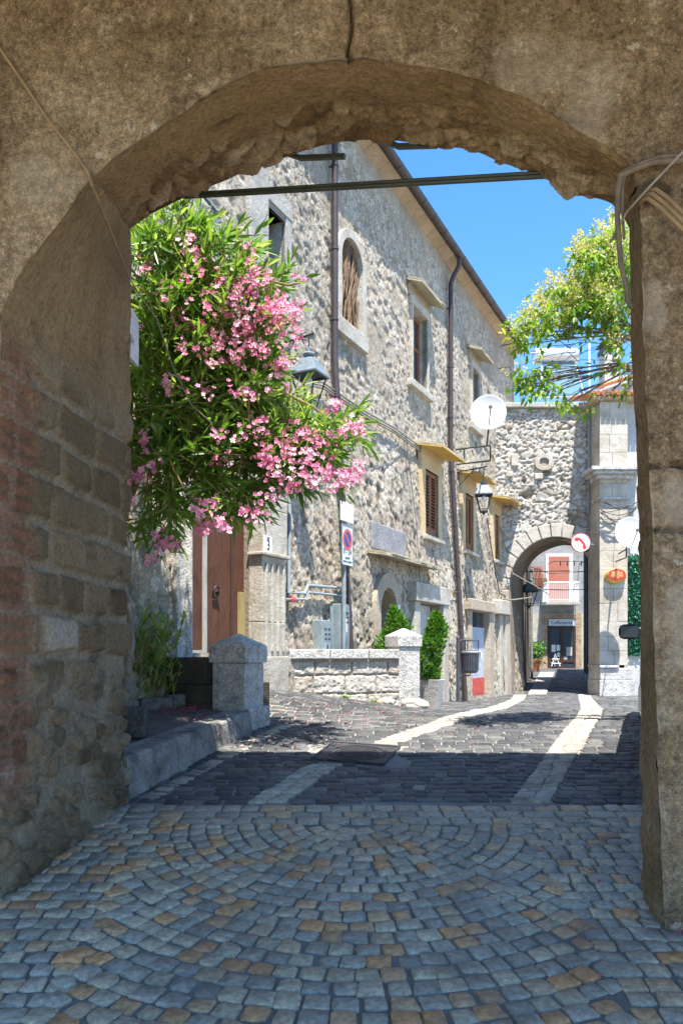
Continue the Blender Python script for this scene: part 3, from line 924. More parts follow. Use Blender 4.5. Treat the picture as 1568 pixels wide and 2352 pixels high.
    patch_d = .72 * blob(1512, 446, .085, .06, 3) + .5 * blob(1330, 352, .02, .015, 5) + .6 * blob(20, 320, .012, .012, 5)
    patch_l = np.zeros_like(X)
    for px, py, rx, rz_, a_ in ((1550, 1150, .10, .22, .35), (1560, 1420, .09, .25, .35), (1500, 720, .06, .16, .3), (1040, 250, .03, .08, .3), (90, 420, .16, .2, .22), (1350, 240, .14, .25, .22), (1240, 130, .2, .16, .2)):
        patch_l = np.maximum(patch_l, a_ * blob(px, py, rx, rz_, int(px)))
    np_build("wall_face", P.reshape(-1, 3), gridq(nA, m), None, MAT['gplaster'], gate, {'edge': np.exp(-((tt / .010) ** 2)) * sstep(.38, .56, fbm(X * 9, Z * 9, 44)) * .85 * np.maximum(sstep(2.6, 3.0, Z), .55 * (X > 1.2)) + patch_l, 'crack': np.maximum(ck, patch_d)}, True)
    # street-side face and the mass of the building above
    A = np.concatenate([resample([on_far(*p) for p in F_L], 40), resample([on_far(*p) for p in F_S], 90)[1:], resample([on_far(*p) for p in F_R], 40)[1:]])
    D = A - c
    k = np.minimum(np.minimum(6.0 / np.maximum(1e-6, np.abs(D[:, 0])), np.where(D[:, 2] > 0, 4.0 / np.maximum(1e-6, D[:, 2]), 9)), 9)
    Bo = A.copy(); Bo[:, 0] = D[:, 0] * k; Bo[:, 2] = c[2] + D[:, 2] * k
    Bo[:, 1] = np.clip(4.773 - .508 * Bo[:, 0], 3.95, 5.6)
    P = loft(A, Bo, 12)
    np_build("street_face", P.reshape(-1, 3), gridq(len(A), 12), None, MAT['gplaster'], gate)
    u = MB()
    poly = [(-5.6, .45), (5.6, .45), (5.6, 4.75), (-.5, 4.85), (-1.2, 5.5), (-5.6, 5.6)]
    u.prism(poly, lambda x, y: (x, y, 5.12), lambda x, y: (x, y, 6.75))
    u.build("upper_wall", MAT['gplaster'], gate)
def jamb_mat():
    k = NT("jamb_masonry_brick", .95, .08)
    t = k.attr('tone'); mo = k.attr('mort')
    st = k.ramp(t, [(0, (.17, .122, .072)), (.25, (.27, .20, .122)), (.5, (.38, .29, .185)), (.72, (.17, .12, .07)), (.9, (.32, .245, .155)), (.97, (.52, .46, .37)), (1, (.56, .50, .42))])
    mc = k.ramp(k.noise(3, 6, .65), [(.3, (.33, .265, .185)), (.7, (.48, .395, .285))])
    c = k.mix(mo, st, mc)
    c = k.mix(k.math('MULTIPLY', k.attr('brick'), .62), c, k.ramp(k.noise(7, 4), [(.3, (.25, .10, .058)), (.7, (.42, .18, .11))]))
    c = k.mix(k.attr('plaster'), c, k.ramp(k.noise(2.2, 6, .68), [(.3, (.27, .185, .095)), (.7, (.43, .315, .18))]))
    c = k.mix(k.ramp(k.noise(3.6, 6, .72), [(.56, 0.0), (.66, .6)]), c, (.11, .082, .054))
    c = k.mix(k.ramp(k.noise(12, 7, .8), [(.62, 0.0), (.67, .7)]), c, (.42, .36, .28))
    g1 = k.noise(32, 8, .82)
    c = k.mix(1.0, c, k.ramp(g1, [(.3, .55), (.7, 1.4)]), 'MULTIPLY')
    k.col(c); k.bump(k.noise(8, 6, .7), .04).bump(g1, .022)
    return k.m
MAT['jamb2'] = jamb_mat()
build_gate()

def gate_fittings():
    # iron tie bar across the opening, and two stubs of bar in the masonry
    p, q = on_far(452, 444), on_far(1262, 400)
    p.z -= .02; q.z -= .01
    b = MB(); d = (q - p).normalized(); up = Vector((0, 0, 1))
    for o, r in ((0, .013), (.02, .011)):
        b.tube([p - d * .1 + up * o, q + d * .1 + up * o], r, 8)
    tag(b.build("tie_bar", MAT['dark_steel']), "thin dark steel tie bar spanning the gateway arch from side to side", "tie bar")
    for (x0, y0, x1, y1), lab in (((690, 356, 792, 352), "short green painted steel bar stub under the left half of the arch crown"), ((915, 329, 1005, 326), "short rusty steel bar stub under the right half of the arch crown")):
        p, q = on_far(x0, y0), on_far(x1, y1); p.y += .03; q.y += .03
        b = MB(); b.tube([p + (p - q) * .3 + up * .03, p, q], .018, 4)
        tag(b.build("steel_bar", MAT['dark_steel']), lab, "steel bar")
    # cable clipped along the left side
    path = [on_near(x, y) + Vector((0, -.02, 0)) for x, y in ((-40, 55), (0, 112), (60, 200), (110, 275), (165, 345), (205, 400), (216, 432))]
    n2 = [on_near(216, 432), on_far(262, 560) * .55 + on_near(150, 560) * .45]
    c = MB()
    pts = path + [W(238, 490, 4.1), W(268, 565, 4.7), W(298, 640, 5.35)]
    c.tube(pts, .0075, 8)
    tag(c.build("cable_conduit", MAT['conduit'], None, True), "plaster coloured cable conduit running diagonally down the left of the arch", "conduit")
    c = MB(); c.tube([W(298, 640, 5.35), W(330, 690, 5.7), W(362, 735, 6.0), W(375, 775, 6.1), W(400, 850, 6.2), W(440, 930, 6.25), W(488, 973, 6.35)], .0042, 6)
    tag(c.build("slack_cable", MAT['wire_pale'], None, True), "slack grey cable hanging from the gate in front of the pink oleander", "cable")
    # bundle of cables at the right springing
    c = MB()
    P = [W(1640, 338, 3.55), W(1560, 368, 3.6), (W(1500, 372, 3.62)), W(1462, 386, 3.64), W(1425, 402, 3.68), W(1418, 440, 3.72), W(1417, 500, 3.74), W(1421, 560, 3.74), W(1425, 610, 3.74), W(1438, 660, 3.74), W(1440, 690, 3.74), W(1452, 706, 3.75)]
    c.tube(P, [.014, .014, .014, .014, .016, .015, .013, .013, .012, .012, .013, .013], 8)
    c.tube([p + Vector((.018, -.014, .016)) for p in P[:8]], .007, 6)
    tag(c.build("cable_bundle", MAT['bundle'], None, True), "thick taped cable bundle hanging down the right end of the arch", "cable bundle")
    c = MB()
    for k in range(3):
        o = Vector((.012 * k, -.012 * k, .014 * k))
        c.tube([W(1470, 470, 3.68) + o, W(1474, 458, 3.6) + o, W(1488, 456, 3.56) + o, W(1515, 476, 3.54) + o, W(1545, 505, 3.53) + o, W(1600, 560, 3.52) + o, W(1650, 610, 3.52) + o], .0095, 8)
    tag(c.build("cable_trio", MAT['conduit'], None, True), "three pale parallel cables coming out of a hole in the right pier", "cables")
    c = MB(); c.tube([W(1640, 268, 3.4), W(1570, 345, 3.45), W(1480, 440, 3.55), W(1440, 485, 3.65), W(1412, 535, 3.8), W(1400, 556, 3.85), W(1408, 548, 3.84), W(1418, 528, 3.8)], .0055, 6)
    tag(c.build("aerial_wire", MAT['wire_pale'], None, True), "single thin grey wire stretched diagonally across the right top corner", "wire")
    # marble street plaque on the far left corner, on a backing board
    t = thing("street_plaque", "white marble street name plaque on the inner left edge of the gate", "plaque", (-1.51, 5.7, 3.9))
    x = -1.53
    def PL(y, z, o): return (x + o, y, z)
    b = MB(); b.prism([(5.44, 3.86), (5.97, 3.90), (5.97, 4.26), (5.44, 4.26)], lambda y, z: PL(y, z, -.03), lambda y, z: PL(y, z, 0)); b.build("slab", MAT['marble'], t, False, .004)
    b = MB(); b.box((x - .085, 5.62, 3.95), (.10, .34, 1.2)); b.build("backing", MAT['gplaster'], t)
    M = Matrix(((0, 0, 1, x + .001), (1, 0, 0, 5.70), (0, 1, 0, 4.02), (0, 0, 0, 1)))
    text_part("VIA", .06, Matrix.Translation((0, 0, .12)) @ M, MAT['steel_grey'], t)
    text_part("PORTA", .075, M, MAT['steel_grey'], t)
gate_fittings()
# ================================================================ STONE HOUSE (long facade at the left)
U3, N3 = Vector((.44, .898, 0)).normalized(), Vector((.898, -.44, 0)).normalized()
F0 = Vector((-6.2, 0, 0))
FM = Matrix(((U3.x, N3.x, 0, F0.x), (U3.y, N3.y, 0, F0.y), (0, 0, 1, 0), (0, 0, 0, 1)))
FROT = math.atan2(U3.y, U3.x)
def bat(z): return .06 * max(0.0, 6.25 - z)
def FU(x, y, off=None):          # photograph position -> (along, height) on the facade
    a = (x - CX) / FD
    o = .1 if off is None else off
    for _ in range(6):
        d = (N3.dot(F0) + o) / (N3.x * a + N3.y)
        z = EYE + (HZ - y) / FD * d
        if off is not None: break
        o = bat(z)
    P = Vector((a * d, d, 0)) - F0
    return P.dot(U3), z
def FW(u, o, z): return FM @ Vector((u, o, z))
house = thing("stone_house", "long rubble stone house down the left side of the street, eaves and gutter above", "house", FW(16, 0, .8), 0)
ZE = 10.33
U_END = 25.4
OPEN = []                         # (u0,u1,z0,z1,arch)
def span(xl, xr, yl, yr):
    return FU(xl, yl)[0], FU(xr, yr)[0]
def op(x0, x1, ytl, ybl, arch=0.0):  # opening from its left edge x, right edge x, top and bottom at the left edge
    u0, zt = FU(x0, ytl); _, zb = FU(x0, ybl)
    u1, _ = FU(x1, (ytl + ybl) / 2)
    return u0, u1, zb, zt
# openings -----------------------------------------------------------
W1 = op(969.5, 1002.5, 1076, 1222)
W2 = op(1062, 1083.5, 1131, 1257)
W3 = op(1130.5, 1144.5, 1181, 1280)
zt_ = (W1[3] + W2[3] + W3[3]) / 3; zb_ = (W1[2] + W2[2] + W3[2]) / 3
ARW = op(780.5, 829, 526, 731)
RW2 = op(944.5, 978.5, 700, 873)
RW3 = op(1081.5, 1097, 843, 972)
LW0 = op(609, 652, 468, 690)
AD = op(868, 908.5, 1352, 1500)
GD = op(955, 1011, 1382, 1560)
BD = op(1076.5, 1120, 1402, 1601)
ND = op(1145.5, 1156.5, 1408, 1590)
MD = op(424, 578, 1120, 1500)
OPEN = [list(W1), list(W2), list(W3), list(RW2), list(RW3), list(LW0), list(GD), list(BD), list(ND), list(MD)]
def in_open(u, z):
    m = np.zeros(u.shape, bool)
    for u0, u1, z0, z1 in OPEN:
        m |= (u > u0 + .01) & (u < u1 - .01) & (z > z0 + .01) & (z < z1 - .01)
    for (u0, u1, z0, z1) in (ARW, AD):
        r = (u1 - u0) / 2; c = (u0 + u1) / 2
        m |= (u > u0) & (u < u1) & (z > z0) & (z < z1 - r)
        m |= ((u - c) ** 2 + (z - z1 + r) ** 2 < r * r) & (z > z1 - r - .01)
    return m
def facade_wall():
    du = .026
    us = np.arange(7.2, U_END + .001, du); zs = np.arange(.4, ZE + .05, du)
    Uu, Z = np.meshgrid(us, zs, indexing='ij')
    wu = Uu + .10 * (fbm(Uu * 4, Z * 4, 1) - .5); wz = Z + .10 * (fbm(Uu * 4, Z * 4, 3) - .5)
    lean = wu + .30 * wz             # stones lie tilted in the mortar
    F1, F2, ID, OX, OY = voronoi(lean, wz, .155, .125, 6, .95)
    e = F2 - F1
    st = sstep(.06, .17, e)
    G1, G2, ID2, PX, PY = voronoi(lean, wz, .085, .075, 16, .95)
    st2 = sstep(.08, .2, G2 - G1)
    big = sstep(.45, .55, fbm(Uu * .7, Z * .7, 40))
    low = sstep(5.9, 5.0, Z)          # lower part: rougher, flush pointed
    st = st * big + st2 * (1 - big); ID = np.where(big > .5, ID, ID2)
    ox = np.where(big > .5, OX, PX); oy = np.where(big > .5, OY, PY)
    cover = .8 * sstep(.60, .72, fbm(Uu * .9, Z * 1.1, 50)) * (1 - .45 * low)
    cover = np.maximum(cover, sstep(ZE - .45, ZE - .1, Z + .35 * (fbm(Uu * 1.5, Z, 60) - .5)))
    gone = (hsh(np.floor(ID * 997), np.floor(ID * 91), 2) > .82) & (ID > .1)
    tx = (hsh(np.floor(ID * 9973), 1.0, 5) - .5); ty = (hsh(np.floor(ID * 9973), 2.0, 5) - .5)
    h = st * (.005 + .012 * ID) + st * (tx * ox + ty * oy) * .024
    h = np.where(gone, -.022 * st, h)
    h = h * (1 - .85 * cover)
    h = h + .022 * (fbm(Uu * 7, Z * 7, 70) - .5) + .018 * (fbm(Uu * 20, Z * 20, 71, 3) - .5) + .07 * (fbm(Uu * .8, Z * .8, 72) - .5)
    pit_shade = sstep(.55, .64, fbm(Uu * 9 + Z * 3, Z * 5, 80)) * (.25 + .75 * low) * (1 - .4 * cover)    # pits where mortar has fallen out
    h = h - .024 * pit_shade
    h = h * .62
    mort = np.clip(1 - st + cover, 0, 1)
    out = .06 * np.maximum(0, 6.25 - Z) + h - .02
    M = np.array(FM)
    V = np.stack([Uu, out, Z], -1).reshape(-1, 3) @ M[:3, :3].T + M[:3, 3]
    cu = (Uu[:-1, :-1] + du / 2); cz = (Z[:-1, :-1] + du / 2)
    keep = ~in_open(cu, cz)
    np_build("wall", V, gridq(*Uu.shape, keep), None, MAT['facade'], house, {'tone': ID, 'mort': mort, 'pit_shade': np.clip(pit_shade * .55 + .4 * gone * st * (1 - cover) + .5 * sstep(.075, .02, np.where(big > .5, e, G2 - G1)) * (1 - cover), 0, 1)})  # pits, lost stones and gap rims darkened: crevice shade painted in
    b = MB(FM)                         # solid body behind the stone skin, gable end, roof
    b.box2((U_END - .02, .0, .3), (U_END, -7.5, ZE))
    b.box2((7.1, -1.2, .3), (U_END - .03, -1.25, ZE))
    b.build("rear_wall", MAT['plaster_brown'], house)
    r = MB(FM)
    r.prism([(.21, ZE + .11), (.25, ZE + .17), (-4.0, ZE + 1.7), (-4.0, ZE + 1.55)], lambda o, z: (6.2, o, z), lambda o, z: (U_END + .12, o, z))
    r.build("roof", MAT['terracotta'], house)
    s = MB(FM)
    u = 6.3
    while u < U_END:
        l = min(.62, U_END + .1 - u)
        s.add([(u, -.02, ZE - .05), (u + l - .012, -.02, ZE - .05), (u + l - .012, .20, ZE + .05), (u, .20, ZE + .05),
               (u, -.02, ZE + .0), (u + l - .012, -.02, ZE + .0), (u + l - .012, .20, ZE + .10), (u, .20, ZE + .10)],
              [(3, 2, 1, 0), (4, 5, 6, 7), (0, 1, 5, 4), (1, 2, 6, 5), (2, 3, 7, 6), (3, 0, 4, 7)])
        u += l
    s.build("eave", MAT['soffit'], house)
    gt = MB(FM)
    prof = [(.28 + .085 * math.cos(a), ZE + .11 + .085 * math.sin(a)) for a in np.linspace(math.pi, 2 * math.pi, 9)]
    inn = [(.28 + .072 * math.cos(a), ZE + .11 + .072 * math.sin(a)) for a in np.linspace(math.pi, 2 * math.pi, 9)]
    gt.band(prof, inn, lambda o, z: (6.2, o, z), lambda o, z: (U_END + .12, o, z))
    gt.prism(prof, lambda o, z: (U_END + .11, o, z), lambda o, z: (U_END + .125, o, z))
    go = gt.build("gutter", MAT['copper'], house)
    for k in np.arange(6.5, U_END, .62):
        gb = MB(FM); gb.band([(.28 + .092 * math.cos(a), ZE + .11 + .092 * math.sin(a)) for a in np.linspace(math.pi, 2 * math.pi, 9)], prof, lambda o, z: (k, o, z), lambda o, z: (k + .03, o, z)); gb.build("bracket_strap", MAT['copper'], go)
facade_wall()

def reveal(mb, u0, u1, z0, z1, depth, zm=None, t=.0):
    ob = bat((z0 + z1) / 2) + .02
    mb.box2((u0 - .05, ob, z0 - .05), (u0, ob - depth, z1 + .05)); mb.box2((u1, ob, z0 - .05), (u1 + .05, ob - depth, z1 + .05))
    mb.box2((u0, ob, z1), (u1, ob - depth, z1 + .05)); mb.box2((u0, ob, z0 - .05), (u1, ob - depth, z0))
    return ob
def canopy(parent, u0, u1, z, out, drop=.10, th=.05, under='ochre'):
    ob = bat(z) - .04
    c = MB(FM)
    c.add([(u0, ob, z), (u1, ob, z), (u1, ob + out, z - drop), (u0, ob + out, z - drop), (u0, ob, z + th * .55), (u1, ob, z + th * .55), (u1, ob + out, z - drop + th * .55), (u0, ob + out, z - drop + th * .55)],
          [(3, 2, 1, 0), (4, 5, 6, 7), (0, 1, 5, 4), (1, 2, 6, 5), (2, 3, 7, 6), (3, 0, 4, 7)])
    co = c.build("canopy", MAT[under], parent)
    t = MB(FM)
    k = u0
    while k < u1 - .05:
        w = min(.28, u1 - k)
        dz = random.uniform(.0, .012); ds = random.uniform(-.02, .03)
        zb = z + th * .56
        t.add([(k, ob, zb + dz), (k + w - .01, ob, zb + dz), (k + w - .01, ob + out + ds, zb - drop + dz), (k, ob + out + ds, zb - drop + dz),
               (k, ob, zb + .028 + dz), (k + w - .01, ob, zb + .028 + dz), (k + w - .01, ob + out + ds, zb - drop + .028 + dz), (k, ob + out + ds, zb - drop + .028 + dz)],
              [(3, 2, 1, 0), (4, 5, 6, 7), (0, 1, 5, 4), (1, 2, 6, 5), (2, 3, 7, 6), (3, 0, 4, 7)])
        k += w
    t.build("canopy_tile", MAT['lichen'], parent)
def shutter_window(w, label):
    u0, u1, z0, z1 = w
    s = MB(FM); ob = bat((z0 + z1) / 2)
    zc = z1 + .42
    # plastered surround, splayed up to the canopy
    s.box2((u0 - .22, ob - .06, z0 - .05), (u0, ob + .035, zc)); s.box2((u1, ob - .06, z0 - .05), (u1 + .22, ob + .035, zc)); s.box2((u0 - .001, ob - .06, z1), (u1 + .001, ob + .032, zc))
    reveal(s, u0, u1, z0, z1, .2)
    o = s.build("window", MAT['plaster_warm'], house, False, .006, label)
    sl = MB(FM); sl.box2((u0 - .16, ob - .05, z0 - .12), (u1 + .16, ob + .13, z0 - .045)); sl.build("sill", MAT['limestone'], o, False, .008)
    canopy(o, u0 - .34, u1 + .34, zc, .62, .13)
    um = (u0 + u1) / 2
    for a, b in ((u0 + .015, um - .004), (um + .004, u1 - .015)):
        k = MB(FM); oo = ob - .035
        k.box2((a, oo - .02, z0 + .01), (a + .055, oo + .02, z1 - .01)); k.box2((b - .055, oo - .02, z0 + .01), (b, oo + .02, z1 - .01))
        k.box2((a + .055, oo - .018, z1 - .09), (b - .055, oo + .018, z1 - .01)); k.box2((a + .055, oo - .018, z0 + .01), (b - .055, oo + .018, z0 + .16))
        z = z0 + .19
        while z < z1 - .1:
            k.box(((a + b) / 2, oo, z), (b - a - .1, .056, .010), 0, Matrix.Rotation(R(-38), 3, 'X'))
            z += .066
        k.build("shutter", MAT['shutter'], o)
    d = MB(FM); d.box2((u0, ob - .15, z0), (u1, ob - .16, z1)); d.build("pane", MAT['dark'], o)
shutter_window(W1, "first and nearest shuttered window under its ochre tiled canopy")
shutter_window(W2, "second shuttered window behind the far wall lantern")
shutter_window(W3, "third and farthest shuttered window, next to the archway wall")

def arched_window():
    u0, u1, z0, z1 = ARW
    r = (u1 - u0) / 2; c = (u0 + u1) / 2; zs = z1 - r; ob = bat((z0 + z1) / 2)
    def outl(k, bot):
        p = [(u0 - k, z0 - bot)] + [(c + (r + k) * math.cos(a), zs + (r + k) * math.sin(a)) for a in np.linspace(math.pi, 0, 19)] + [(u1 + k, z0 - bot)]
        return p
    s = MB(FM)
    s.band(outl(.14, 0), outl(0, 0), lambda u, z: (u, ob - .32, z), lambda u, z: (u, ob + .045, z))
    o = s.build("window", MAT['limestone'], house, False, .008, "tall round headed window with a lattice of dry sticks")
    sl = MB(FM); sl.box2((u0 - .2, ob - .3, z0 - .26), (u1 + .17, ob + .07, z0)); sl.build("sill", MAT['limestone'], o, False, .01)
    g_ = MB(FM); g_.prism(outl(0, 0), lambda u, z: (u, ob - .11, z), lambda u, z: (u, ob - .10, z)); g_.build("pane", MAT['glass'], o)
    l = MB(FM)
    for i in range(40):
        a = R(random.choice((72, 68, 76, 80, 105, 110, 100)) + random.uniform(-4, 4))
        x = random.uniform(u0 - .3, u1 + .3); z = z0 + random.uniform(.1, .9) * (z1 - z0)
        d = Vector((math.cos(a), 0, math.sin(a))); L = random.uniform(.9, 1.6)
        pts = []
        for t in np.linspace(-L, L, 40):
            q = Vector((x, ob - .02 - random.uniform(0, .05), z)) + d * t
            ins = u0 < q.x < u1 and q.z > z0 and (q.z < zs or (q.x - c) ** 2 + (q.z - zs) ** 2 < r * r)
            if ins: pts.append(q)
        if len(pts) > 2: l.tube([pts[0], pts[-1]], random.uniform(.010, .018), 5)
    l.build("lattice", MAT['lattice'], o)
arched_window()

def stone_window(w, label, depth=.28, cap=True, surround=.06):
    u0, u1, z0, z1 = w
    s = MB(FM); ob = bat((z0 + z1) / 2)
    s.box2((u0 - surround, ob - .1, z0 - .02), (u0, ob + .05, z1 + .02)); s.box2((u1, ob - .1, z0 - .02), (u1 + surround, ob + .05, z1 + .02))
    s.box2((u0 - surround - .05, ob - .1, z1 + .001), (u1 + surround + .05, ob + .055, z1 + .16))
    reveal(s, u0, u1, z0, z1, depth)
    o = s.build("window", MAT['limestone'], house, False, .012, label)
    sl = MB(FM); sl.box2((u0 - .22, ob - .1, z0 - .16), (u1 + .22, ob + .10, z0 - .021)); sl.build("sill", MAT['limestone'], o, False, .012)
    if cap:
        canopy(o, u0 - .24, u1 + .26, z1 + .42, .36, .14, .06, 'lichen')
        b = MB(FM); b.box2((u0 - .16, ob - .1, z1 + .162), (u1 + .16, ob + .03, z1 + .40)); b.build("head_stone", MAT['lichen'], o, False, .02)
    fr = MB(FM); y = ob - depth * .62
    for a, b in ((u0, u0 + .06), (u1 - .06, u1), ((u0 + u1) / 2 - .035, (u0 + u1) / 2 + .035)):
        fr.box2((a, y - .03, z0), (b, y + .03, z1))
    fr.box2((u0 + .06, y - .028, z1 - .07), (u1 - .06, y + .028, z1)); fr.box2((u0 + .06, y - .028, z0), (u1 - .06, y + .028, z0 + .08))
    fr.box2((u0 + .06, y - .02, z0 + (z1 - z0) * .55), (u1 - .06, y + .02, z0 + (z1 - z0) * .55 + .05))
    fr.build("window_frame", MAT['shutter'], o)
    g_ = MB(FM); g_.box2((u0, y - .012, z0), (u1, y - .006, z1)); g_.build("pane", MAT['glass'], o)
stone_window(RW2, "tall rectangular window under a ragged stone canopy left of the downspout")
stone_window(RW3, "narrow rectangular window right behind the satellite dish")
def left_window():
    u0, u1, z0, z1 = LW0
    s = MB(FM); ob = bat(z1)
    s.box2((u0 - .45, ob - .05, z0 - .3), (u0, ob + .06, z1 + 1.1)); s.box2((u1, ob - .05, z0 - .3), (u1 + .16, ob + .04, z1 + .12)); s.box2((u0 + .001, ob - .05, z1 + .06), (u1 + .16, ob + .05, z1 + .30))
    reveal(s, u0, u1, z0, z1, .42)
    o = s.build("window", MAT['plaster_grey'], house, False, .01, "deep window with a grey plaster surround behind the top of the oleander")
    b = MB(FM); b.box2((u0, ob - .42, z1 - .0), (u1, ob + .02, z1 + .055)); b.build("lintel", MAT['bare_wood'], o)
    f = MB(FM); y = ob - .33
    f.box2((u0, y - .03, z0), (u0 + .07, y + .03, z1)); f.box2((u1 - .05, y - .03, z0), (u1, y + .03, z1)); f.box2((u0 + .07, y - .03, z0 + 1.0), (u1 - .05, y + .03, z0 + 1.09)); f.box2((u0 + .07, y - .03, z1 - .07), (u1 - .05, y + .03, z1))
    f.build("window_frame", MAT['yellow_wood'], o)
    g_ = MB(FM); g_.box2((u0, y - .012, z0), (u1, y - .004, z1)); g_.build("pane", MAT['glass'], o)
left_window()

def main_portal():
    u0, u1, z0, z1 = MD
    zb = FU(440, 1505)[1]
    ob = bat((z0 + z1) / 2)
    d = MB(FM); y = ob - .12
    d.box2((u0, y - .03, zb + .06), (u0 + .42, y, z1 + .3)); d.box2((u0 + .50, y - .03, zb + .02), (u1, y, z1 + .3))
    d.box2((u0, y - .06, zb - .1), (u1, y - .031, z1 + .3))
    o = d.build("door", MAT['door_wood'], house, False, .006, "tall worn red brown wooden double door behind the stone bollard")
    s = MB(FM); s.box2((u0 + .425, y - .025, zb), (u0 + .497, y + .012, zb + 1.45)); s.box2((u0, y - .02, zb - .02), (u0 + .45, y + .008, zb + .058)); s.build("bare_strip", MAT['bare_wood'], o)
    # carved raised panel line of the right leaf
    p = MB(FM); a, b = u0 + .56, u1 - .28
    zt = zb + 2.35
    path = [(b, zb + .1), (b, zt - .25)] + [(a + (b - a) * t, zt - .25 + .22 * math.sin(math.pi * min(1, t * 1.0)) ** .8) for t in np.linspace(1, 0, 12)][1:] + [(a, zt - .25)]
    p.tube([(q[0], y + .006, q[1]) for q in path], .024, 6); p.build("panel_moulding", MAT['browndoor'], o)
    k = MB(FM); kz = FU(500, 1358)[1]; ku = u0 + .64
    k.tube([(ku + .055 * math.cos(t), y + .035 + .015 * math.sin(t), kz + .07 * math.sin(t)) for t in np.linspace(.6, 6.4, 20)], .012, 6); k.tube([(ku + .05, y, kz), (ku + .05, y + .05, kz)], .016, 6)
    k.build("door_knocker", MAT['black'], o)
    for x, yy, w_, h_, mt in ((u0 + .01, FU(447, 1225)[1], .19, .34, 'yellow_wood'),):
        n = MB(FM); n.box2((x, y + .002, yy - h_ / 2), (x + w_, y + .012, yy + h_ / 2)); n.build("notice_board", MAT[mt], o)
    n = MB(FM); n.box2((u1 - .15, y + .002, zb), (u1 - .02, y + .03, zb + .78)); n.build("board", MAT['yellow_wood'], o)
    # jambs
    j = MB(FM); j.box2((u1, ob - .25, zb - .3), (u1 + .05, ob + .02, z1 + .3)); j.box2((u0 - .03, ob - .25, zb - .3), (u0, ob + .02, z1 + .3))
    j.build("door_reveal", MAT['plaster_brown'], o)
    j = MB(FM)
    j.box2((u0 - .26, ob - .05, zb - .05), (u0 - .001, ob + .05, zb + 1.1)); j.box2((u0 - .255, ob - .05, zb + 1.108), (u0 - .001, ob + .05, zb + 2.2)); j.box2((u0 - .26, ob - .05, zb + 2.208), (u0 - .001, ob + .06, z1 + .3))
    j.tube([(u0 - .07, ob + .04, zb - .05), (u0 - .07, ob + .04, zb + 2.2)], .055, 12)
    j.build("door_jamb", MAT['granite'], o, False, .012)
    p = MB(FM)
    a, b = FU(582, 1400)[0], FU(637, 1400)[0]
    zc = FU(610, 1278)[1]; zp = FU(612, 1578)[1] - .1; zpl = FU(612, 1508)[1]
    p.box2((a, ob - .05, zpl + .002), (b, ob + .15, FU(610, 1430)[1] - .004)); p.box2((a, ob - .05, FU(610, 1430)[1]), (b, ob + .15, zc - .03))
    for f in (.16, .40, .64, .88):
        p.tube([(a + (b - a) * f, ob + .147, zpl + .06), (a + (b - a) * f, ob + .147, zc - .12)], .028, 10)
    p.box2((a - .03, ob - .05, zp), (b + .03, ob + .18, zpl)); p.box2((a - .04, ob - .05, zc - .029), (b + .04, ob + .20, zc + .015))
    p.box2((a - .01, ob - .05, zc + .0152), (b + .02, ob + .16, zc + .57)); p.box2((a - .01, ob - .05, zc + .578), (b + .03, ob + .155, zc + 1.35)); p.box2((a - .08, ob - .05, zc + 1.352), (b + .08, ob + .28, zc + 1.5))
    p.build("pilaster", MAT['limestone'], o, False, .01)
    # number plate
    t = thing("house_number", "white house number plate reading 3 on the stone door pilaster", "number plate", FW((a + b) / 2, ob + .17, zc + .25))
    n = MB(FM); nu, nz = FU(614.5, 1250, ob + .162); n.box2((nu - .10, ob + .161, nz - .10), (nu + .10, ob + .172, nz + .10)); n.build("plate", MAT['white'], t)
    M = FM @ Matrix(((1, 0, 0, nu), (0, 0, 1, ob + .1735), (0, 1, 0, nz - .015), (0, 0, 0, 1)))
    text_part("3", .19, M, MAT['ink'], t)
    m = MB(FM); m.box2((nu - .035, ob + .1725, nz + .07), (nu + .035, ob + .1745, nz + .085)); m.build("dash", MAT['ink'], t)
    # mossy landing before the door
    l = MB(FM); l.box2((u0 - .45, bat(1) - .1, zb - .95), (FU(505, 1500)[0], .95, zb - .30)); l.box2((u0 - .45, bat(1) - .1, zb - .298), (FU(515, 1500)[0], .78, zb - .02))
    l.build("doorstep", MAT['moss'], house, False, .015)
main_portal()

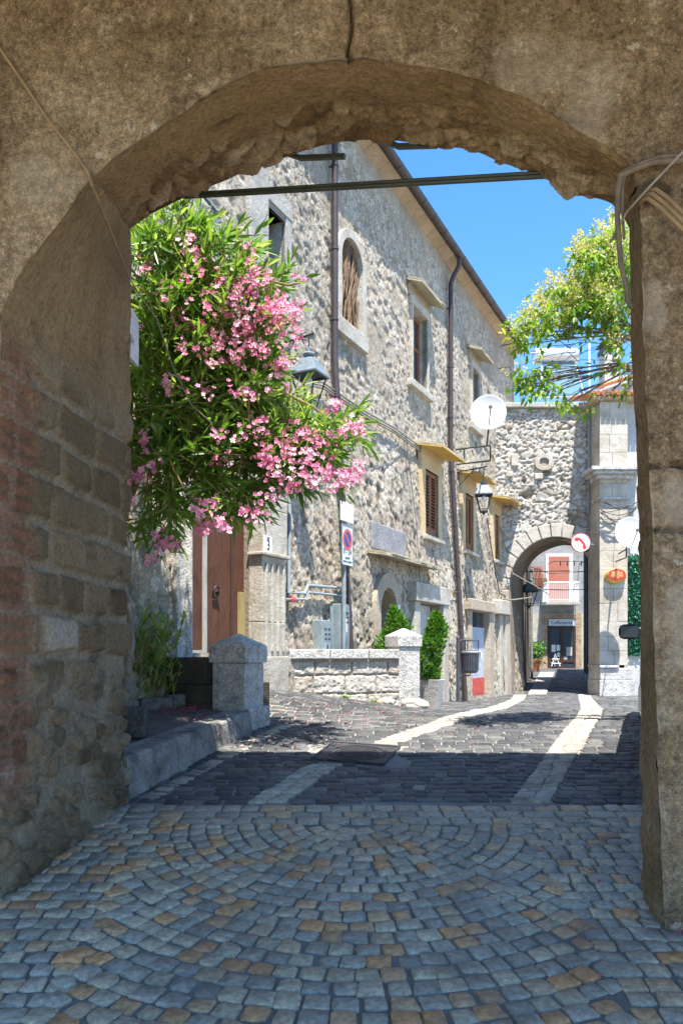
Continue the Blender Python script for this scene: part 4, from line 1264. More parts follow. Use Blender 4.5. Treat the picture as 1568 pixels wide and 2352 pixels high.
def arched_door():
    u0, u1, z0, z1 = AD
    r = (u1 - u0) / 2; c = (u0 + u1) / 2; zs = z1 - r; ob = bat((z0 + z1) / 2)
    zl = z0 - .45
    def outl(k): return [(u0 - k, zl)] + [(c + (r + k) * math.cos(a), zs + (r + k) * 1.1 * math.sin(a)) for a in np.linspace(math.pi, 0, 17)] + [(u1 + k, zl)]
    s = MB(FM); s.band(outl(.24), outl(0), lambda u, z: (u, ob - .5, z), lambda u, z: (u, ob + .03, z))
    o = s.build("door", MAT['plaster_beige'], house, False, .01, "small round arched doorway under a tiled canopy behind the clipped shrub")
    w = MB(FM); w.prism(outl(0), lambda u, z: (u, ob - .5, z), lambda u, z: (u, ob - .46, z)); w.build("door_leaf", MAT['orange_wood'], o, False)
    zc = FU(866, 1274)[1]
    canopy(o, u0 - .32, FU(985, 1300)[0], zc, .36, .06, .05, 'lichen')
    sp = MB(FM); a, b = FU(853, 1260)[0], FU(930, 1260)[0]
    sp.box2((a, bat(zc) - .05, zc + .09), (b, bat(zc + .4) + .035, zc + .55)); sp.build("slate_patch", MAT['slate'], o, False, .02)
    t = thing("letterbox", "green metal letterbox beside the small arched doorway", "letterbox", FW(u1 + .1, ob + .1, z0 + .4))
    m = MB(FM); zl0 = FU(912, 1465)[1]; zl1 = FU(912, 1424)[1]
    m.box2((u1 + .08, ob + .031, zl0), (u1 + .36, ob + .15, zl1)); m.build("body", MAT['green_box'], t, False, .01)
    m = MB(FM); m.box2((u1 + .06, ob + .031, zl1 + .001), (u1 + .38, ob + .18, zl1 + .025)); m.build("lid", MAT['green_box'], t)
    n = MB(FM); nz = FU(906, 1400)[1]; n.box2((u1 + .03, ob + .031, nz - .08), (u1 + .11, ob + .037, nz + .09)); n.build("number_tile", MAT['white'], o)
arched_door()

def grey_door():
    u0, u1, z0, z1 = GD
    ob = bat((z0 + z1) / 2); zb = .45
    s = MB(FM)
    s.box2((u0 - .28, ob - .3, zb), (u0, ob + .05, z1 - .002)); s.box2((u1 - .0, ob - .5, zb), (u1 + .30, ob + .08, z1 - .002)); s.box2((u0 - .34, ob - .3, z1), (u1 + .36, ob + .10, z1 + .36))
    s.box2((u0, ob - .5, z1), (u1, ob - .301, z1 + .1))
    o = s.build("door", MAT['limestone'], house, False, .015, "pale stone framed grey plank door with a barred light")
    d = MB(FM); y = ob - .24
    zt = z1 - .75
    n = 7
    for i in range(n):
        a = u0 + (u1 - u0) * i / n; d.box2((a + .006, y - .02, zb), (a + (u1 - u0) / n - .006, y + .02, zt if i < 3 else z1 - .02))
    d.box2((u0, y - .03, zb), (u1, y - .021, zt)); d.box2((u0, y - .02, zt), (u0 + (u1 - u0) * 3 / n, y + .025, zt + .06))
    d.build("door_leaf", MAT['greydoor'], o)
    b = MB(FM)
    for i in range(6):
        a = u0 + .04 + (u1 - u0) * .43 * i / 6; b.tube([(a, y, zt + .06), (a, y, z1 - .02)], .012, 6)
    b.build("bars", MAT['black'], o); b = MB(FM); b.box2((u0, y - .06, zt), (u1, y - .05, z1)); b.build("pane", MAT['dark'], o)
    r = MB(FM); r.box2((u1 - .02, ob - .23, zb), (u1 - .001, ob - .02, z1)); r.build("brick_reveal", MAT['plaster_brown'], o)
grey_door()
def blue_door():
    u0, u1, z0, z1 = BD
    ob = bat((z0 + z1) / 2); zb = .4
    s = MB(FM)
    s.box2((u0 - .2, ob - .2, zb), (u0, ob + .025, z1 - .002)); s.box2((u1, ob - .4, zb), (u1 + .42, ob + .05, z1 - .002)); s.box2((u0 - .3, ob - .2, z1), (u1 + .3, ob + .11, z1 + .26))
    o = s.build("door", MAT['plaster_beige'], house, False, .02, "pale blue door with a red lower panel behind the litter bin")
    zf = FU(1080, 1560)[1]
    y = ob - .12
    d = MB(FM); d.box2((u0, y - .02, zf), (u0 + (u1 - u0) * .48, y + .02, z1 - .45)); d.box2((u0 + (u1 - u0) * .52, y - .02, zf), (u1, y + .02, z1 - .45)); d.box2((u0, y - .02, z1 - .45), (u1, y + .03, z1 - .37)); d.box2((u0, y - .025, zf), (u1, y - .021, z1 - .45))
    d.build("door_leaf", MAT['paledoor'], o); g_ = MB(FM); g_.box2((u0, y - .01, z1 - .37), (u1, y, z1)); g_.build("pane", MAT['glass'], o)
    r = MB(FM); r.box2((u0, y - .02, zb), (u1, y + .03, zf - .002)); r.build("red_panel", MAT['reddoor'], o)
    u0, u1, z0, z1 = ND
    s = MB(FM); ob = bat((z0 + z1) / 2)
    s.box2((u0 - .26, ob - .2, zb), (u0, ob + .05, z1 - .05)); s.box2((u1, ob - .4, zb), (u1 + .3, ob + .06, z1 - .05)); s.box2((u0 - .5, ob - .2, z1 - .048), (u1 + .3, ob + .12, z1 + .32))
    o = s.build("door", MAT['limestone'], house, False, .02, "narrow dark doorway between pale stone jambs next to the archway pier")
    d = MB(FM); d.box2((u0, ob - .15, zb), (u1, ob - .12, z1)); d.build("door_leaf", MAT['shutter'], o)
blue_door()

def downspouts():
    for xs, lab in (([(1036, 575, .40), (1030, 592, .22), (1028.5, 610, .09), (1029, 760, .09), (1036, 900, .09)], "far downspout"), ([(784, 300, .09), (775, 420, .09), (771, 720, .09)], "near downspout")):
        p = MB(FM)
        ut, zt = FU(xs[-1][0], xs[-1][1], .09)
        pts = []
        if lab.startswith("far"):
            pts = [(ut, .28, ZE + .03), (ut, .26, ZE - .14), (ut, .14, ZE - .34), (ut, .075, ZE - .5)]
        else:
            pts = [(ut, .28, ZE + .03), (ut, .075, ZE - .45)]
        zb = .55 if lab.startswith("far") else .95
        for z in (8.8, 7.4, 6.25, 5.0, 3.8, 2.6, 1.6, zb): pts.append((ut + (.0), bat(z) + .075, z))
        p.tube(pts, .052, 12)
        o = p.build("downspout", MAT['pipe_brown'], house, True)
        for z in (9.3, 8.0, 6.9, 5.7, 4.5, 3.4, 2.3, 1.3):
            c = MB(FM); c.tube([(ut, bat(z) + .075, z - .012), (ut, bat(z) + .075, z + .012)], .060, 12); c.box2((ut - .012, bat(z) - .05, z - .01), (ut + .012, bat(z) + .03, z + .01)); c.build("pipe_clip", MAT['copper'], o)
downspouts()

def facade_services():
    # gas piping by the portal
    t = thing("gas_pipe", "grey gas piping with a red valve on the stone wall right of the portal", "pipe", FW(*(lambda u: (u, .3, 1.2))(FU(655, 1350)[0])))
    o = .37
    def Q(x, y, e=0): u, z = FU(x, y); return (u, bat(z) + .07 + e, z)
    p = MB(FM); p.tube([Q(655, 1110), Q(653, 1362), Q(690, 1362)], .026, 10); p.tube([Q(690, 1362), Q(697, 1345), Q(785, 1352)], .022, 10); p.tube([Q(645, 1377), Q(688, 1377), Q(697, 1361), Q(787, 1370)], .018, 10)
    p.build("pipe_run", MAT['steel_grey'], t, True)
    v = MB(FM); v.lathe([(.02, -.05), (.042, -.045), (.042, .045), (.02, .05)], Q(661, 1377), 12, Matrix.Rotation(R(90), 3, 'Y')); v.build("valve", MAT['sign_red'], t, True)
    for x0, x1, yt, lab in ((718, 737, 1424, "short grey meter cabinet on the wall behind the parapet, left of the taller one"), (757, 778, 1387, "tall grey meter cabinet on the wall beside the signpost")):
        ua, zt = FU(x0, yt); ub, _ = FU(x1, yt); zb = EYE - .35; ob = bat(1.9)
        t = thing("meter_cabinet", lab, "meter cabinet", FW((ua + ub) / 2, ob, zb), 0, "meter cabinets")
        b = MB(FM); b.box2((ua, ob - .05, zb), (ub, ob + .14, zt)); b.build("body", MAT['meter'], t, False, .012)
        d = MB(FM); d.box2((ua + .03, ob + .1405, zb + .03), (ub - .02, ob + .155, zt - .03)); d.build("door", MAT['meter'], t, False, .005)
        w = ub - ua
        for k in range(3):
            for f in (.28, .68): s = MB(FM); s.box((ua + w * f, ob + .158, zt - .13 - .07 * k), (w * .24, .006, .022)); s.build("vent_slot", MAT['ink'], t)
        s = MB(FM); s.box((ua + w * .5, ob + .158, zb + (zt - zb) * .40), (w * .13, .006, (zt - zb) * .30)); s.build("meter_slot", MAT['ink'], t)
    w = MB(FM); ua, zt = FU(778, 1387); n = MB(FM)
    u_, z_ = FU(769, 1440); n.box2((u_ - .06, bat(1.9) + .1565, z_ - .08), (u_ + .07, bat(1.9) + .159, z_ + .13)); tag(n.build("warning_label", MAT['paper']), "small white and red warning label on the tall meter cabinet", "label")
    p = MB(FM); a = FU(748, 1392); ob = bat(1.9) + .06
    p.tube([(a[0], ob, a[1]), (a[0] + .02, ob, a[1] - .45), (a[0] + .05, ob, EYE - .3)], .03, 10); tag(p.build("conduit_pipe", MAT['meter'], None, True), "grey conduit running down beside the tall meter cabinet", "conduit")
    # long cable runs across the front
    c = MB(FM)
    def Q2(x, y): u, z = FU(x, y); return (u, bat(z) + .05, z)
    for dz in (0, .05, .09):
        c.tube([Vector(Q2(x, y)) + Vector((0, .01, -dz)) for x, y in ((690, 868), (735, 880), (780, 912), (830, 945), (900, 985), (960, 1028), (1015, 1052))], .014, 6)
    tag(c.build("cable_run", MAT['wire_pale'], None, True), "bundle of grey cables running along the stone wall from the near lantern", "cable run")
    c = MB(FM); c.tube([Q2(925, 985), Q2(935, 1080), Q2(950, 1200), Q2(958, 1330)], .012, 6); c.tube([Q2(958, 1335), Q2(985, 1343), Q2(1010, 1352), Q2(1045, 1360)], .010, 6)
    c.tube([Q2(840, 1040), Q2(880, 1042), Q2(905, 1030), Q2(918, 1020)], .009, 6)
    tag(c.build("cable_drop", MAT['wire_pale'], None, True), "thin cables dropping down the stone wall left of the first shuttered window", "cable")
    c = MB(FM); c.tube([Q2(1062, 1330), Q2(1066, 1365), Q2(1068, 1392), Q2(1069, 1420)], .03, 6); c.tube([Q2(1113, 1190), Q2(1128, 1290), Q2(1142, 1362), Q2(1170, 1378)], .018, 6)
    tag(c.build("cable_drop", MAT['wire'], None, True), "dark cable dropping to the blue door and looping towards the archway", "cable")
facade_services()
# ================================================================ POSTS, PARAPET
def stone_post(parent, c, w, zb, zt, rz, mat, name=None, plinth=0.0):
    h = zt - zb; b = MB()
    zc = zt - .115 * w / .38; zk = zc - .17 * w / .38
    sec = [(w * .94, zb - .1), (w * .94, zk), (w * 1.10, zk + .004), (w * 1.10, zc), (.02, zt)]
    c = Vector(c)
    def ring(s, z):
        m = Matrix.Rotation(rz, 3, 'Z'); return [c + m @ Vector((x * s / 2, y * s / 2, 0)) + Vector((0, 0, z - c.z)) for x, y in ((-1, -1), (1, -1), (1, 1), (-1, 1))]
    parts = []
    sh = MB(); vs = ring(w * .96, zb - .15) + ring(w * .96, zk); sh.add(vs, [(3, 2, 1, 0), (4, 5, 6, 7), (0, 1, 5, 4), (1, 2, 6, 5), (2, 3, 7, 6), (3, 0, 4, 7)])
    cp = MB(); vs = ring(w * 1.10, zk + .002) + ring(w * 1.10, zc) + ring(.03, zt)
    cp.add(vs, [(3, 2, 1, 0), (0, 1, 5, 4), (1, 2, 6, 5), (2, 3, 7, 6), (3, 0, 4, 7), (4, 5, 9, 8), (5, 6, 10, 9), (6, 7, 11, 10), (7, 4, 8, 11), (8, 9, 10, 11)])
    return sh, cp
rzp = FROT - R(90)
t = thing("stone_bollard", "big square stone bollard with pyramid cap at the corner of the raised footway", "bollard", (-1.04, 8.02, g(-.9, 8)))
sh, cp = stone_post(t, (-1.05, 8.05, 0), .395, EYE - .80, EYE + .175, -R(24), MAT['granite'])
sh.build("shaft", MAT['granite'], t, False, .012); cp.build("cap", MAT['granite'], t, False, .012)
pl = MB(); pl.box((-1.005, 8.0, EYE - .75), (.42, .42, .38), -R(24)); pl.build("plinth", MAT['granite'], t, False, .015)

PA, PB = Vector((-1.08, 10.70, 0)), Vector((.77, 11.60, 0))
par = thing("parapet_wall", "low limestone parapet with a smooth coping and a capped end post, below the signpost", "parapet", (.1, 11.2, g(.1, 11.1)))
def parapet():
    u = (PB - PA).normalized(); n = Vector((u.y, -u.x, 0)); L = (PB - PA).length
    nu, nz = 190, 120
    s, z = np.meshgrid(np.linspace(0, L - .02, nu), np.linspace(.62, EYE - .155, nz), indexing='ij')
    ws = s + .03 * (fbm(s * 6, z * 6, 2) - .5); wz = z + .04 * (fbm(s * 5, z * 5, 3) - .5)
    row = np.floor((wz - .62) / .265); off = hsh(row, 1.0, 3)
    bl = .46 + .16 * hsh(row, 2.0, 4); cb = ws / bl + off
    ID = hsh(np.floor(cb), row, 7)
    fx = (cb - np.floor(cb)) * bl; fz = (wz - .62) - row * .265
    dj = np.minimum(np.minimum(fx, bl - fx), np.minimum(fz, .265 - fz))
    st = sstep(.004, .028, dj)
    h = st * .016 + .026 * (fbm(s * 9, z * 9, 4) - .5) * (.4 + st) + .022 * (fbm(s * 28, z * 28, 5, 3) - .5)
    base = sstep(1.05, .92, z + .08 * (fbm(s * 3, s * 0, 9) - .5)); h = h + base * .05 * fbm(s * 4, z * 6, 6)
    V = np.array(PA)[None, None] + s[..., None] * np.array(u) + (h + .16)[..., None] * np.array(n); V[..., 2] = z
    np_build("wall", V.reshape(-1, 3), gridq(nu, nz), None, MAT['blocks'], par, {'tone': ID, 'mort': 1 - st})
    a = math.atan2(u.y, u.x); mid = (PA + PB) / 2
    b = MB(); b.box((mid.x, mid.y, EYE - .45), (L - .03, .28, .62), a); b.build("core", MAT['concrete'], par)
    b = MB(); k = 0
    for l0, l1 in ((0, .92), (.93, 1.52), (1.53, L - .03)):
        m = PA + u * ((l0 + l1) / 2); b.box((m.x + n.x * .02, m.y + n.y * .02, EYE - .045), (l1 - l0 - .006, .42, .135), a)
    b.build("coping", MAT['granite'], par, False, .014)
    b = MB(); b.box((mid.x + n.x * .02, mid.y + n.y * .02, EYE - .136), (L - .05, .345, .042), a); b.build("brick_course", MAT['terracotta'] if False else MAT['plaster_brown'], par)
    e = PB + u * .16
    sh, cp = stone_post(par, (e.x, e.y, 0), .37, .75, EYE + .335, a, MAT['granite'])
    po = sh.build("end_post", MAT['granite'], par, False, .012); cp.build("cap", MAT['granite'], po, False, .012)
    for i, (x, y, r, zz) in enumerate(((1.04, 11.30, .15, 0), (1.16, 11.62, .10, 0), (.62, 11.12, .10, 0))):
        bm = bmesh.new(); bmesh.ops.create_icosphere(bm, subdivisions=3, radius=1)
        for v in bm.verts:
            q = v.co.copy(); nn = .75 + .5 * float(fbm(np.array(q.x * 1.7 + i * 9), np.array(q.y * 1.7 + q.z * 2.1), 4))
            v.co = Vector((q.x * r * 1.35 * nn, q.y * r * nn, q.z * r * .72 * nn)) + Vector((x, y, g(x, y) + r * .3))
        me = bpy.data.meshes.new("boulder"); bm.to_mesh(me); bm.free()
        o = link("boulder", me, MAT['limestone'], None)
        tag(o, ("larger pale boulder at the foot of the parapet end post", "small round boulder between the parapet end post and the planter", "small flat stone lying under the parapet wall")[i], "boulder")
parapet()

# ================================================================ SIGN POST
def sign_post():
    x, y = .035, 11.72; zb = g(x, y)
    t = thing("sign_post", "grey pole with a no parking panel below a blank faded panel, behind the parapet", "road sign", (x, y, zb))
    p = MB(); p.tube([(x, y, zb - .1), (x, y, EYE + 1.95)], .034, 14); p.build("pole", MAT['steel_grey'], t, True)
    def PF(u, o, z): return Vector((x, y, 0)) + U3 * u + N3 * (.045 + o) + Vector((0, 0, z))
    zt, zb2 = EYE + (HZ - 1206) / FD * y, EYE + (HZ - 1299) / FD * y
    zm = (zt + zb2) / 2
    def rrect(w, h, r, cz):
        out = []
        for cx, cy, a0 in ((w / 2 - r, h / 2 - r, 0), (-w / 2 + r, h / 2 - r, 90), (-w / 2 + r, -h / 2 + r, 180), (w / 2 - r, -h / 2 + r, 270)):
            for k in range(5): out.append((cx + r * math.cos(R(a0 + 22.5 * k)), cz + cy + r * math.sin(R(a0 + 22.5 * k))))
        return out
    du = .03
    b = MB(); b.prism([(a + du, z) for a, z in rrect(.37, zt - zb2, .02, zm)], lambda a, z: PF(a, -.01, z), lambda a, z: PF(a, .0, z)); pn = b.build("no_parking_panel", MAT['sign_face'], t)
    b = MB(); b.band([(a + du, z) for a, z in rrect(.37, zt - zb2, .02, zm)], [(a + du, z) for a, z in rrect(.35, zt - zb2 - .02, .018, zm)], lambda a, z: PF(a, -.012, z), lambda a, z: PF(a, .006, z), closed=True); b.build("rim", MAT['steel_grey'], pn)
    cz = zt - .215
    def circ(r, n=36): return [(du + r * math.cos(2 * math.pi * i / n), cz + r * math.sin(2 * math.pi * i / n)) for i in range(n)]
    b = MB(); b.band(circ(.158), circ(.118), lambda a, z: PF(a, .0005, z), lambda a, z: PF(a, .004, z), closed=True)
    c, s = math.cos(R(-45)), math.sin(R(-45))
    b.prism([(du + q[0] * c - q[1] * s, cz + q[0] * s + q[1] * c) for q in ((-.12, -.018), (.12, -.018), (.12, .018), (-.12, .018))], lambda a, z: PF(a, .0032, z), lambda a, z: PF(a, .0052, z)); b.build("red_ring", MAT['sign_red'], pn)
    b = MB(); b.prism(circ(.119), lambda a, z: PF(a, .0005, z), lambda a, z: PF(a, .0028, z)); b.build("blue_disc", MAT['blue'], pn)
    def TM(cz, du=du): 
        o = PF(du, .0015, cz); return Matrix(((U3.x, 0, N3.x, o.x), (U3.y, 0, N3.y, o.y), (0, 1, 0, o.z), (0, 0, 0, 1)))
    text_part("0 - 24", .115, TM(zb2 + .205), MAT['ink'], pn)
    text_part("eccetto", .05, TM(zb2 + .115), MAT['ink'], pn); text_part("carico e scarico", .046, TM(zb2 + .06), MAT['ink'], pn)
    b = MB(); z1, z0 = EYE + (HZ - 1155) / FD * y, EYE + (HZ - 1199) / FD * y
    b.prism([(-.20, z0), (.25, z0 + .0), (.25, z1), (-.20, z1)], lambda a, z: PF(a, -.008, z), lambda a, z: PF(a, .0, z)); b.build("blank_panel", MAT['paper'], t, False, .004)
sign_post()

# ================================================================ LITTER BIN, PLANTERS
def litter_bin():
    p = GP(1053, 1610); p = Vector((.1475 * 16.2, 16.2, g(2.39, 16.2)))
    t = thing("litter_bin", "anthracite slatted litter bin with a domed lid hanging on a post", "litter bin", p)
    k = p.y / FD
    zt = EYE + (HZ - 1462) * k
    b = MB(); b.tube([(p.x, p.y, p.z - .1), (p.x, p.y, zt - .05)], .042, 12); b.lathe([(.02, 0), (.04, .02), (.04, .05), (.015, .08)], (p.x, p.y, zt - .06), 12); b.build("post", MAT['bin'], t, True)
    cx = p.x + .23 + .02; zb = EYE + (HZ - 1546) * k; zr = EYE + (HZ - 1497) * k; zl = EYE + (HZ - 1468) * k
    b = MB(); b.lathe([(.10, zb - .0), (.145, zb + .02), (.155, zb + .06), (.165, zr), (.15, zr), (.14, zb + .1)], (cx, p.y, 0), 24); b.build("bucket", MAT['bin'], t, True)
    s = MB()
    for i in range(30):
        a = 2 * math.pi * i / 30
        s.tube([(cx + .158 * math.cos(a), p.y + .158 * math.sin(a), zb + .05), (cx + .172 * math.cos(a), p.y + .172 * math.sin(a), zr - .01)], .009, 5)
    s.build("slats", MAT['bin'], t)
    b = MB(); b.lathe([(.178, zl - .045), (.178, zl - .02), (.15, zl), (.08, zl + .015), (.01, zl + .02)], (cx, p.y, 0), 24); q2 = MB(); q2.lathe([(.178, zr - .01), (.185, zr + .01), (.178, zr + .03)], (cx, p.y, 0), 24); q2.build("hoop", MAT['bin'], t, True)
    for a in (0, 2.1, 4.2): b.tube([(cx + .165 * math.cos(a), p.y + .165 * math.sin(a), zr), (cx + .165 * math.cos(a), p.y + .165 * math.sin(a), zl - .03)], .012, 6)
    b.tube([(p.x, p.y, zl - .03), (cx - .16, p.y, zl - .03)], .015, 6); b.tube([(p.x, p.y, zb - .05), (cx, p.y, zb - .05), (cx, p.y, zb)], .012, 6)
    b.build("lid", MAT['bin'], t, True)
    s = MB(); s.lathe([(.172, zr - .03), (.184, zr - .012), (.186, zr + .012), (.174, zr + .02)], (cx, p.y, 0), 24); s.tube([(cx + .16, p.y - .08, zr + .02), (cx + .20, p.y - .06, zr - .02), (cx + .21, p.y - .05, zr - .12)], .02, 6)
    s.build("bag_rim", MAT['paper'], t, True)
litter_bin()

def leaves_mesh(P, D, Nn, L, Wd, droop=.0, fold=.25):
    """many lance shaped folded leaves; returns verts, quads, tris"""
    n = len(P)
    D = D / np.linalg.norm(D, axis=1, keepdims=True)
    Sd = np.cross(D, Nn); Sd /= np.maximum(1e-6, np.linalg.norm(Sd, axis=1, keepdims=True))
    Nn = np.cross(Sd, D)
    L = L[:, None]; Wd = Wd[:, None]
    def at(t, s, up):
        p = P + D * L * t + Sd * Wd * s + Nn * Wd * up
        p[:, 2] -= (L[:, 0] * droop * t * t)
        return p
    V = np.stack([at(0, 0, 0), at(.35, -.5, fold), at(.35, 0, 0), at(.35, .5, fold), at(.7, -.40, fold), at(.7, 0, 0), at(.7, .40, fold), at(1, 0, 0)], 1).reshape(-1, 3)
    b = np.arange(n)[:, None, None] * 8
    q = (b + np.array([[1, 2, 5, 4], [2, 3, 6, 5]])[None]).reshape(-1, 4)
    t = (b + np.array([[0, 2, 1], [0, 3, 2], [4, 5, 7], [5, 6, 7]])[None]).reshape(-1, 3)
    return V, q, t
def unit(v): return v / np.maximum(1e-9, np.linalg.norm(v, axis=-1, keepdims=True))

def conifer(name, label, base, h, r, n, par_cat="shrub"):
    t = thing(name, label, par_cat, base)
    z = rng.random(n) ** .9
    prof = (np.sin(np.pi * np.clip(z * .93 + .10, 0, 1)) ** .55) * (1 - .28 * z)
    a = rng.random(n) * 2 * np.pi
    lump = .45 + 1.05 * fbm(a * 1.4, z * 5.5, int(h * 100))
    rr = r * prof * lump * np.sqrt(.35 + .65 * rng.random(n))
    P = np.stack([base[0] + rr * np.cos(a) + .09 * r / .26 * np.sin(z * 5 + h * 9), base[1] + rr * np.sin(a), base[2] + z * h], 1)
    D = unit(np.stack([np.cos(a) * .75, np.sin(a) * .75, np.full(n, .75)], 1) + rng.normal(0, .35, (n, 3)))
    V, q, tr = leaves_mesh(P, D, unit(rng.normal(0, 1, (n, 3))), rng.uniform(.05, .095, n), rng.uniform(.025, .045, n))
    tone = np.clip(.45 + .5 * (lump - .95) + rng.normal(0, .16, n), 0, 1)
    np_build("foliage", V, q, tr, MAT['cypress'], t, {'tone': np.repeat(tone, 8)})
    s = MB(); s.tube([(base[0], base[1], base[2] - .08), (base[0], base[1], base[2] + h * .7)], [.022, .008], 7); s.build("stem", MAT['bark'], t)
def planter(x, y, label, h=.46, w=.34):
    z = g(x, y)
    t = thing("planter", label, "planter", (x, y, z))
    b = MB(); m = R(-24)
    for s0, s1, z0, z1 in ((.72, 1.0, 0, h),):
        vs = []
        for s, zz in ((s0, z + z0), (s1, z + z1), (s1 * .88, z + z1), (s1 * .86, z + z1 - .06)):
            for ax, ay in ((-1, -1), (1, -1), (1, 1), (-1, 1)):
                q = Matrix.Rotation(m, 2) @ Vector((ax * w / 2 * s, ay * w / 2 * s)); vs.append((x + q.x, y + q.y, zz))
        fs = [(3, 2, 1, 0)]
        for k in range(3):
            for i in range(4): fs.append((k * 4 + i, k * 4 + (i + 1) % 4, k * 4 + 4 + (i + 1) % 4, k * 4 + 4 + i))
        fs.append((12, 13, 14, 15)); b.add(vs, fs)
    b.build("pot", MAT['concrete'], t, False, .008)
    return z + h - .05
z = planter(1.40, 12.35, "tapered concrete planter holding the tall conifer beside the parapet end post")
conifer("conifer", "tall bright green conifer in the concrete planter right of the parapet end post", (1.40, 12.35, z), 1.08, .25, 2500)
z = planter(.80, 12.75, "concrete planter hidden behind the parapet below the clipped conifer")
conifer("conifer", "bushy clipped conifer behind the parapet wall, left of its end post", (.80, 12.75, z), 1.16, .28, 2200)

# ================================================================ LANTERNS
def lantern(parent, c, s=1.0, rz=0.0):
    """c = centre of the hood's lower rim"""
    c = Vector(c); m = Matrix.Rotation(rz, 3, 'Z')
    def sq(w, z): return [c + m @ Vector((x * w / 2 * s, y * w / 2 * s, z * s)) for x, y in ((-1, -1), (1, -1), (1, 1), (-1, 1))]
    def shell(rings):
        b = MB(); vs = [p for w, z in rings for p in sq(w, z)]; fs = []
        for k in range(len(rings) - 1):
            for i in range(4): fs.append((k * 4 + i, k * 4 + (i + 1) % 4, k * 4 + 4 + (i + 1) % 4, k * 4 + 4 + i))
        fs.append(tuple(range(len(rings) * 4 - 4, len(rings) * 4)))
        return b.add(vs, fs)
    shell([(.40, -.02), (.46, -.022), (.46, .005), (.40, .03), (.24, .20), (.20, .225), (.16, .228)]).build("hood", MAT['bluegrey'], parent, False, .004)
    f = MB(); f.lathe([(.075 * s, .228 * s), (.07 * s, .25 * s), (.055 * s, .262 * s), (.085 * s, .28 * s), (.09 * s, .30 * s), (.07 * s, .325 * s), (.02 * s, .335 * s), (.012 * s, .42 * s)], c, 16); f.build("finial", MAT['bluegrey'], parent, True)
    r = MB(); a = sq(.37, -.015); b_ = sq(.17, -.44); d = sq(.19, -.38)
    for i in range(4):
        r.tube([a[i], b_[i]], .012 * s, 6); r.tube([a[i], a[(i + 1) % 4]], .012 * s, 6); r.tube([b_[i], b_[(i + 1) % 4]], .013 * s, 6); r.tube([d[i], d[(i + 1) % 4]], .008 * s, 6)
    r.tube([c + Vector((0, 0, -.44 * s)), c + Vector((0, 0, -.53 * s))], [.05 * s, .012 * s], 8)
    for i in range(4): r.tube([b_[i], c + Vector((0, 0, -.45 * s))], .012 * s, 6)
    r.build("frame", MAT['black'], parent)
    l = MB(); l.lathe([(.02 * s, -.02 * s), (.045 * s, -.05 * s), (.06 * s, -.10 * s), (.045 * s, -.15 * s), (.01 * s, -.165 * s)], c, 12); l.build("bulb", MAT['white'], parent, True)
def wall_lantern(lab, c, zbar, rz, sc_=.92):
    c = Vector(c); dist = (c - F0).dot(N3) - bat(c.z) + .02
    t = thing("wall_lantern", lab, "street lamp", c, 0, "wrought wall lanterns")
    lantern(t, c, sc_, rz)
    w = c - N3 * dist
    b = MB(); b.tube([(w.x, w.y, zbar - .06), (c.x + N3.x * .08, c.y + N3.y * .08, zbar)], .014, 8); b.tube([(c.x, c.y, zbar), (c.x, c.y, c.z + .33)], .012, 8)
    e = Vector((w.x, w.y, zbar - .42)); p0 = c - N3 * .18; b.tube([e + (Vector((p0.x, p0.y, zbar - .01)) - e) * k for k in (0, .35, .7, 1)], .009, 6)
    for sc, r0 in ((.12, .055), (-.07, .035)):
        q = c - N3 * (.18 + .0) + Vector((0, 0, zbar - c.z - r0 - .02)) + N3 * sc
        b.tube([q + N3 * (r0 * (1 - k / 26) * math.cos(k * .42)) + Vector((0, 0, r0 * (1 - k / 26) * math.sin(k * .42))) for k in range(20)], .007, 5)
    b.build("bracket", MAT['dark_steel'], t)
wall_lantern("near blue grey wall lantern half hidden by the oleander blossoms", W(709, 862, 10.5), W(709, 768, 10.5).z, FROT - R(90))
wall_lantern("far blue grey wall lantern in front of the second ochre canopy", W(1110, 1136, 17.6), W(1110, 1072, 17.6).z, R(-8), .87)

# ================================================================ SATELLITE DISHES
def dish(lab, c, r, aim, mount, armlen=.55):
    c = Vector(c)
    t = thing("satellite_dish", lab, "satellite dish", c)
    f = Vector(aim).normalized(); rx = f.cross(Vector((0, 0, 1))).normalized(); ry = rx.cross(f)
    M = Matrix((rx, ry, f)).transposed()
    b = MB(); prof = [(r * k, .20 * r * (k * k) - .2 * r) for k in np.linspace(.02, 1, 12)] + [(r * 1.015, .0), (r * 1.0, -.018)] + [(r * k, .20 * r * (k * k) - .2 * r - .02) for k in np.linspace(.97, .02, 10)]
    b.lathe(prof, c, 48, M, sx=.97, sy=1.0); b.build("reflector", MAT['dish'], t, True)
    a = MB(); p0 = c - ry * r * .95 - f * .03; tip = c + f * armlen + ry * (-.28 * r)
    a.tube([c - ry * r * .3 - f * .12, p0 - f * .02, p0 + f * .05, tip], .014, 6); a.build("arm", MAT['steel_grey'], t)
    l = MB(); l.lathe([(.02, -.05), (.033, -.04), (.033, .03), (.045, .05), (.02, .06)], tip, 12, M @ Matrix.Rotation(R(180), 3, 'X')); l.build("feed", MAT['plaster_grey'], t, True)
    m = MB()
    for seg in mount: m.tube(seg, .018, 6)
    m.build("mount", MAT['dark_steel'], t)
c1 = W(1121, 946, 17.2)
wl = Vector(FW(FU(1046, 1010)[0], 0, c1.z - .75)); n1 = N3 * .80
A1 = wl + Vector((0, 0, .12)); A2 = wl + Vector((0, 0, -.22))
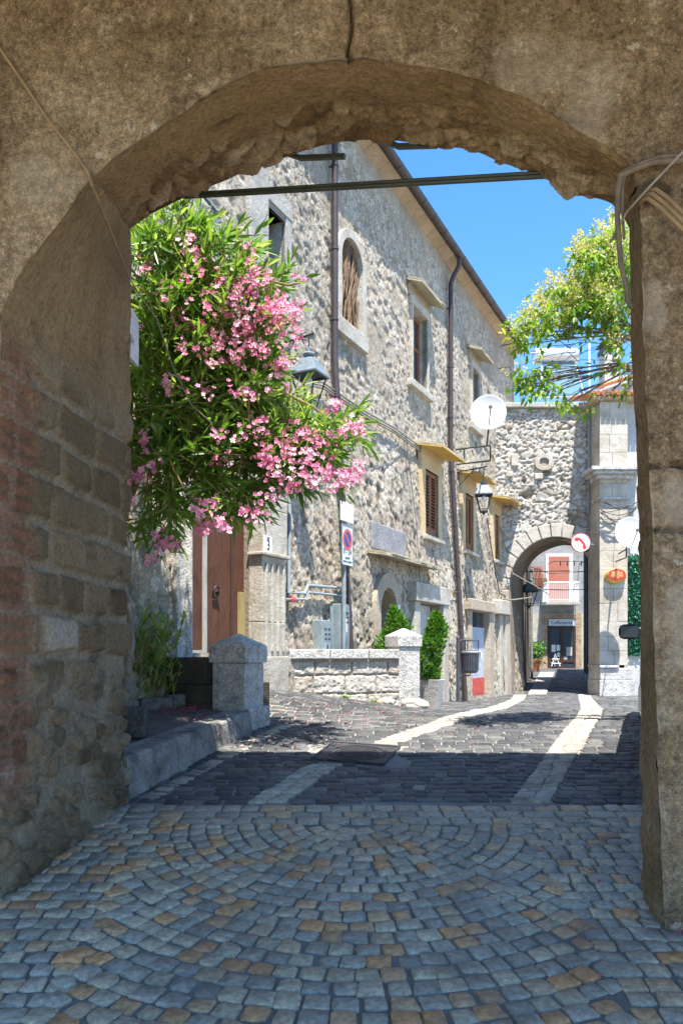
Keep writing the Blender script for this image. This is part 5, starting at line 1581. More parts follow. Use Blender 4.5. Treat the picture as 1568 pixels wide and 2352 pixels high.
dish("white satellite dish held out from the stone house wall on an iron frame", c1, .392, (-.10, -1, .12),
     [[A1, A1 + n1], [A2, A2 + n1], [A1 + n1, A2 + n1], [A1 + n1 * .25, A2 + n1 * .25], [A1 + n1 * .9, c1 + Vector((.02, .12, -.38)), c1 + Vector((0, .10, 0))], [A1 + n1 * .6, A1 + n1 * .6 + Vector((0, 0, .12))]])
c2 = W(1447, 1222, 19.2)
dish("white satellite dish on the right above the beer cap sign, cut by the pier", c2, .385, (-.05, -1, .16),
     [[c2 + Vector((-.05, .9, -.62)), c2 + Vector((-.05, .15, -.60)), c2 + Vector((-.05, .12, .1))], [c2 + Vector((.02, .9, -.42)), c2 + Vector((-.05, .15, -.40))]])
# ================================================================ ARCHWAY ACROSS THE STREET
YA = 21.1
arch = thing("stone_archway", "rubble stone wall with a round archway closing the far end of the street", "archway", (5.7, YA, g(5.7, YA)))
ACX, AR, AZS = 5.72, 1.27, EYE + (HZ - 1355) / FD * YA     # centre, radius, springing height
def axz(x, y, d=YA): p = W(x, y, d); return p.x, p.z
def archway():
    x0, x1 = axz(1128, 1000)[0], 7.6; zt = axz(1250, 938)[1]
    zap = axz(1280, 1234)[1]
    rz = zap - AZS
    du = .03
    xs = np.arange(x0, x1, du); zs = np.arange(.2, zt, du)
    X, Z = np.meshgrid(xs, zs, indexing='ij')
    wx = X + .08 * (fbm(X * 4, Z * 4, 1) - .5); wz = Z + .05 * (fbm(X * 3, Z * 3, 2) - .5)
    F1, F2, ID, OX, OY = voronoi(wx, wz, .27, .16, 30, .95, .5)
    G1, G2, ID2, PX, PY = voronoi(wx, wz, .15, .075, 33, .95, .5)
    sm = fbm(X * 2.2, Z * 3.0, 7) > .52
    e = np.where(sm, G2 - G1, F2 - F1); ID = np.where(sm, ID2, ID)
    st = sstep(.05, .13, e)
    tx = hsh(np.floor(ID * 9973), 1.0, 5) - .5; ty = hsh(np.floor(ID * 9973), 2.0, 5) - .5
    h = st * (.012 + .022 * ID + .05 * (tx * OX + ty * OY)) + .03 * (fbm(X * 9, Z * 9, 3) - .5) - .022 * (1 - st)
    hole = sstep(.70, .78, fbm(X * 2.4, Z * 2.4, 88)) * sstep(4.2, 4.6, Z)
    h = h - .12 * hole
    ell = np.where(Z > AZS, ((X - ACX) / AR) ** 2 + ((Z - AZS) / rz) ** 2, ((X - ACX) / AR) ** 2)
    keep = (ell > 1.0)[:-1, :-1]
    below = Z < AZS + .3
    lp = (X < ACX - AR) & below
    st2 = np.where(lp, st * .4, st); h = np.where(lp, h * .35, h)
    V = np.stack([X, YA - h, Z], -1).reshape(-1, 3)
    np_build("wall", V, gridq(*X.shape, keep), None, MAT['archrub'], arch, {'tone': ID, 'mort': np.clip(1 - st2 + hole, 0, 1)})
    # voussoirs
    v = MB(); n = 15
    for i in range(n):
        a0, a1 = math.pi * (1 - i / n) - .008, math.pi * (1 - (i + 1) / n) + .008
        k = 1.0
        ro = .36 + random.uniform(-.05, .06)
        inn = [(ACX + AR * k * math.cos(a), AZS + rz * k * math.sin(a)) for a in np.linspace(a0, a1, 5)]
        out = [(ACX + (AR + ro) * math.cos(a), AZS + (rz + ro) * math.sin(a)) for a in np.linspace(a0, a1, 5)]
        v.band(out, inn, lambda x, z: (x, YA + .4, z), lambda x, z: (x, YA - .06 - random.uniform(0, .004), z))
    v.build("voussoirs", MAT['limestone'], arch, False, .02)
    # vault and inner sides, running back at the street's slant
    sk = .42
    ang = np.linspace(-.6, math.pi + .6, 60); tt = np.linspace(0, 1.7, 24)
    def rim(a):
        if a < 0: return ACX + AR, AZS + a / .6 * (AZS - .3)
        if a > math.pi: return ACX - AR, AZS - (a - math.pi) / .6 * (AZS - .3)
        return ACX + AR * math.cos(a), AZS + rz * math.sin(a)
    pts = np.array([rim(a) for a in ang])
    P = np.stack([pts[:, None, 0] + sk * tt[None], YA + tt[None] + 0 * pts[:, None, 0], pts[:, None, 1] + 0 * tt[None]], -1)
    bump_ = .07 * (fbm(ang[:, None] * 5 + 0 * tt, tt[None] * 3 + 0 * ang[:, None], 6) - .5)
    P[..., 0] += bump_; P[..., 2] += bump_
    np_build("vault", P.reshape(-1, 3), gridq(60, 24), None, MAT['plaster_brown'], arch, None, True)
    c = MB(); c.box2((x0, YA - .14, zt - .01), (x1, YA + 1.7, zt + .12)); c.build("coping", MAT['concrete'], arch, False, .02)
    c = MB(); c.box2((x0, YA + 1.6, AZS + rz + .05), (x1 + .5, YA + 1.68, zt)); c.build("rear_face", MAT['plaster_brown'], arch)
    # left pier (battered, brownish) standing forward of the wall
    p = MB(); xa, xb = axz(1150, 1250)[0], ACX - AR
    p.add([(xa - .1, YA - .22, .3), (xb + .05, YA - .24, .3), (xb + .62, YA + 1.6, .3), (xa, YA + 1.7, .3), (xa - .5, YA - .10, AZS), (xb - .0, YA - .10, AZS), (xb + .6, YA + 1.6, AZS), (xa, YA + 1.7, AZS)],
          [(3, 2, 1, 0), (4, 5, 6, 7), (0, 1, 5, 4), (1, 2, 6, 5), (2, 3, 7, 6), (3, 0, 4, 7)])
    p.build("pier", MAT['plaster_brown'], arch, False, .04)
    # small oval window
    ox, oz = axz(1247, 1063)
    o = MB()
    def ovp(k, n=28): return [(ox + .215 * k[0] * math.copysign(abs(math.cos(a)) ** .8, math.cos(a)), oz + .19 * k[1] * math.copysign(abs(math.sin(a)) ** .8, math.sin(a))) for a in np.linspace(0, 2 * math.pi, n, endpoint=False)]
    o.band(ovp((1.15, 1.15)), ovp((.58, .58)), lambda x, z: (x, YA + .05, z), lambda x, z: (x, YA - .10, z), closed=True)
    w = o.build("window", MAT['limestone'], arch, False, .01)
    d = MB(); d.prism(ovp((.6, .6)), lambda x, z: (x, YA - .05, z), lambda x, z: (x, YA - .045, z)); d.build("blind_panel", MAT['plaster_brown'], w)
    for xx, yy, ww, hh in ((1180, 1058, .19, .32), (1168, 1090, .2, .14), (1235, 1095, .22, .16)):
        q = MB(); a, b = axz(xx, yy); q.box((a, YA - .03, b), (ww, .12, hh)); q.build("dressed_block", MAT['limestone'], arch, False, .02)
archway()

# ================================================================ HOUSE AT THE RIGHT
rh = thing("white_house", "white house on the right with a limestone corner pilaster, cornice and tiled roof edge", "house", (8.5, 20.6, g(8.5, 20.6)))
YP = 20.25
def right_house():
    x0, x1 = W(1376, 1300, YP).x, W(1440, 1300, YP).x
    zt = W(0, 921, YP).z; zc1, zc0 = W(0, 1077, YP).z, W(0, 1103, YP).z
    zb1 = W(0, 1528, YP).z
    b = MB()
    # ashlar courses, each block separate with hairline joints
    z = zb1
    i = 0
    while z < zt:
        h = random.uniform(.34, .5); z2 = min(z + h, zt)
        s = random.uniform(.3, .7) if i % 2 else random.uniform(.4, .6)
        for a, c in ((x0, x0 + (x1 - x0) * s - .003), (x0 + (x1 - x0) * s + .003, x1)):
            e = random.uniform(0, .008)
            if not (zc0 - .3 < z < zc1): b.box2((a, YP - e, z + .003), (c, YP + .9, z2 - .003))
            else: b.box2((a, YP - e, z + .003), (c, YP + .9, z2 - .003))
        z = z2; i += 1
    pi = b.build("pilaster", MAT['limestone'], rh, False, .006)
    k = MB(); k.box2((x0 - .30, YP - .34, zc1 - .09), (x1 + .33, YP + .5, zc1)); k.box2((x0 - .22, YP - .26, zc1 - .17), (x1 + .25, YP + .5, zc1 - .091)); k.box2((x0 - .10, YP - .14, zc1 - .27), (x1 + .12, YP + .5, zc1 - .171))
    k.box2((x0 - .05, YP - .06, zc0 - .50), (x1 + .06, YP + .5, zc0 - .44)); k.build("cornice", MAT['granite'], pi, False, .012)
    k = MB(); k.box2((x0 - .03, YP - .10, .3), (x1 + .16, YP + .9, zb1 - .38)); k.box2((x0 - .01, YP - .08, zb1 - .377), (x1 + .12, YP + .9, zb1 - .07)); k.box2((x0 - .03, YP - .13, zb1 - .068), (x1 - .25, YP + .9, zb1)); k.build("plinth", MAT['granite'], pi, False, .015)
    w = MB(); w.prism([(x1 + .002, YP + .22), (x1 + 7, YP + .22), (x1 + 7, YP + 4.2), (x1 + 2.2, YP + 4.2)], lambda x, y: (x, y, .3), lambda x, y: (x, y, zt)); w.build("wall", MAT['plaster_white'], rh)
    m = MB(); m.box2((x1 + .05, YP + .16, .3), (x1 + 3, YP + .215, zb1 - .02)); m.build("rough_plinth", MAT['plaster_white'], rh, False, .02)
    r = MB(); r.box2((x0 - .22, YP - .16, zt + .004), (x1 + 7, YP + 4.2, zt + .09)); r.build("eave_course", MAT['soffit'], rh, False, .01)
    rt = MB()
    for j in range(60):
        x = x0 - .25 + j * .13
        rt.tube([(x, YP - .26, zt + .13), (x, YP + 1.6, zt + .55)], .062, 7)
    rt.build("roof", MAT['terracotta'], rh)
    u = MB()
    xa, za = axz(1372, 898, 24.0); xb, zb = axz(1462, 868, 24.0)
    u.add([(xa, 23.9, zt), (xb + 3, 23.9, zt), (xb + 3, 23.9, zb + .6), (xb, 23.9, zb), (xa, 23.9, za), (xa, 27, zt), (xb + 3, 27, zt), (xb + 3, 27, zb + .6), (xb, 27, zb), (xa, 27, za)],
          [(4, 3, 2, 1, 0), (5, 6, 7, 8, 9), (3, 4, 9, 8), (2, 3, 8, 7), (0, 5, 9, 4)])
    u.build("upper_gable", MAT['plaster_white'], rh)
    k = MB(); k.tube([(xa - .15, 23.8, za + .03), (xb, 23.8, zb + .06), (xb + 3, 23.8, zb + .72)], .06, 6); k.build("gable_tiles", MAT['terracotta'], rh)
    c = MB(); cx, cz = axz(1399, 850, 25.5); ct = axz(0, 812, 25.5)[1]
    c.box2((cx - .26, 25.2, zt), (cx + .26, 25.8, ct)); co = c.build("chimney", MAT['plaster_white'], rh, False, .01)
    c = MB(); c.box2((cx - .29, 25.15, ct - .02), (cx + .29, 25.85, ct + .14)); c.box2((cx - .24, 25.2, ct + .14), (cx + .24, 25.8, ct + .25)); c.box2((cx - .33, 25.1, ct + .25), (cx + .33, 25.9, ct + .30)); c.build("chimney_cap", MAT['pipe_brown'], co, False, .01)
    # artificial hedge panel
    hx0, hz1 = axz(1440.5, 1276, YP + .15); hz0 = axz(0, 1506, YP + .15)[1]; hx1 = hx0 + 2.2
    t = thing("hedge_panel", "green artificial leaf hedge panel on the white wall behind the car mirror", "hedge panel", (hx0 + 1, YP + .18, hz0))
    n = 5200
    P = np.stack([rng.uniform(hx0, hx1, n), YP + .17 - rng.random(n) * .07, rng.uniform(hz0, hz1, n)], 1)
    D = unit(np.stack([rng.normal(0, .8, n), -rng.uniform(.1, .8, n), rng.normal(-.2, .8, n)], 1))
    V, q, tr = leaves_mesh(P, D, unit(rng.normal(0, 1, (n, 3)) + np.array([0, -1.2, .5])), rng.uniform(.05, .09, n), rng.uniform(.03, .05, n))
    np_build("leaves", V, q, tr, MAT['hedge'], t, {'tone': np.repeat(rng.random(n), 8)})
    bk = MB(); bk.box2((hx0 + .01, YP + .19, hz0), (hx1, YP + .21, hz1)); bk.build("backing", MAT['green_box'], t)
right_house()

def round_signs():
    c = W(1333, 1246, 19.9)
    t = thing("telephone_sign", "round white sign with a red telephone handset beside the archway", "sign", c)
    r = .232
    def circ(k, n=40): return [(c.x + k * math.cos(2 * math.pi * i / n), c.z + k * math.sin(2 * math.pi * i / n)) for i in range(n)]
    b = MB(); b.prism(circ(r), lambda x, z: (x, c.y + .05, z), lambda x, z: (x, c.y, z)); b.build("disc", MAT['white'], t)
    b = MB(); b.band(circ(r + .008), circ(r - .004), lambda x, z: (x, c.y + .055, z), lambda x, z: (x, c.y - .006, z), closed=True); b.build("rim", MAT['sign_red'], t)
    h = MB()
    ctr = []
    for k in np.linspace(0, 1, 13):
        x = -.105 + .21 * k; z = .115 - .20 * k + .042 * math.sin(math.pi * k); ctr.append((x, z))
    w = .024
    up = [(c.x + x + w * .7, c.z + z + w) for x, z in ctr]; dn = [(c.x + x - w * .7, c.z + z - w) for x, z in ctr]
    h.band(up, dn, lambda x, z: (x, c.y - .001, z), lambda x, z: (x, c.y - .008, z))
    for (x, z, a) in ((-.112, .083, -25), (.092, -.112, -62)):
        ca, sa = math.cos(R(a)), math.sin(R(a))
        pl = [(-.045, .035), (.045, .035), (.045, -.04), (-.045, -.04)]
        h.prism([(c.x + x + p * ca - q * sa, c.z + z + p * sa + q * ca) for p, q in pl], lambda x, z: (x, c.y - .001, z), lambda x, z: (x, c.y - .0085, z))
    h.build("handset", MAT['red'], t)
    b = MB(); b.tube([(c.x + .18, c.y + .03, c.z - .02), (W(1377, 0, YP).x + .02, YP + .3, c.z + .0)], .014, 6); b.tube([(c.x + .12, c.y + .03, c.z + .2), (W(1377, 0, YP).x + .02, YP + .3, c.z - .12)], .011, 6); b.build("bracket", MAT['steel_grey'], t)
    c = W(1415, 1321, YP - .16)
    t = thing("bottle_cap_sign", "red and gold beer bottle cap sign on the limestone pilaster", "sign", c)
    def el(a, b_, dy, dz, n=48, fl=0.0): 
        return [(c.x + a * (1 + fl * math.cos(24 * th)) * math.cos(th), c.y + dy, c.z + dz + b_ * (1 + fl * math.cos(24 * th)) * math.sin(th)) for th in np.linspace(0, 2 * math.pi, n * 2, endpoint=False)]
    b = MB(); A, B, C, D = el(.272, .178, .14, -.03, fl=.03), el(.262, .17, .05, -.03, fl=.025), el(.238, .156, -.02, .012), el(.224, .145, -.03, .014)
    nn = 96; fs = []
    for k in range(3):
        for i in range(nn): fs.append((k * nn + i, k * nn + (i + 1) % nn, (k + 1) * nn + (i + 1) % nn, (k + 1) * nn + i))
    b.add(A + B + C + D, fs); b.build("fluted_skirt", MAT['gold'], t, False)
    b = MB(); E = el(.224, .145, -.029, .014); F = el(.21, .134, -.034, .014); b.add(E + F, [(i, (i + 1) % nn, nn + (i + 1) % nn, nn + i) for i in range(nn)] + [tuple(range(nn, 2 * nn))]); b.build("face", MAT['red'], t)
    for s, dz in (("BIRRA", .052), ("PERONI", -.018)):
        M = Matrix(((1, 0, 0, c.x), (0, 0, -1, c.y - .036), (0, 1, 0, c.z + dz), (0, 0, 0, 1)))
        text_part(s, .088, M, MAT['cream'], t, "lettering", .003, True, 1.18 if s == "BIRRA" else 1.0)
    k = MB()
    for dz in (.10, -.072): k.box((c.x, c.y - .036, c.z + dz), (.12, .004, .008))
    k.build("gold_line", MAT['cream'], t)
    # pole whose lower half shows under the dish
    a = W(1345, 1570, YP)
round_signs()

# ================================================================ ALLEY BEYOND THE ARCH
def alley():
    # left building
    t = thing("alley_house", "brown plastered house corner on the left inside the alley beyond the arch", "house", (6.2, 26, g(6.2, 26)))
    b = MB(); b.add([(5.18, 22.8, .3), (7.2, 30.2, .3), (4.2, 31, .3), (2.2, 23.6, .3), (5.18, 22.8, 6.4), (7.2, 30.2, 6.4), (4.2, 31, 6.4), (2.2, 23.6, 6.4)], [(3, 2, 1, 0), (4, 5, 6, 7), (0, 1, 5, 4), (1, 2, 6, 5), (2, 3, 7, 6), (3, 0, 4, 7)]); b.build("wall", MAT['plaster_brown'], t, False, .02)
    p = MB(); p.tube([(7.25, 30.1, .7), (7.2, 30.1, 6.3)], .05, 8); p.build("downspout", MAT['steel_grey'], t, True)
    # right building
    t = thing("alley_house", "grey plastered house on the right inside the alley carrying the solar heater", "house", (9, 28, g(9, 28)))
    z1 = 8.3
    b = MB(); b.add([(7.5, 22.9, .3), (11.2, 36, .3), (15, 35, .3), (11.3, 22, .3), (7.5, 22.9, z1), (11.2, 36, z1), (15, 35, z1), (11.3, 22, z1)], [(3, 2, 1, 0), (4, 5, 6, 7), (0, 1, 5, 4), (1, 2, 6, 5), (2, 3, 7, 6), (3, 0, 4, 7)]); b.build("wall", MAT['plaster_grey'], t, False, .02)
    d = Vector((11.2 - 7.5, 36 - 22.9, 0)).normalized(); nn = Vector((-d.y, d.x, 0))
    def AP(s, o, z): return Vector((7.5, 22.9, z)) + d * s + nn * o
    w = MB()
    for s, z0, h in ((3.0, 4.3, 1.6), (1.6, 1.9, 1.5)):
        w.add([AP(s, .01, z0), AP(s + .8, .01, z0), AP(s + .8, .01, z0 + h), AP(s, .01, z0 + h), AP(s, .03, z0), AP(s + .8, .03, z0), AP(s + .8, .03, z0 + h), AP(s, .03, z0 + h)], [(4, 5, 6, 7), (0, 1, 5, 4), (1, 2, 6, 5), (2, 3, 7, 6), (3, 0, 4, 7)])
    w.build("window", MAT['dark'], t)
    p = MB(); p.tube([AP(12.2, .10, .7), AP(12.2, .10, 8)], .11, 8); p.tube([AP(11.2, .08, .7), AP(11.2, .08, 8)], .05, 8); p.build("downspout", MAT['black'], t, True)
    # back house
    YB = 40.0
    t = thing("back_house", "pale house closing the alley with a shop door, balcony and salmon roller shutter", "house", (11, YB, g(11, YB)))
    def B(x, y, dy=0): p = W(x, y, YB); return p.x, p.z
    xl, xr = B(1200, 0)[0], B(1392, 0)[0]; zg = g(10.5, YB)
    zm = B(0, 1408)[1]
    b = MB(); b.box2((xl, YB, zm), (xr, YB + 3, 9.5)); b.build("upper_wall", MAT['plaster_pale'], t)
    b = MB(); b.box2((xl, YB - .02, .3), (xr, YB + 3, zm - .003)); b.build("lower_wall", MAT['limestone'], t)
    x0, zt = B(1255, 1421); x1, _ = B(1320, 1421); zs = B(0, 1438)[1]; zd = B(0, 1442)[1]; z0 = B(0, 1537)[1]
    s = MB(); s.box2((B(1243, 0)[0], YB - .10, zg - .2), (x0 - .002, YB, zt)); s.box2((x1 + .002, YB - .10, zg - .2), (B(1333, 0)[0], YB, zt)); s.box2((B(1243, 0)[0], YB - .11, zt + .003), (B(1333, 0)[0], YB, zm - .01)); s.build("brick_surround", MAT['brick'], t)
    d = MB()
    for a, b_ in ((x0, x0 + .1), (x1 - .1, x1), ((x0 + x1) / 2 - .06, (x0 + x1) / 2 + .06)): d.box2((a, YB - .09, z0), (b_, YB - .03, zs))
    for a, b_ in ((zs - .14, zs), (B(0, 1518)[1] - .06, B(0, 1518)[1] + .08), (z0, z0 + .12)): d.box2((x0 + .1, YB - .085, a), (x1 - .1, YB - .035, b_))
    do = d.build("door", MAT['browndoor'], t)
    gl = MB(); gl.box2((x0, YB - .05, z0), (x1, YB - .045, zs)); gl.build("glazing", MAT['glass'], do)
    n = MB()
    for px, py, w, h in ((1269.5, 1489, .20, .36), (1281.5, 1488, .22, .30), (1282.5, 1504, .20, .22), (1263, 1519, .16, .12), (1297, 1512, .18, .16)):
        x, z = B(px, py); n.box((x, YB - .053, z), (w, .004, h))
    n.build("notice", MAT['paper'], do); n = MB(); x, z = B(1305.5, 1496); n.box((x, YB - .053, z), (.30, .004, .44)); n.build("poster", MAT['bare_wood'], do)
    sg = MB(); sg.box2((x0 + .08, YB - .075, zs + .01), (x1 - .02, YB - .05, zt - .03)); so_ = sg.build("shop_sign", MAT['sign_face'], t)
    M = Matrix(((1, 0, 0, (x0 + x1) / 2), (0, 0, -1, YB - .077), (0, 1, 0, (zs + zt) / 2 - .02), (0, 0, 0, 1)))
    text_part("Caffetteria", .25, M, MAT['ink'], so_)
    # folding white stand like a letter A, before the door glass
    e = thing("easel_stand", "white A shaped folding easel standing at the shop door", "easel", (B(1272, 0)[0], YB - .25, zg))
    k = MB(); x, z = B(1271.5, 0)[0], B(0, 1503)[1]; zf = zg + .02
    zf = B(0, 1530)[1]
    zz = B(0, 1512)[1]
    k.tube([(x - .20, YB - .3, zf), (x, YB - .2, zf + .62), (x + .22, YB - .3, zf)], .022, 6); k.tube([(x - .17, YB - .26, zf + .36), (x + .2, YB - .26, zf + .36)], .02, 6); k.tube([(x - .22, YB - .29, zf + .14), (x + .26, YB - .29, zf + .14)], .02, 6); k.tube([(x, YB - .2, zf + .6), (x, YB - .1, zf - .02)], .016, 6); k.build("frame", MAT['white'], e)
    # shutter, surround, balcony
    a, b_ = B(1258.5, 0)[0], B(1306.5, 0)[0]; zt2, zb2 = B(0, 1278)[1], B(0, 1386)[1]
    s = MB(); s.box2((a - .14, YB - .04, zb2), (a, YB, zt2)); s.box2((b_, YB - .04, zb2), (b_ + .16, YB, zt2)); s.box2((a - .14, YB - .04, zt2 + .002), (b_ + .16, YB, zt2 + .12)); wo = s.build("window", MAT['white'], t)
    s = MB()
    z = zb2
    while z < zt2 - .01: s.box2((a, YB - .03 - .010, z + .004), (b_, YB - .012, min(z + .055, zt2))); z += .06
    s.box2((a, YB - .025, zb2), (b_, YB - .011, zt2)); s.build("roller_shutter", MAT['salmon'], wo)
    xa, xb = B(1246, 0)[0] - .1, B(1318, 0)[0]; zf = B(0, 1384)[1]; zh = B(0, 1341)[1]
    ba = MB(); ba.box2((xa, YB - 1.0, zf - .16), (xb, YB - .02, zf)); bo = ba.build("balcony", MAT['concrete'], t, False, .01)
    r = MB(); r.tube([(xa + .05, YB - .1, zh), (xa + .05, YB - .95, zh), (xb - .05, YB - .95, zh), (xb - .05, YB - .1, zh)], .03, 6); r.tube([(xa + .05, YB - .95, zf + .08), (xb - .05, YB - .95, zf + .08)], .02, 6)
    for i in range(17):
        x = xa + .05 + (xb - xa - .1) * i / 16; r.tube([(x, YB - .95, zf), (x, YB - .95, zh)], .014, 5)
    for i in range(7):
        for x in (xa + .05, xb - .05): r.tube([(x, YB - .95 + .8 * i / 6, zf), (x, YB - .95 + .8 * i / 6, zh)], .014, 5)
    r.build("railing", MAT['white'], bo)
    # grilled window
    a, b_ = B(1223, 0)[0], B(1246, 0)[0]; zt3, zb3 = B(0, 1303)[1], B(0, 1347)[1]
    w = MB(); w.box2((a + .08, YB - .02, zb3), (b_ - .1, YB - .005, zt3)); wo = w.build("window", MAT['dark'], t)
    w = MB()
    for i in range(8):
        x = a + (b_ - a) * i / 7; w.tube([(x, YB - .05, zb3 - .1), (x, YB - .35, zb3 + .02), (x, YB - .35, zb3 + .4), (x, YB - .06, zt3 + .05)], .018, 5)
    for z in (zb3 - .1, zb3 + .4, zt3 + .03): w.tube([(a, YB - .2, z), (b_, YB - .2, z)], .016, 5)
    w.build("window_grille", MAT['grille'], wo)
    for i in range(3):
        f = thing("flower_pot", ("left", "middle", "right")[i] + " red flower pot in the grilled window of the back house", "flower pot", (a + .18 + i * .2, YB - .2, zb3 + .02), 0, "pots in the grilled window")
        k = MB(); k.lathe([(.05, 0), (.085, .16), (.09, .17), (.07, .165)], (a + .18 + i * .2, YB - .2, zb3 + .02), 10); k.build("pot", MAT['terracotta'], f)
        n = 60; P = np.array([a + .18 + i * .2, YB - .2, zb3 + .22]) + rng.normal(0, .06, (n, 3)); V, q, tr = leaves_mesh(P, unit(rng.normal(0, 1, (n, 3))), unit(rng.normal(0, 1, (n, 3))), np.full(n, .09), np.full(n, .05)); np_build("plant", V, q, tr, MAT['cypress'], f, {'tone': np.repeat(rng.random(n), 8)})
    # clothes line, cables
    c = MB(); p0, p1 = W(1200, 1357, 23.5), W(1390, 1352, 23.5); c.tube([p0, W(1250, 1354, 23.5), W(1300, 1355, 23.5), p1], .012, 5); c.tube([W(1215, 1300, 30), W(1260, 1317, 30), W(1330, 1313, 30), W(1365, 1312, 30)], .018, 5)
    tag(c.build("alley_cable", MAT['wire'], None), "dark cables strung across the alley below the arch", "cable")
    c = MB(); y = 38.8; zq = W(0, 1291, y).z; c.tube([W(1272, 1289, y), W(1346, 1289, y)], .022, 5)
    for px in (1286, 1302, 1318, 1334): q = W(px, 1289, y); c.tube([q, q + Vector((0, 0, -.22))], .03, 5)
    c.tube([W(1346, 1289, y), W(1346, 1289, y) + Vector((0, 1.3, 0))], .02, 5); c.tube([W(1272, 1289, y), W(1272, 1289, y) + Vector((0, 1.3, 0))], .02, 5)
    tag(c.build("drying_rack", MAT['black'], None), "black iron rod with hooks above the salmon roller shutter", "rod")
    # third lantern on the alley corner
    c = W(1214, 1358, 24.0)
    t = thing("wall_lantern", "small blue grey lantern inside the alley, left under the archway", "street lamp", c, 0, "wrought wall lanterns"); lantern(t, c, 1.0, R(10))
    b = MB(); b.tube([c + Vector((0, 0, .4)), c + Vector((0, 0, .6)), c + Vector((-.45, .1, .6))], .014, 6); b.tube([c + Vector((-.45, .1, .6)), c + Vector((1.3, .0, .62))], .012, 6); b.build("bracket", MAT['dark_steel'], t)
    # pot plant by the alley wall
    p = Vector(((1227 - CX) / FD * 36, 36, g(8.9, 36)))
    f = thing("potted_plant", "green plant in a terracotta pot standing by the shop in the alley", "plant", p)
    k = MB(); k.lathe([(.20, 0), (.30, .48), (.33, .50), (.33, .55), (.27, .54)], p, 16); k.build("pot", MAT['terracotta'], f, True)
    n = 420; P = np.array(p) + np.array([0, 0, .95]) + rng.normal(0, 1, (n, 3)) * np.array([.2, .2, .22]); V, q, tr = leaves_mesh(P, unit(rng.normal(0, 1, (n, 3))), unit(rng.normal(0, 1, (n, 3))), np.full(n, .16), np.full(n, .08)); np_build("foliage", V, q, tr, MAT['cypress'], f, {'tone': np.repeat(rng.random(n), 8)})
    # pale strips of the alley floor
    for nm, mt, pts in (("alley_pavement", MAT['concrete'], [(1212, 1596), (1254, 1596), (1272, 1545), (1240, 1545)]),):
        b = MB(); P = [GP(x, y) for x, y in pts]
        b.add([(q.x, q.y, q.z + .03) for q in P] + [(q.x, q.y, q.z - .2) for q in P], [(0, 1, 2, 3), (0, 4, 5, 1), (1, 5, 6, 2), (2, 6, 7, 3), (3, 7, 4, 0)]); tag(b.build(nm, mt, None), kind='structure')
def brick_mat():
    k = NT("brick_surround", .9, .15)
    br = k.n("ShaderNodeTexBrick"); br.inputs["Scale"].default_value = 1.0
    mp = k.n("ShaderNodeMapping"); mp.inputs["Rotation"].default_value = (R(90), 0, 0); k.t.links.new(k.co, mp.inputs[0]); k.t.links.new(mp.outputs[0], br.inputs["Vector"])
    br.inputs["Color1"].default_value = (.33, .20, .11, 1); br.inputs["Color2"].default_value = (.42, .30, .19, 1); br.inputs["Mortar"].default_value = (.36, .32, .26, 1)
    br.inputs["Brick Width"].default_value = .24; br.inputs["Row Height"].default_value = .075; br.inputs["Mortar Size"].default_value = .01
    k.col(k.mix(1.0, br.outputs[0], k.ramp(k.noise(5, 5), [(.3, .7), (.7, 1.2)]), 'MULTIPLY')); k.bump(br.outputs["Fac"], -.006)
    return k.m
MAT['brick'] = brick_mat()
alley()

def alley_setts():
    st = Setts(); y = 21.1
    while y < 39.6:
        d = random.uniform(.16, .24)
        x = 3.8 + (y - 21) * .3
        while x < 7.0 + (y - 21) * .3:
            l = random.uniform(.2, .34); st.add(rect(x + l / 2, y + d / 2, l - .012, d - .012, random.gauss(0, .03)), random.random()); x += l
        y += d
    st.build("alley_setts", MAT['basalt'], .012)
alley_setts()

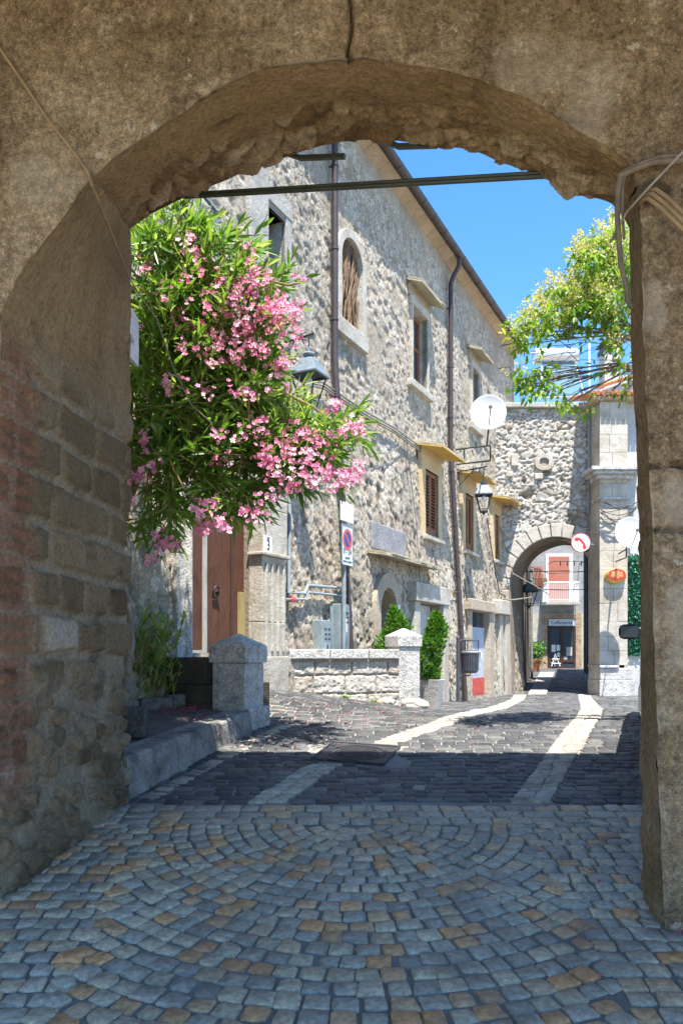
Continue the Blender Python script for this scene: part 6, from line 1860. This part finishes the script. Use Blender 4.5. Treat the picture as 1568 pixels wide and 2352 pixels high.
# ================================================================ ROOFTOP THINGS
def rooftop():
    y = 25.5
    zr = 8.3
    c = W(1276, 818, y)
    t = thing("solar_heater", "roof solar water heater with a white tank above a tilted glass collector", "solar heater", (c.x, y, zr))
    k = MB(); L = .72
    k.lathe([(.02, -L), (.20, -L), (.25, -L + .04), (.255, 0), (.25, L - .04), (.20, L), (.02, L)], (c.x - .02, y, c.z), 24, Matrix.Rotation(R(90), 3, 'Y')); k.build("tank", MAT['alumin'], t, True)
    a0, a1 = W(1243, 833, y), W(1317, 833, y); b0, b1 = W(1248, 912, y - .9), W(1340, 910, y - .9)
    def quad(mb, p, off, th):
        n = (p[1] - p[0]).cross(p[3] - p[0]).normalized()
        mb.add([q + n * off for q in p] + [q + n * (off + th) for q in p], [(0, 1, 2, 3), (4, 5, 6, 7), (0, 1, 5, 4), (1, 2, 6, 5), (2, 3, 7, 6), (3, 0, 4, 7)])
    P = [b0, b1, a1, a0]
    k = MB(); quad(k, P, 0, .06); k.build("collector", MAT['panel'], t)
    k = MB()
    for i in range(4): k.tube([P[i], P[(i + 1) % 4]], .045, 6)
    k.build("collector_frame", MAT['white'], t)
    k = MB()
    for x in (a0.x + .1, a1.x - .1): k.tube([(x, y + .1, zr), (x, y + .1, c.z - .2), (x, y - .9, b0.z)], .02, 6)
    for p in (b0, b1): k.tube([p, (p.x, p.y, zr)], .02, 6)
    k.build("frame", MAT['steel_grey'], t)
    for px, yt, lab in ((1196, 765, "thin rooftop pole at the left, nearest the eave of the stone house"), (1239, 850, "short rooftop pole just left of the solar collector"), (1352, 770, "pale tall rooftop pole right of the solar heater")):
        d = 24.2
        p = W(px, yt, d); base = 7.95 if d < 22.7 else zr
        if p.x < 7.3: base = 8.3
        k = MB(); k.tube([(p.x, d, base - .6), (p.x, d, p.z)], .022 if px < 1300 else .035, 6)
        if px == 1196: k.tube([(p.x - .3, d, p.z - 1.9), (p.x + .45, d, p.z - .35)], .012, 5); k.tube([(p.x - .1, d, p.z - .62), (p.x + .9, d, p.z - .60)], .014, 5)
        tag(k.build("antenna_pole", MAT['steel_grey' if px < 1300 else 'white'], None), lab, "pole", "rooftop poles")
    k = MB(); d = 22.3; p0, p1 = W(1160, 758, d), W(1160, 800, d)
MAT['panel'] = m_glass("solar_collector_glass", (.10, .19, .24), .12)
rooftop()
# ================================================================ OLEANDER
class Leaves:
    def __init__(s): s.P, s.D, s.N, s.L, s.W, s.T = [], [], [], [], [], []
    def add(s, p, d, n, l, w, t): s.P.append(p); s.D.append(d); s.N.append(n); s.L.append(l); s.W.append(w); s.T.append(t)
    def build(s, name, mat, parent, droop=.12, fold=.22):
        V, q, t = leaves_mesh(np.array(s.P, float), np.array(s.D, float), np.array(s.N, float), np.array(s.L), np.array(s.W), droop, fold)
        return np_build(name, V, q, t, mat, parent, {'tone': np.repeat(np.clip(s.T, 0, 1), 8)})
def rand_in(c):                    # clump (x, y, rx, ry, depth, rdepth) in photograph measure -> place
    while True:
        v = rng.uniform(-1, 1, 3)
        r = np.linalg.norm(v)
        if r < 1: break
    v = v / max(r, 1e-6) * r ** .6
    return W(c[0] + v[0] * c[2], c[1] + v[1] * c[3], c[4] + v[2] * c[5]), v
def shoot(L, p, d, length, nleaf, ll, lw, tone, wh=3, twig=None, spread=.75):
    p = np.array(p); d = unit(np.array(d, float))
    a = unit(np.cross(d, [.3, .2, .9])); b = np.cross(d, a)
    ph = rng.random() * 6
    for i in range(nleaf):
        t = (i // wh) / max(1, (nleaf - 1) // wh)
        an = ph + 2 * np.pi * (i % wh) / wh + (i // wh) * 1.05
        side = a * np.cos(an) + b * np.sin(an)
        sp = spread * (1.15 - .75 * t)
        ld = unit(d * (1 - .35 * sp) + side * sp + rng.normal(0, .10, 3))
        nn = unit(np.cross(np.cross(ld, d), ld) + 1e-4) + np.array([0, 0, .25])
        l = ll * rng.uniform(.7, 1.15)
        L.add(p + d * length * t, ld, nn, l, lw * rng.uniform(.75, 1.25), tone + rng.normal(0, .15) + .14 * t)
    if twig is not None:
        twig.tube([tuple(p - d * length * .5), tuple(p + d * length)], [.005, .0025], 4, caps=False)
CL = [(345, 560, 52, 62, 6.9, .45, 1.0), (405, 560, 60, 62, 6.9, .5, 1.0), (468, 560, 55, 45, 6.9, .4, .9), (415, 500, 35, 30, 6.85, .3, .8), (530, 580, 60, 28, 6.8, .3, .8), (350, 680, 60, 80, 6.9, .5, 1.0), (430, 660, 80, 80, 6.95, .5, 1.0), (520, 660, 80, 62, 6.9, .5, 1.0), (590, 655, 50, 32, 6.85, .3, .9), (640, 655, 34, 22, 6.8, .2, .6),
      (340, 800, 52, 110, 6.9, .5, 1.1), (430, 780, 90, 90, 7.0, .6, 1.1), (530, 760, 90, 80, 7.0, .5, 1.1), (600, 730, 50, 45, 6.9, .4, .8), (350, 930, 60, 110, 7.0, .5, 1.1), (440, 910, 100, 100, 7.1, .6, 1.2), (540, 890, 100, 90, 7.1, .6, 1.2), (575, 850, 44, 50, 7.0, .4, 1.0), (620, 955, 66, 42, 7.0, .4, 1.1), (690, 985, 48, 26, 6.95, .3, 1.0), (775, 978, 42, 30, 6.9, .3, .9), (825, 985, 26, 22, 6.85, .2, .7),
      (400, 1040, 100, 75, 7.1, .6, 1.1), (510, 1030, 110, 75, 7.1, .6, 1.2), (620, 1020, 90, 68, 7.05, .5, 1.2), (700, 1030, 70, 68, 7.0, .4, 1.1), (765, 1040, 55, 60, 6.95, .3, 1.0), (430, 1110, 95, 45, 7.1, .5, 1.0), (530, 1120, 90, 42, 7.1, .5, 1.0), (640, 1095, 60, 32, 7.0, .4, .8), (335, 1150, 35, 65, 7.0, .3, .5), (385, 1170, 38, 75, 7.0, .3, .8), (350, 1230, 28, 30, 6.95, .25, .5), (500, 1165, 45, 28, 7.0, .3, .5), (560, 1155, 45, 26, 7.0, .3, .6)]
FLW = [(640, 718, 48, 44, 48), (585, 615, 40, 26, 14), (470, 690, 40, 30, 12), (535, 690, 36, 30, 14), (600, 790, 40, 26, 14), (420, 740, 36, 26, 9), (400, 880, 36, 26, 7), (560, 900, 40, 26, 10), (560, 655, 30, 26, 14), (520, 640, 30, 22, 10), (605, 640, 18, 16, 8), (435, 565, 28, 22, 10), (445, 650, 30, 14, 6), (560, 770, 34, 34, 16), (500, 780, 25, 40, 12), (470, 785, 18, 16, 6), (545, 830, 34, 26, 12), (495, 830, 26, 22, 9), (430, 800, 26, 18, 7), (572, 735, 24, 20, 7), (465, 600, 30, 14, 6), (390, 665, 14, 14, 5), (330, 600, 16, 20, 5), (690, 640, 10, 14, 3), (577, 575, 8, 12, 3), (640, 860, 30, 40, 12), (515, 715, 30, 30, 9), (590, 690, 22, 20, 6), (668, 770, 22, 24, 8), (660, 830, 18, 20, 6),
       (640, 1050, 46, 40, 22), (690, 1030, 40, 34, 16), (590, 980, 28, 24, 13), (720, 1075, 52, 38, 24), (780, 1095, 38, 28, 22), (815, 1085, 22, 26, 10), (655, 1105, 40, 28, 14), (790, 985, 34, 20, 11), (830, 985, 12, 22, 5), (500, 1000, 20, 16, 6), (770, 930, 16, 12, 5), (470, 900, 22, 14, 6), (620, 1130, 40, 14, 6), (600, 1185, 22, 10, 6), (575, 1165, 30, 12, 6), (500, 1205, 28, 14, 12), (470, 1215, 16, 10, 5), (480, 1150, 30, 14, 8), (455, 1170, 14, 10, 5), (385, 1255, 24, 12, 11), (365, 1235, 12, 10, 4), (335, 1015, 14, 16, 7), (350, 1070, 22, 10, 6), (325, 1100, 24, 14, 7), (305, 1150, 6, 8, 2), (352, 1290, 12, 8, 3), (312, 760, 8, 12, 3), (375, 690, 14, 16, 4), (740, 1010, 30, 20, 8), (680, 990, 26, 14, 6), (560, 1000, 22, 14, 6), (515, 1050, 20, 14, 5)]
def oleander():
    base = (-2.8, 7.6, EYE - .62)
    t = thing("oleander", "large oleander in pink bloom spilling over the wooden portal at the left", "oleander", base)
    st = MB(); Lv = Leaves(); tw = MB()
    b0 = Vector(base)
    for i in range(5):
        p = W(270 + 30 * i, 1080 - 40 * i, 7.2); st.tube([b0 + Vector((.05 * i - .1, .03 * (i % 2), -.05)), b0.lerp(p, .5) + Vector((-.05, .05, 0)), p, p + Vector((.12 * i - .1, -.05, .6))], [.04, .034, .028, .02], 8)
    hub = [W(345, 1080, 7.2), W(400, 1010, 7.2), W(470, 960, 7.2)]
    for c in CL:
        e = W(c[0], c[1], c[4]); h = min(hub, key=lambda q: (q - e).length)
        m = h.lerp(e, .5) + Vector((0, 0, .10))
        st.tube([h, h.lerp(m, .5) + Vector((0, 0, .05)), m, e], [.018, .014, .011, .006], 6)
    for pts in ([(545, 880), (600, 890), (660, 905), (720, 935), (760, 965)], [(530, 870), (560, 880), (572, 920), (570, 965)], [(545, 872), (575, 890), (580, 930)], [(380, 1030), (400, 1080), (425, 1125)], [(305, 955), (330, 960), (350, 985)], [(430, 600), (500, 620), (560, 640)], [(600, 640), (660, 655), (690, 650)]):
        st.tube([W(x, y, 6.62) for x, y in pts], [.010] * (len(pts) - 1) + [.006], 6)
    for c in CL:
        n = int(c[2] * c[3] / 118 * c[6]); c = (c[0] - (22 if c[0] > 690 else 0), c[1], max(8, c[2] - 16), max(8, c[3] - 16), *c[4:])
        for _ in range(n):
            p, v = rand_in(c)
            d = np.array([v[0] * .9 + .25, v[2] * .6 - .12, -v[1] * .5 + .28]) + rng.normal(0, .5, 3)
            if c[1] > 1080: d[2] -= .75
            tn = .32 + .28 * (fbm(np.array(p.x * 3), np.array(p.z * 3), 4) - .3) + .25 * max(0, -v[1])
            shoot(Lv, p, d, rng.uniform(.12, .28), int(rng.integers(7, 14)), .188, .029, float(tn) + .10, 3, tw)
    st.build("stem", MAT['twig'], t, True); tw.build("twig", MAT['twig'], t)
    Lv.build("foliage", MAT['oleander'], t)
    # blossoms: five petals each
    Pc, Pn, To = [], [], []
    fl = MB()
    for x, y, rx, ry, k in FLW:
        for _ in range(int(k * 1.05)):
            an = rng.random() * 6.283; r = math.sqrt(rng.random()) * .95
            base_ = np.array(W(x + rx * r * math.cos(an), y + ry * r * math.sin(an), 6.46 + rng.normal(0, .12)))
            tn = float(rng.normal(.52, .26))
            for _ in range(int(rng.integers(2, 5))):
                Pc.append(base_ + rng.normal(0, .030, 3)); Pn.append(unit(np.array([rng.normal(.15, .6), -1.0 + rng.normal(0, .5), rng.normal(.35, .5)]))); To.append(tn + rng.normal(0, .13))
    Pc, Pn, To = np.array(Pc), np.array(Pn), np.array(To); n = len(Pc)
    ax = unit(np.cross(Pn, np.array([.1, .3, 1.0]))); ay = np.cross(Pn, ax); r = rng.uniform(.017, .027, n)[:, None]
    V = [Pc - Pn * r * .5]; q = []; tone = [To - .35]
    rot = rng.random(n)[:, None] * 6.283
    for k in range(5):
        a = rot + 2 * np.pi * k / 5
        for da, rr, up, dt in ((-.48, .75, .10, .0), (0, 1.12, .0 + .12, .12), (.52, .78, .18, .05)):
            V.append(Pc + (ax * np.cos(a + da) + ay * np.sin(a + da)) * r * rr + Pn * r * up); tone.append(To + dt)
        q.append([0, 1 + 3 * k, 2 + 3 * k, 3 + 3 * k])
    V = np.stack(V, 1).reshape(-1, 3); b = np.arange(n)[:, None, None] * 16
    np_build("blossoms", V, (b + np.array(q)[None]).reshape(-1, 4), None, MAT['flower'], t, {'tone': np.clip(np.stack(tone, 1).ravel(), 0, 1)})
oleander()

def bed_plant():
    base = (-1.98, 8.08, EYE - .55)
    t = thing("leafy_plant", "upright leafy shoots toned as if in sun, growing in the bed beside the gate pier", "plant", base)
    Lv = Leaves(); s = MB()
    for i in range(44):
        x0 = base[0] + rng.normal(-.02, .13); y0 = base[1] + rng.normal(0, .10)
        h = rng.uniform(.35, .95); lean = rng.normal(.10, .12), rng.normal(-.05, .1)
        p1 = (x0 + lean[0] * h, y0 + lean[1] * h, base[2] + h)
        s.tube([(x0, y0, base[2] - .05), p1], [.006, .003], 5)
        for k in range(int(h * 32)):
            f = rng.uniform(.15, 1); a = rng.random() * 6.28
            Lv.add((x0 + lean[0] * h * f, y0 + lean[1] * h * f, base[2] + h * f), (math.cos(a) * .7 + .2, math.sin(a) * .7, .75), (0, 0, 1), rng.uniform(.10, .17), .026, .82 + rng.normal(0, .16))  # leaf tone raised to stand in for sunlight on these shoots
    s.build("stem", MAT['twig'], t); Lv.build("foliage", MAT['oleander'], t)
    t = thing("slanting_trunk", "rough slanting lower trunk close against the gate pier in the planting bed", "trunk", (-2.2, 7.6, EYE - .6))
    s = MB(); s.tube([W(288, 1590, 7.3), W(291, 1540, 7.3), W(299, 1470, 7.3), W(297, 1430, 7.3), W(290, 1390, 7.3), W(280, 1330, 7.35)], [.055, .05, .045, .04, .04, .035], 10); s.build("stem", MAT['bark'], t, True)
bed_plant()

# ================================================================ TREE AT THE RIGHT
TC = [(1425, 555, 48, 45, 7.3, .5, 1.0), (1375, 590, 45, 45, 7.3, .4, 1.0), (1345, 605, 30, 25, 7.2, .3, .9), (1420, 620, 50, 40, 7.4, .5, 1.1), (1360, 640, 40, 25, 7.3, .3, .9), (1290, 665, 24, 22, 7.2, .2, .8), (1340, 690, 60, 40, 7.3, .4, 1.1), (1405, 690, 60, 45, 7.4, .5, 1.2), (1280, 715, 55, 32, 7.2, .35, 1.1), (1350, 735, 60, 28, 7.3, .4, 1.0), (1230, 750, 38, 25, 7.15, .25, 1.0), (1200, 762, 22, 16, 7.1, .2, .7), (1260, 770, 45, 26, 7.2, .3, .9), (1420, 745, 45, 28, 7.4, .4, .8), (1210, 790, 28, 22, 7.15, .2, .9), 
      (1225, 865, 34, 34, 7.1, .25, 1.0), (1195, 890, 20, 22, 7.1, .2, .8), (1258, 880, 18, 20, 7.15, .2, .6), (1235, 905, 22, 16, 7.1, .2, .7), (1290, 895, 18, 16, 7.2, .2, .5), (1420, 795, 30, 26, 7.3, .3, .6), (1445, 850, 20, 40, 7.3, .3, .7), (1390, 850, 14, 12, 7.25, .2, .3), (1440, 900, 14, 20, 7.3, .2, .5), (1290, 935, 26, 8, 7.15, .1, .4), (1362, 938, 14, 10, 7.2, .1, .4), (1310, 925, 16, 12, 7.2, .1, .35)]
def tree():
    base = Vector((4.9, 7.2, g(4.9, 7.2)))
    t = thing("privet_tree", "tree with yellow green leaves and cream flower sprays reaching in from behind the right pier", "tree", base)
    st = MB(); tw = MB(); Lv = Leaves(); Pn = Leaves()
    top = Vector((4.3, 7.35, base.z + 3.2))
    st.tube([base - Vector((0, 0, .1)), base + Vector((-.1, .05, 1.3)), base + Vector((-.3, .1, 2.4)), top], [.13, .11, .095, .08], 10)
    limbs = [W(1500, 640, 7.4), W(1500, 740, 7.4), W(1490, 850, 7.3), W(1480, 790, 7.3)]
    for l in limbs: st.tube([top - Vector((.1, 0, .5)), top.lerp(l, .5) + Vector((0, 0, .12)), l], [.06, .045, .03], 8)
    tr = t
    for c in TC:
        e = W(c[0], c[1], c[4]); h = min(limbs, key=lambda q: (q - e).length)
        m = h.lerp(e, .55) + Vector((0, 0, .06))
        st.tube([h, h.lerp(m, .5) + Vector((0, 0, .05)), m, e], [.016, .011, .008, .004], 5)
        for _ in range(3):
            q, v = rand_in(c); tw.tube([m, m.lerp(q, .6) + Vector((0, 0, .04)), q], [.005, .004, .002], 4, caps=False)
    for c in TC:
        c = (c[0], c[1], max(8, c[2] - 9), max(8, c[3] - 9), *c[4:])
        n = int(c[2] * c[3] / 31 * c[6]) + 3
        for _ in range(n):
            p, v = rand_in(c)
            d = np.array([v[0] - .35, v[2] * .6 - .1, -v[1] * .4 + .1]) + rng.normal(0, .5, 3)
            tn = .54 + .3 * (-v[1]) * .6 + rng.normal(0, .12)
            p = np.array(p); d = unit(d)
            for k in range(int(rng.integers(4, 8))):
                ld = unit(d * .5 + rng.normal(0, .6, 3) + np.array([0, 0, -.55]))
                Lv.add(p + d * .03 * k, ld, unit(rng.normal(0, 1, 3) + np.array([0, -.3, .8])), rng.uniform(.055, .088), rng.uniform(.024, .036), tn + rng.normal(0, .14))
            if v[1] < .45 and c[1] < 820 and rng.random() < .95 or (c[0] < 1210 and c[1] > 850 and rng.random() < .6):
                up = unit(np.array([v[0] * .5 - .2, -.1, .9]) + rng.normal(0, .3, 3)); tn = rng.normal(.5, .2)
                for k in range(34):
                    f = rng.random(); q = p + up * (.03 + .17 * f) + rng.normal(0, .026, 3) * (1.25 - f)
                    Pn.add(q, unit(up + rng.normal(0, .7, 3)), unit(rng.normal(0, 1, 3)), rng.uniform(.016, .030), rng.uniform(.009, .016), tn + rng.normal(0, .2))
    # bare hanging twigs below the crown
    for _ in range(26):
        a = W(rng.uniform(1280, 1470), rng.uniform(770, 850), 7.25 + rng.normal(0, .1)); d = Vector((rng.normal(-.25, .22), rng.normal(0, .08), rng.normal(-.12, .14)))
        tw.tube([a, a + d * .5 + Vector((0, 0, .03)), a + d], [.0035, .003, .0015], 4, caps=False)
    st.build("trunk", MAT['bark'], t, True); tw.build("twig", MAT['bark'], t)
    Lv.build("crown", MAT['tree_leaf'], t, .15, .18); Pn.build("flower_spray", MAT['panicle'], t, 0, .1)
tree()

# ================================================================ CAR behind the right pier
def car():
    dirv = Vector((.378, 1, 0)).normalized(); side = Vector((dirv.y, -dirv.x, 0))      # forward, to its right
    r0 = Vector((2.262, 6.0, 0))                                     # rear left corner on plan
    ctr = r0 + dirv * 1.85 + side * .82
    z0 = g(ctr.x, ctr.y)
    t = thing("parked_car", "silver white hatchback parked along the street behind the right pier", "car", (ctr.x, ctr.y, z0))
    M = Matrix(((dirv.x, side.x, 0, r0.x), (dirv.y, side.y, 0, r0.y), (0, 0, 1, z0), (0, 0, 0, 1)))
    # stations along length: (s, half width, z bottom, z belt, z top, top half width)
    st = [(-.02, .70, .34, .86, .90, .60), (.05, .78, .26, .95, 1.18, .60), (.22, .81, .22, .98, 1.42, .58), (.7, .82, .20, .97, 1.50, .58), (1.5, .82, .20, .95, 1.52, .59), (2.2, .82, .20, .94, 1.47, .58), (2.75, .82, .20, .93, 1.15, .58), (3.05, .81, .20, .93, .965, .60), (3.5, .78, .22, .86, .88, .60), (3.72, .66, .28, .70, .72, .52)]
    V, n = [], 14
    for s, hw, zb, zk, zt, tw_ in st:
        prof = [(0, zb), (.6, zb), (.92, zb + .02), (1.0, zb + .16), (1.0, zb + .45 * (zk - zb)), (1.0, zk - .12), (.97, zk), (tw_ / hw + (.97 - tw_ / hw) * .45, zk + (zt - zk) * .55), (tw_ / hw, zt - .04 * (zt - zk)), (tw_ / hw * .8, zt), (0, zt + .01)]
        full = [(.82 + a * hw, z) for a, z in prof] + [(.82 - a * hw, z) for a, z in prof[-2:0:-1]]
        V.append([(s, y, z) for y, z in full])
    m = len(V[0]); b = MB(M); vs = [p for r in V for p in r]; fs = []
    for i in range(len(st) - 1):
        for k in range(m): fs.append((i * m + k, i * m + (k + 1) % m, (i + 1) * m + (k + 1) % m, (i + 1) * m + k))
    fs += [tuple(range(m)), tuple(range((len(st) - 1) * m, len(st) * m))]
    b.add(vs, fs); bo = b.build("body", MAT['carpaint'], t, True)
    sb = bo.modifiers.new("s", 'SUBSURF'); sb.levels = 1; sb.render_levels = 2
    for k, (s0, s1) in enumerate(((.45, 1.35), (1.42, 2.25))):
        for sgn in (0, 1):
            w = MB(M); y = .005 if sgn == 0 else 1.635; yt = .20 if sgn == 0 else 1.44
            e = -.008 if sgn == 0 else .008
            w.add([(s0, y + e + .03 * (1 - 2 * sgn), 1.0), (s1, y + e + .03 * (1 - 2 * sgn), 1.0), (s1 - .1 - .25 * k, yt + e, 1.40), (s0 + .1, yt + e, 1.42)], [(0, 1, 2, 3)]); w.build("window", MAT['glass'], t)
    for s in (.62, 2.95):
        for y in (.14, 1.50):
            w = MB(M); Mx = Matrix.Rotation(R(90), 3, 'X')
            w.lathe([(.18, -.09), (.28, -.095), (.305, -.06), (.305, .06), (.28, .095), (.18, .09)], (s, y, .30), 28, Mx); wo = w.build("wheel", MAT['rubber'], t, True)
            w = MB(M); w.lathe([(.02, -.085), (.15, -.09), (.19, -.10), (.19, .10), (.15, .09), (.02, .085)], (s, y, .30), 20, Mx); w.build("rim", MAT['alumin'], wo, True)
    for y in (.10, 1.42):
        l = MB(M); l.box((.015, y + .06, .98), (.13, .17, .38)); l.build("tail_light", MAT['red'], t, False, .04)
    bp = MB(M); bp.box((.04, .82, .46), (.28, 1.66, .30)); bp.build("bumper", MAT['carpaint'], t, False, .07)
    l = MB(M); l.box((-.085, .82, .52), (.012, .52, .11)); l.build("number_plate", MAT['white'], t)
    for y, sg in ((-.10, -1), (1.74, 1)):
        mi = MB(M); mi.box((2.28, y, 1.02), (.13, .21, .155)); mo = mi.build("wing_mirror", MAT['rubber'], t, False, .05)
        gl = MB(M); gl.box((2.213, y, 1.02), (.004, .17, .115)); gl.build("mirror_glass", MAT['chrome'], mo)
car()

# ================================================================ LITTLE THINGS
def clutter():
    # iron scroll bracket above the oleander
    t = thing("iron_bracket", "blue grey sloping iron awning bracket with scrolls above the oleander", "iron bracket", W(497, 480, 8.4))
    b = MB(); d = 8.5
    b.tube([W(440, 425, d - .3), W(468, 450, d - .1), W(498, 486, d)], .022, 6); b.tube([W(497, 484, d), W(497, 600, d)], .020, 8); b.tube([W(484, 500, d), W(484, 600, d)], .010, 6); b.tube([W(462, 470, d), W(462, 600, d)], .014, 6)
    b.build("frame", MAT['bluegrey'], t)
    s = MB()
    for cx, cy, r0, s0 in ((462, 472, 12, 1), (480, 482, 9, -1), (490, 512, 13, 1), (506, 516, 11, -1), (488, 492, 9, 1)):
        s.tube([W(cx + s0 * r0 * (1 - k / 24) * math.cos(k * .45), cy + r0 * (1 - k / 24) * math.sin(k * .45), d) for k in range(18)], .008, 5)
    s.build("scroll", MAT['bluegrey'], t)
    # tangle of wires on the pilaster
    w = MB()
    for k in range(9):
        x0, y0 = 1378, 1135 + rng.integers(0, 50); x1, y1 = 1468, 1150 + rng.integers(0, 20); sag = rng.uniform(5, 40)
        w.tube([W(x0 + (x1 - x0) * f, y0 + (y1 - y0) * f + sag * math.sin(math.pi * f), 20.1 - .05 * rng.random()) for f in np.linspace(0, 1, 10)], .012, 5)
    tag(w.build("wire_tangle", MAT['wire'], None), "tangle of thin grey wires slung across the limestone pilaster", "wires")
    w = MB()
    w.tube([W(1165, 1310, 20.9), W(1200, 1330, 20.85), W(1240, 1352, 20.85), W(1262, 1368, 20.9)], .014, 5); w.tube([W(1148, 1210, 20.9), W(1168, 1290, 20.9), W(1178, 1320, 20.85)], .012, 5)
    w.tube([W(1150, 1375, 20.7), W(1175, 1378, 20.8), W(1220, 1372, 21.2)], .02, 5)
    tag(w.build("wire_loop", MAT['wire_pale'], None), "pale wires looping over the archway voussoirs on the left", "wires")
    p = MB(); a = W(1352, 945, 20.95); p.tube([a, W(1349, 1180, 20.95)], .03, 8); p.tube([W(1364, 985, 20.95), W(1366, 960, 20.9), W(1352, 950, 20.95)], .05, 8)
    tag(p.build("corner_pipe", MAT['steel_grey'], None, True), "blue grey downpipe in the corner between archway wall and pilaster", "pipe")
    for x, y in ((1150, 808), (1160, 812)): pass
    c = MB(); P = []
    for (x, y, k) in ((1155, 793, 12), (1148, 846, 8)):
        u, z = FU(x, y, .05); c.tube([FW(u, 0, z), FW(u, .32, z), FW(u, .32, z - .12)], .014, 5)
    tag(c.build("wall_hook", MAT['black'], None), "two black iron hooks high on the far end of the stone house", "hooks")
    # fallen petals: more near the bed, few along the passage
    n = 620; L = Leaves()
    for i in range(n):
        r = rng.random()
        if r < .55: x, y = rng.normal(-1.55, .22), rng.normal(8.0, .32)
        elif r < .80: x, y = rng.normal(-.1, .7), rng.normal(8.6, .8)
        elif r < .92: x, y = rng.uniform(-1.3, 3.2), rng.uniform(6.2, 12)
        else: x, y = rng.choice([rng.normal(1.35, .12), rng.uniform(-1.3, 1.3)]), rng.uniform(3.0, 5.5)
        z = (EYE - .755 + .075 * (y - 5.7) + .02) if side_in(x, y) else g(x, y) + .014
        a = rng.random() * 6.28
        L.add((x, y, z), (math.cos(a), math.sin(a), .12), (0, 0, 1), rng.uniform(.02, .035), .02, rng.random() * (.9 if rng.random() < .9 else 1.1))
    tag(L.build("fallen_petals", MAT['petal_fallen'], None, 0, .3), kind='stuff')
    t = thing("weed_tuft", "small green weed tuft at the foot of the parapet wall", "weed", (.72, 11.28, g(.72, 11.28)))
    Lv = Leaves()
    for cx, cy in ((.50, 11.16), (.05, 10.95)):
        for i in range(40): a = rng.random() * 6.28; Lv.add((cx + rng.normal(0, .04), cy + rng.normal(0, .03), g(cx, cy) + .01), (math.cos(a), math.sin(a), rng.uniform(.4, 1.4)), (0, 0, 1), rng.uniform(.05, .10), .018, .6 + rng.normal(0, .15))
    Lv.build("foliage", MAT['cypress'], t)
clutter()
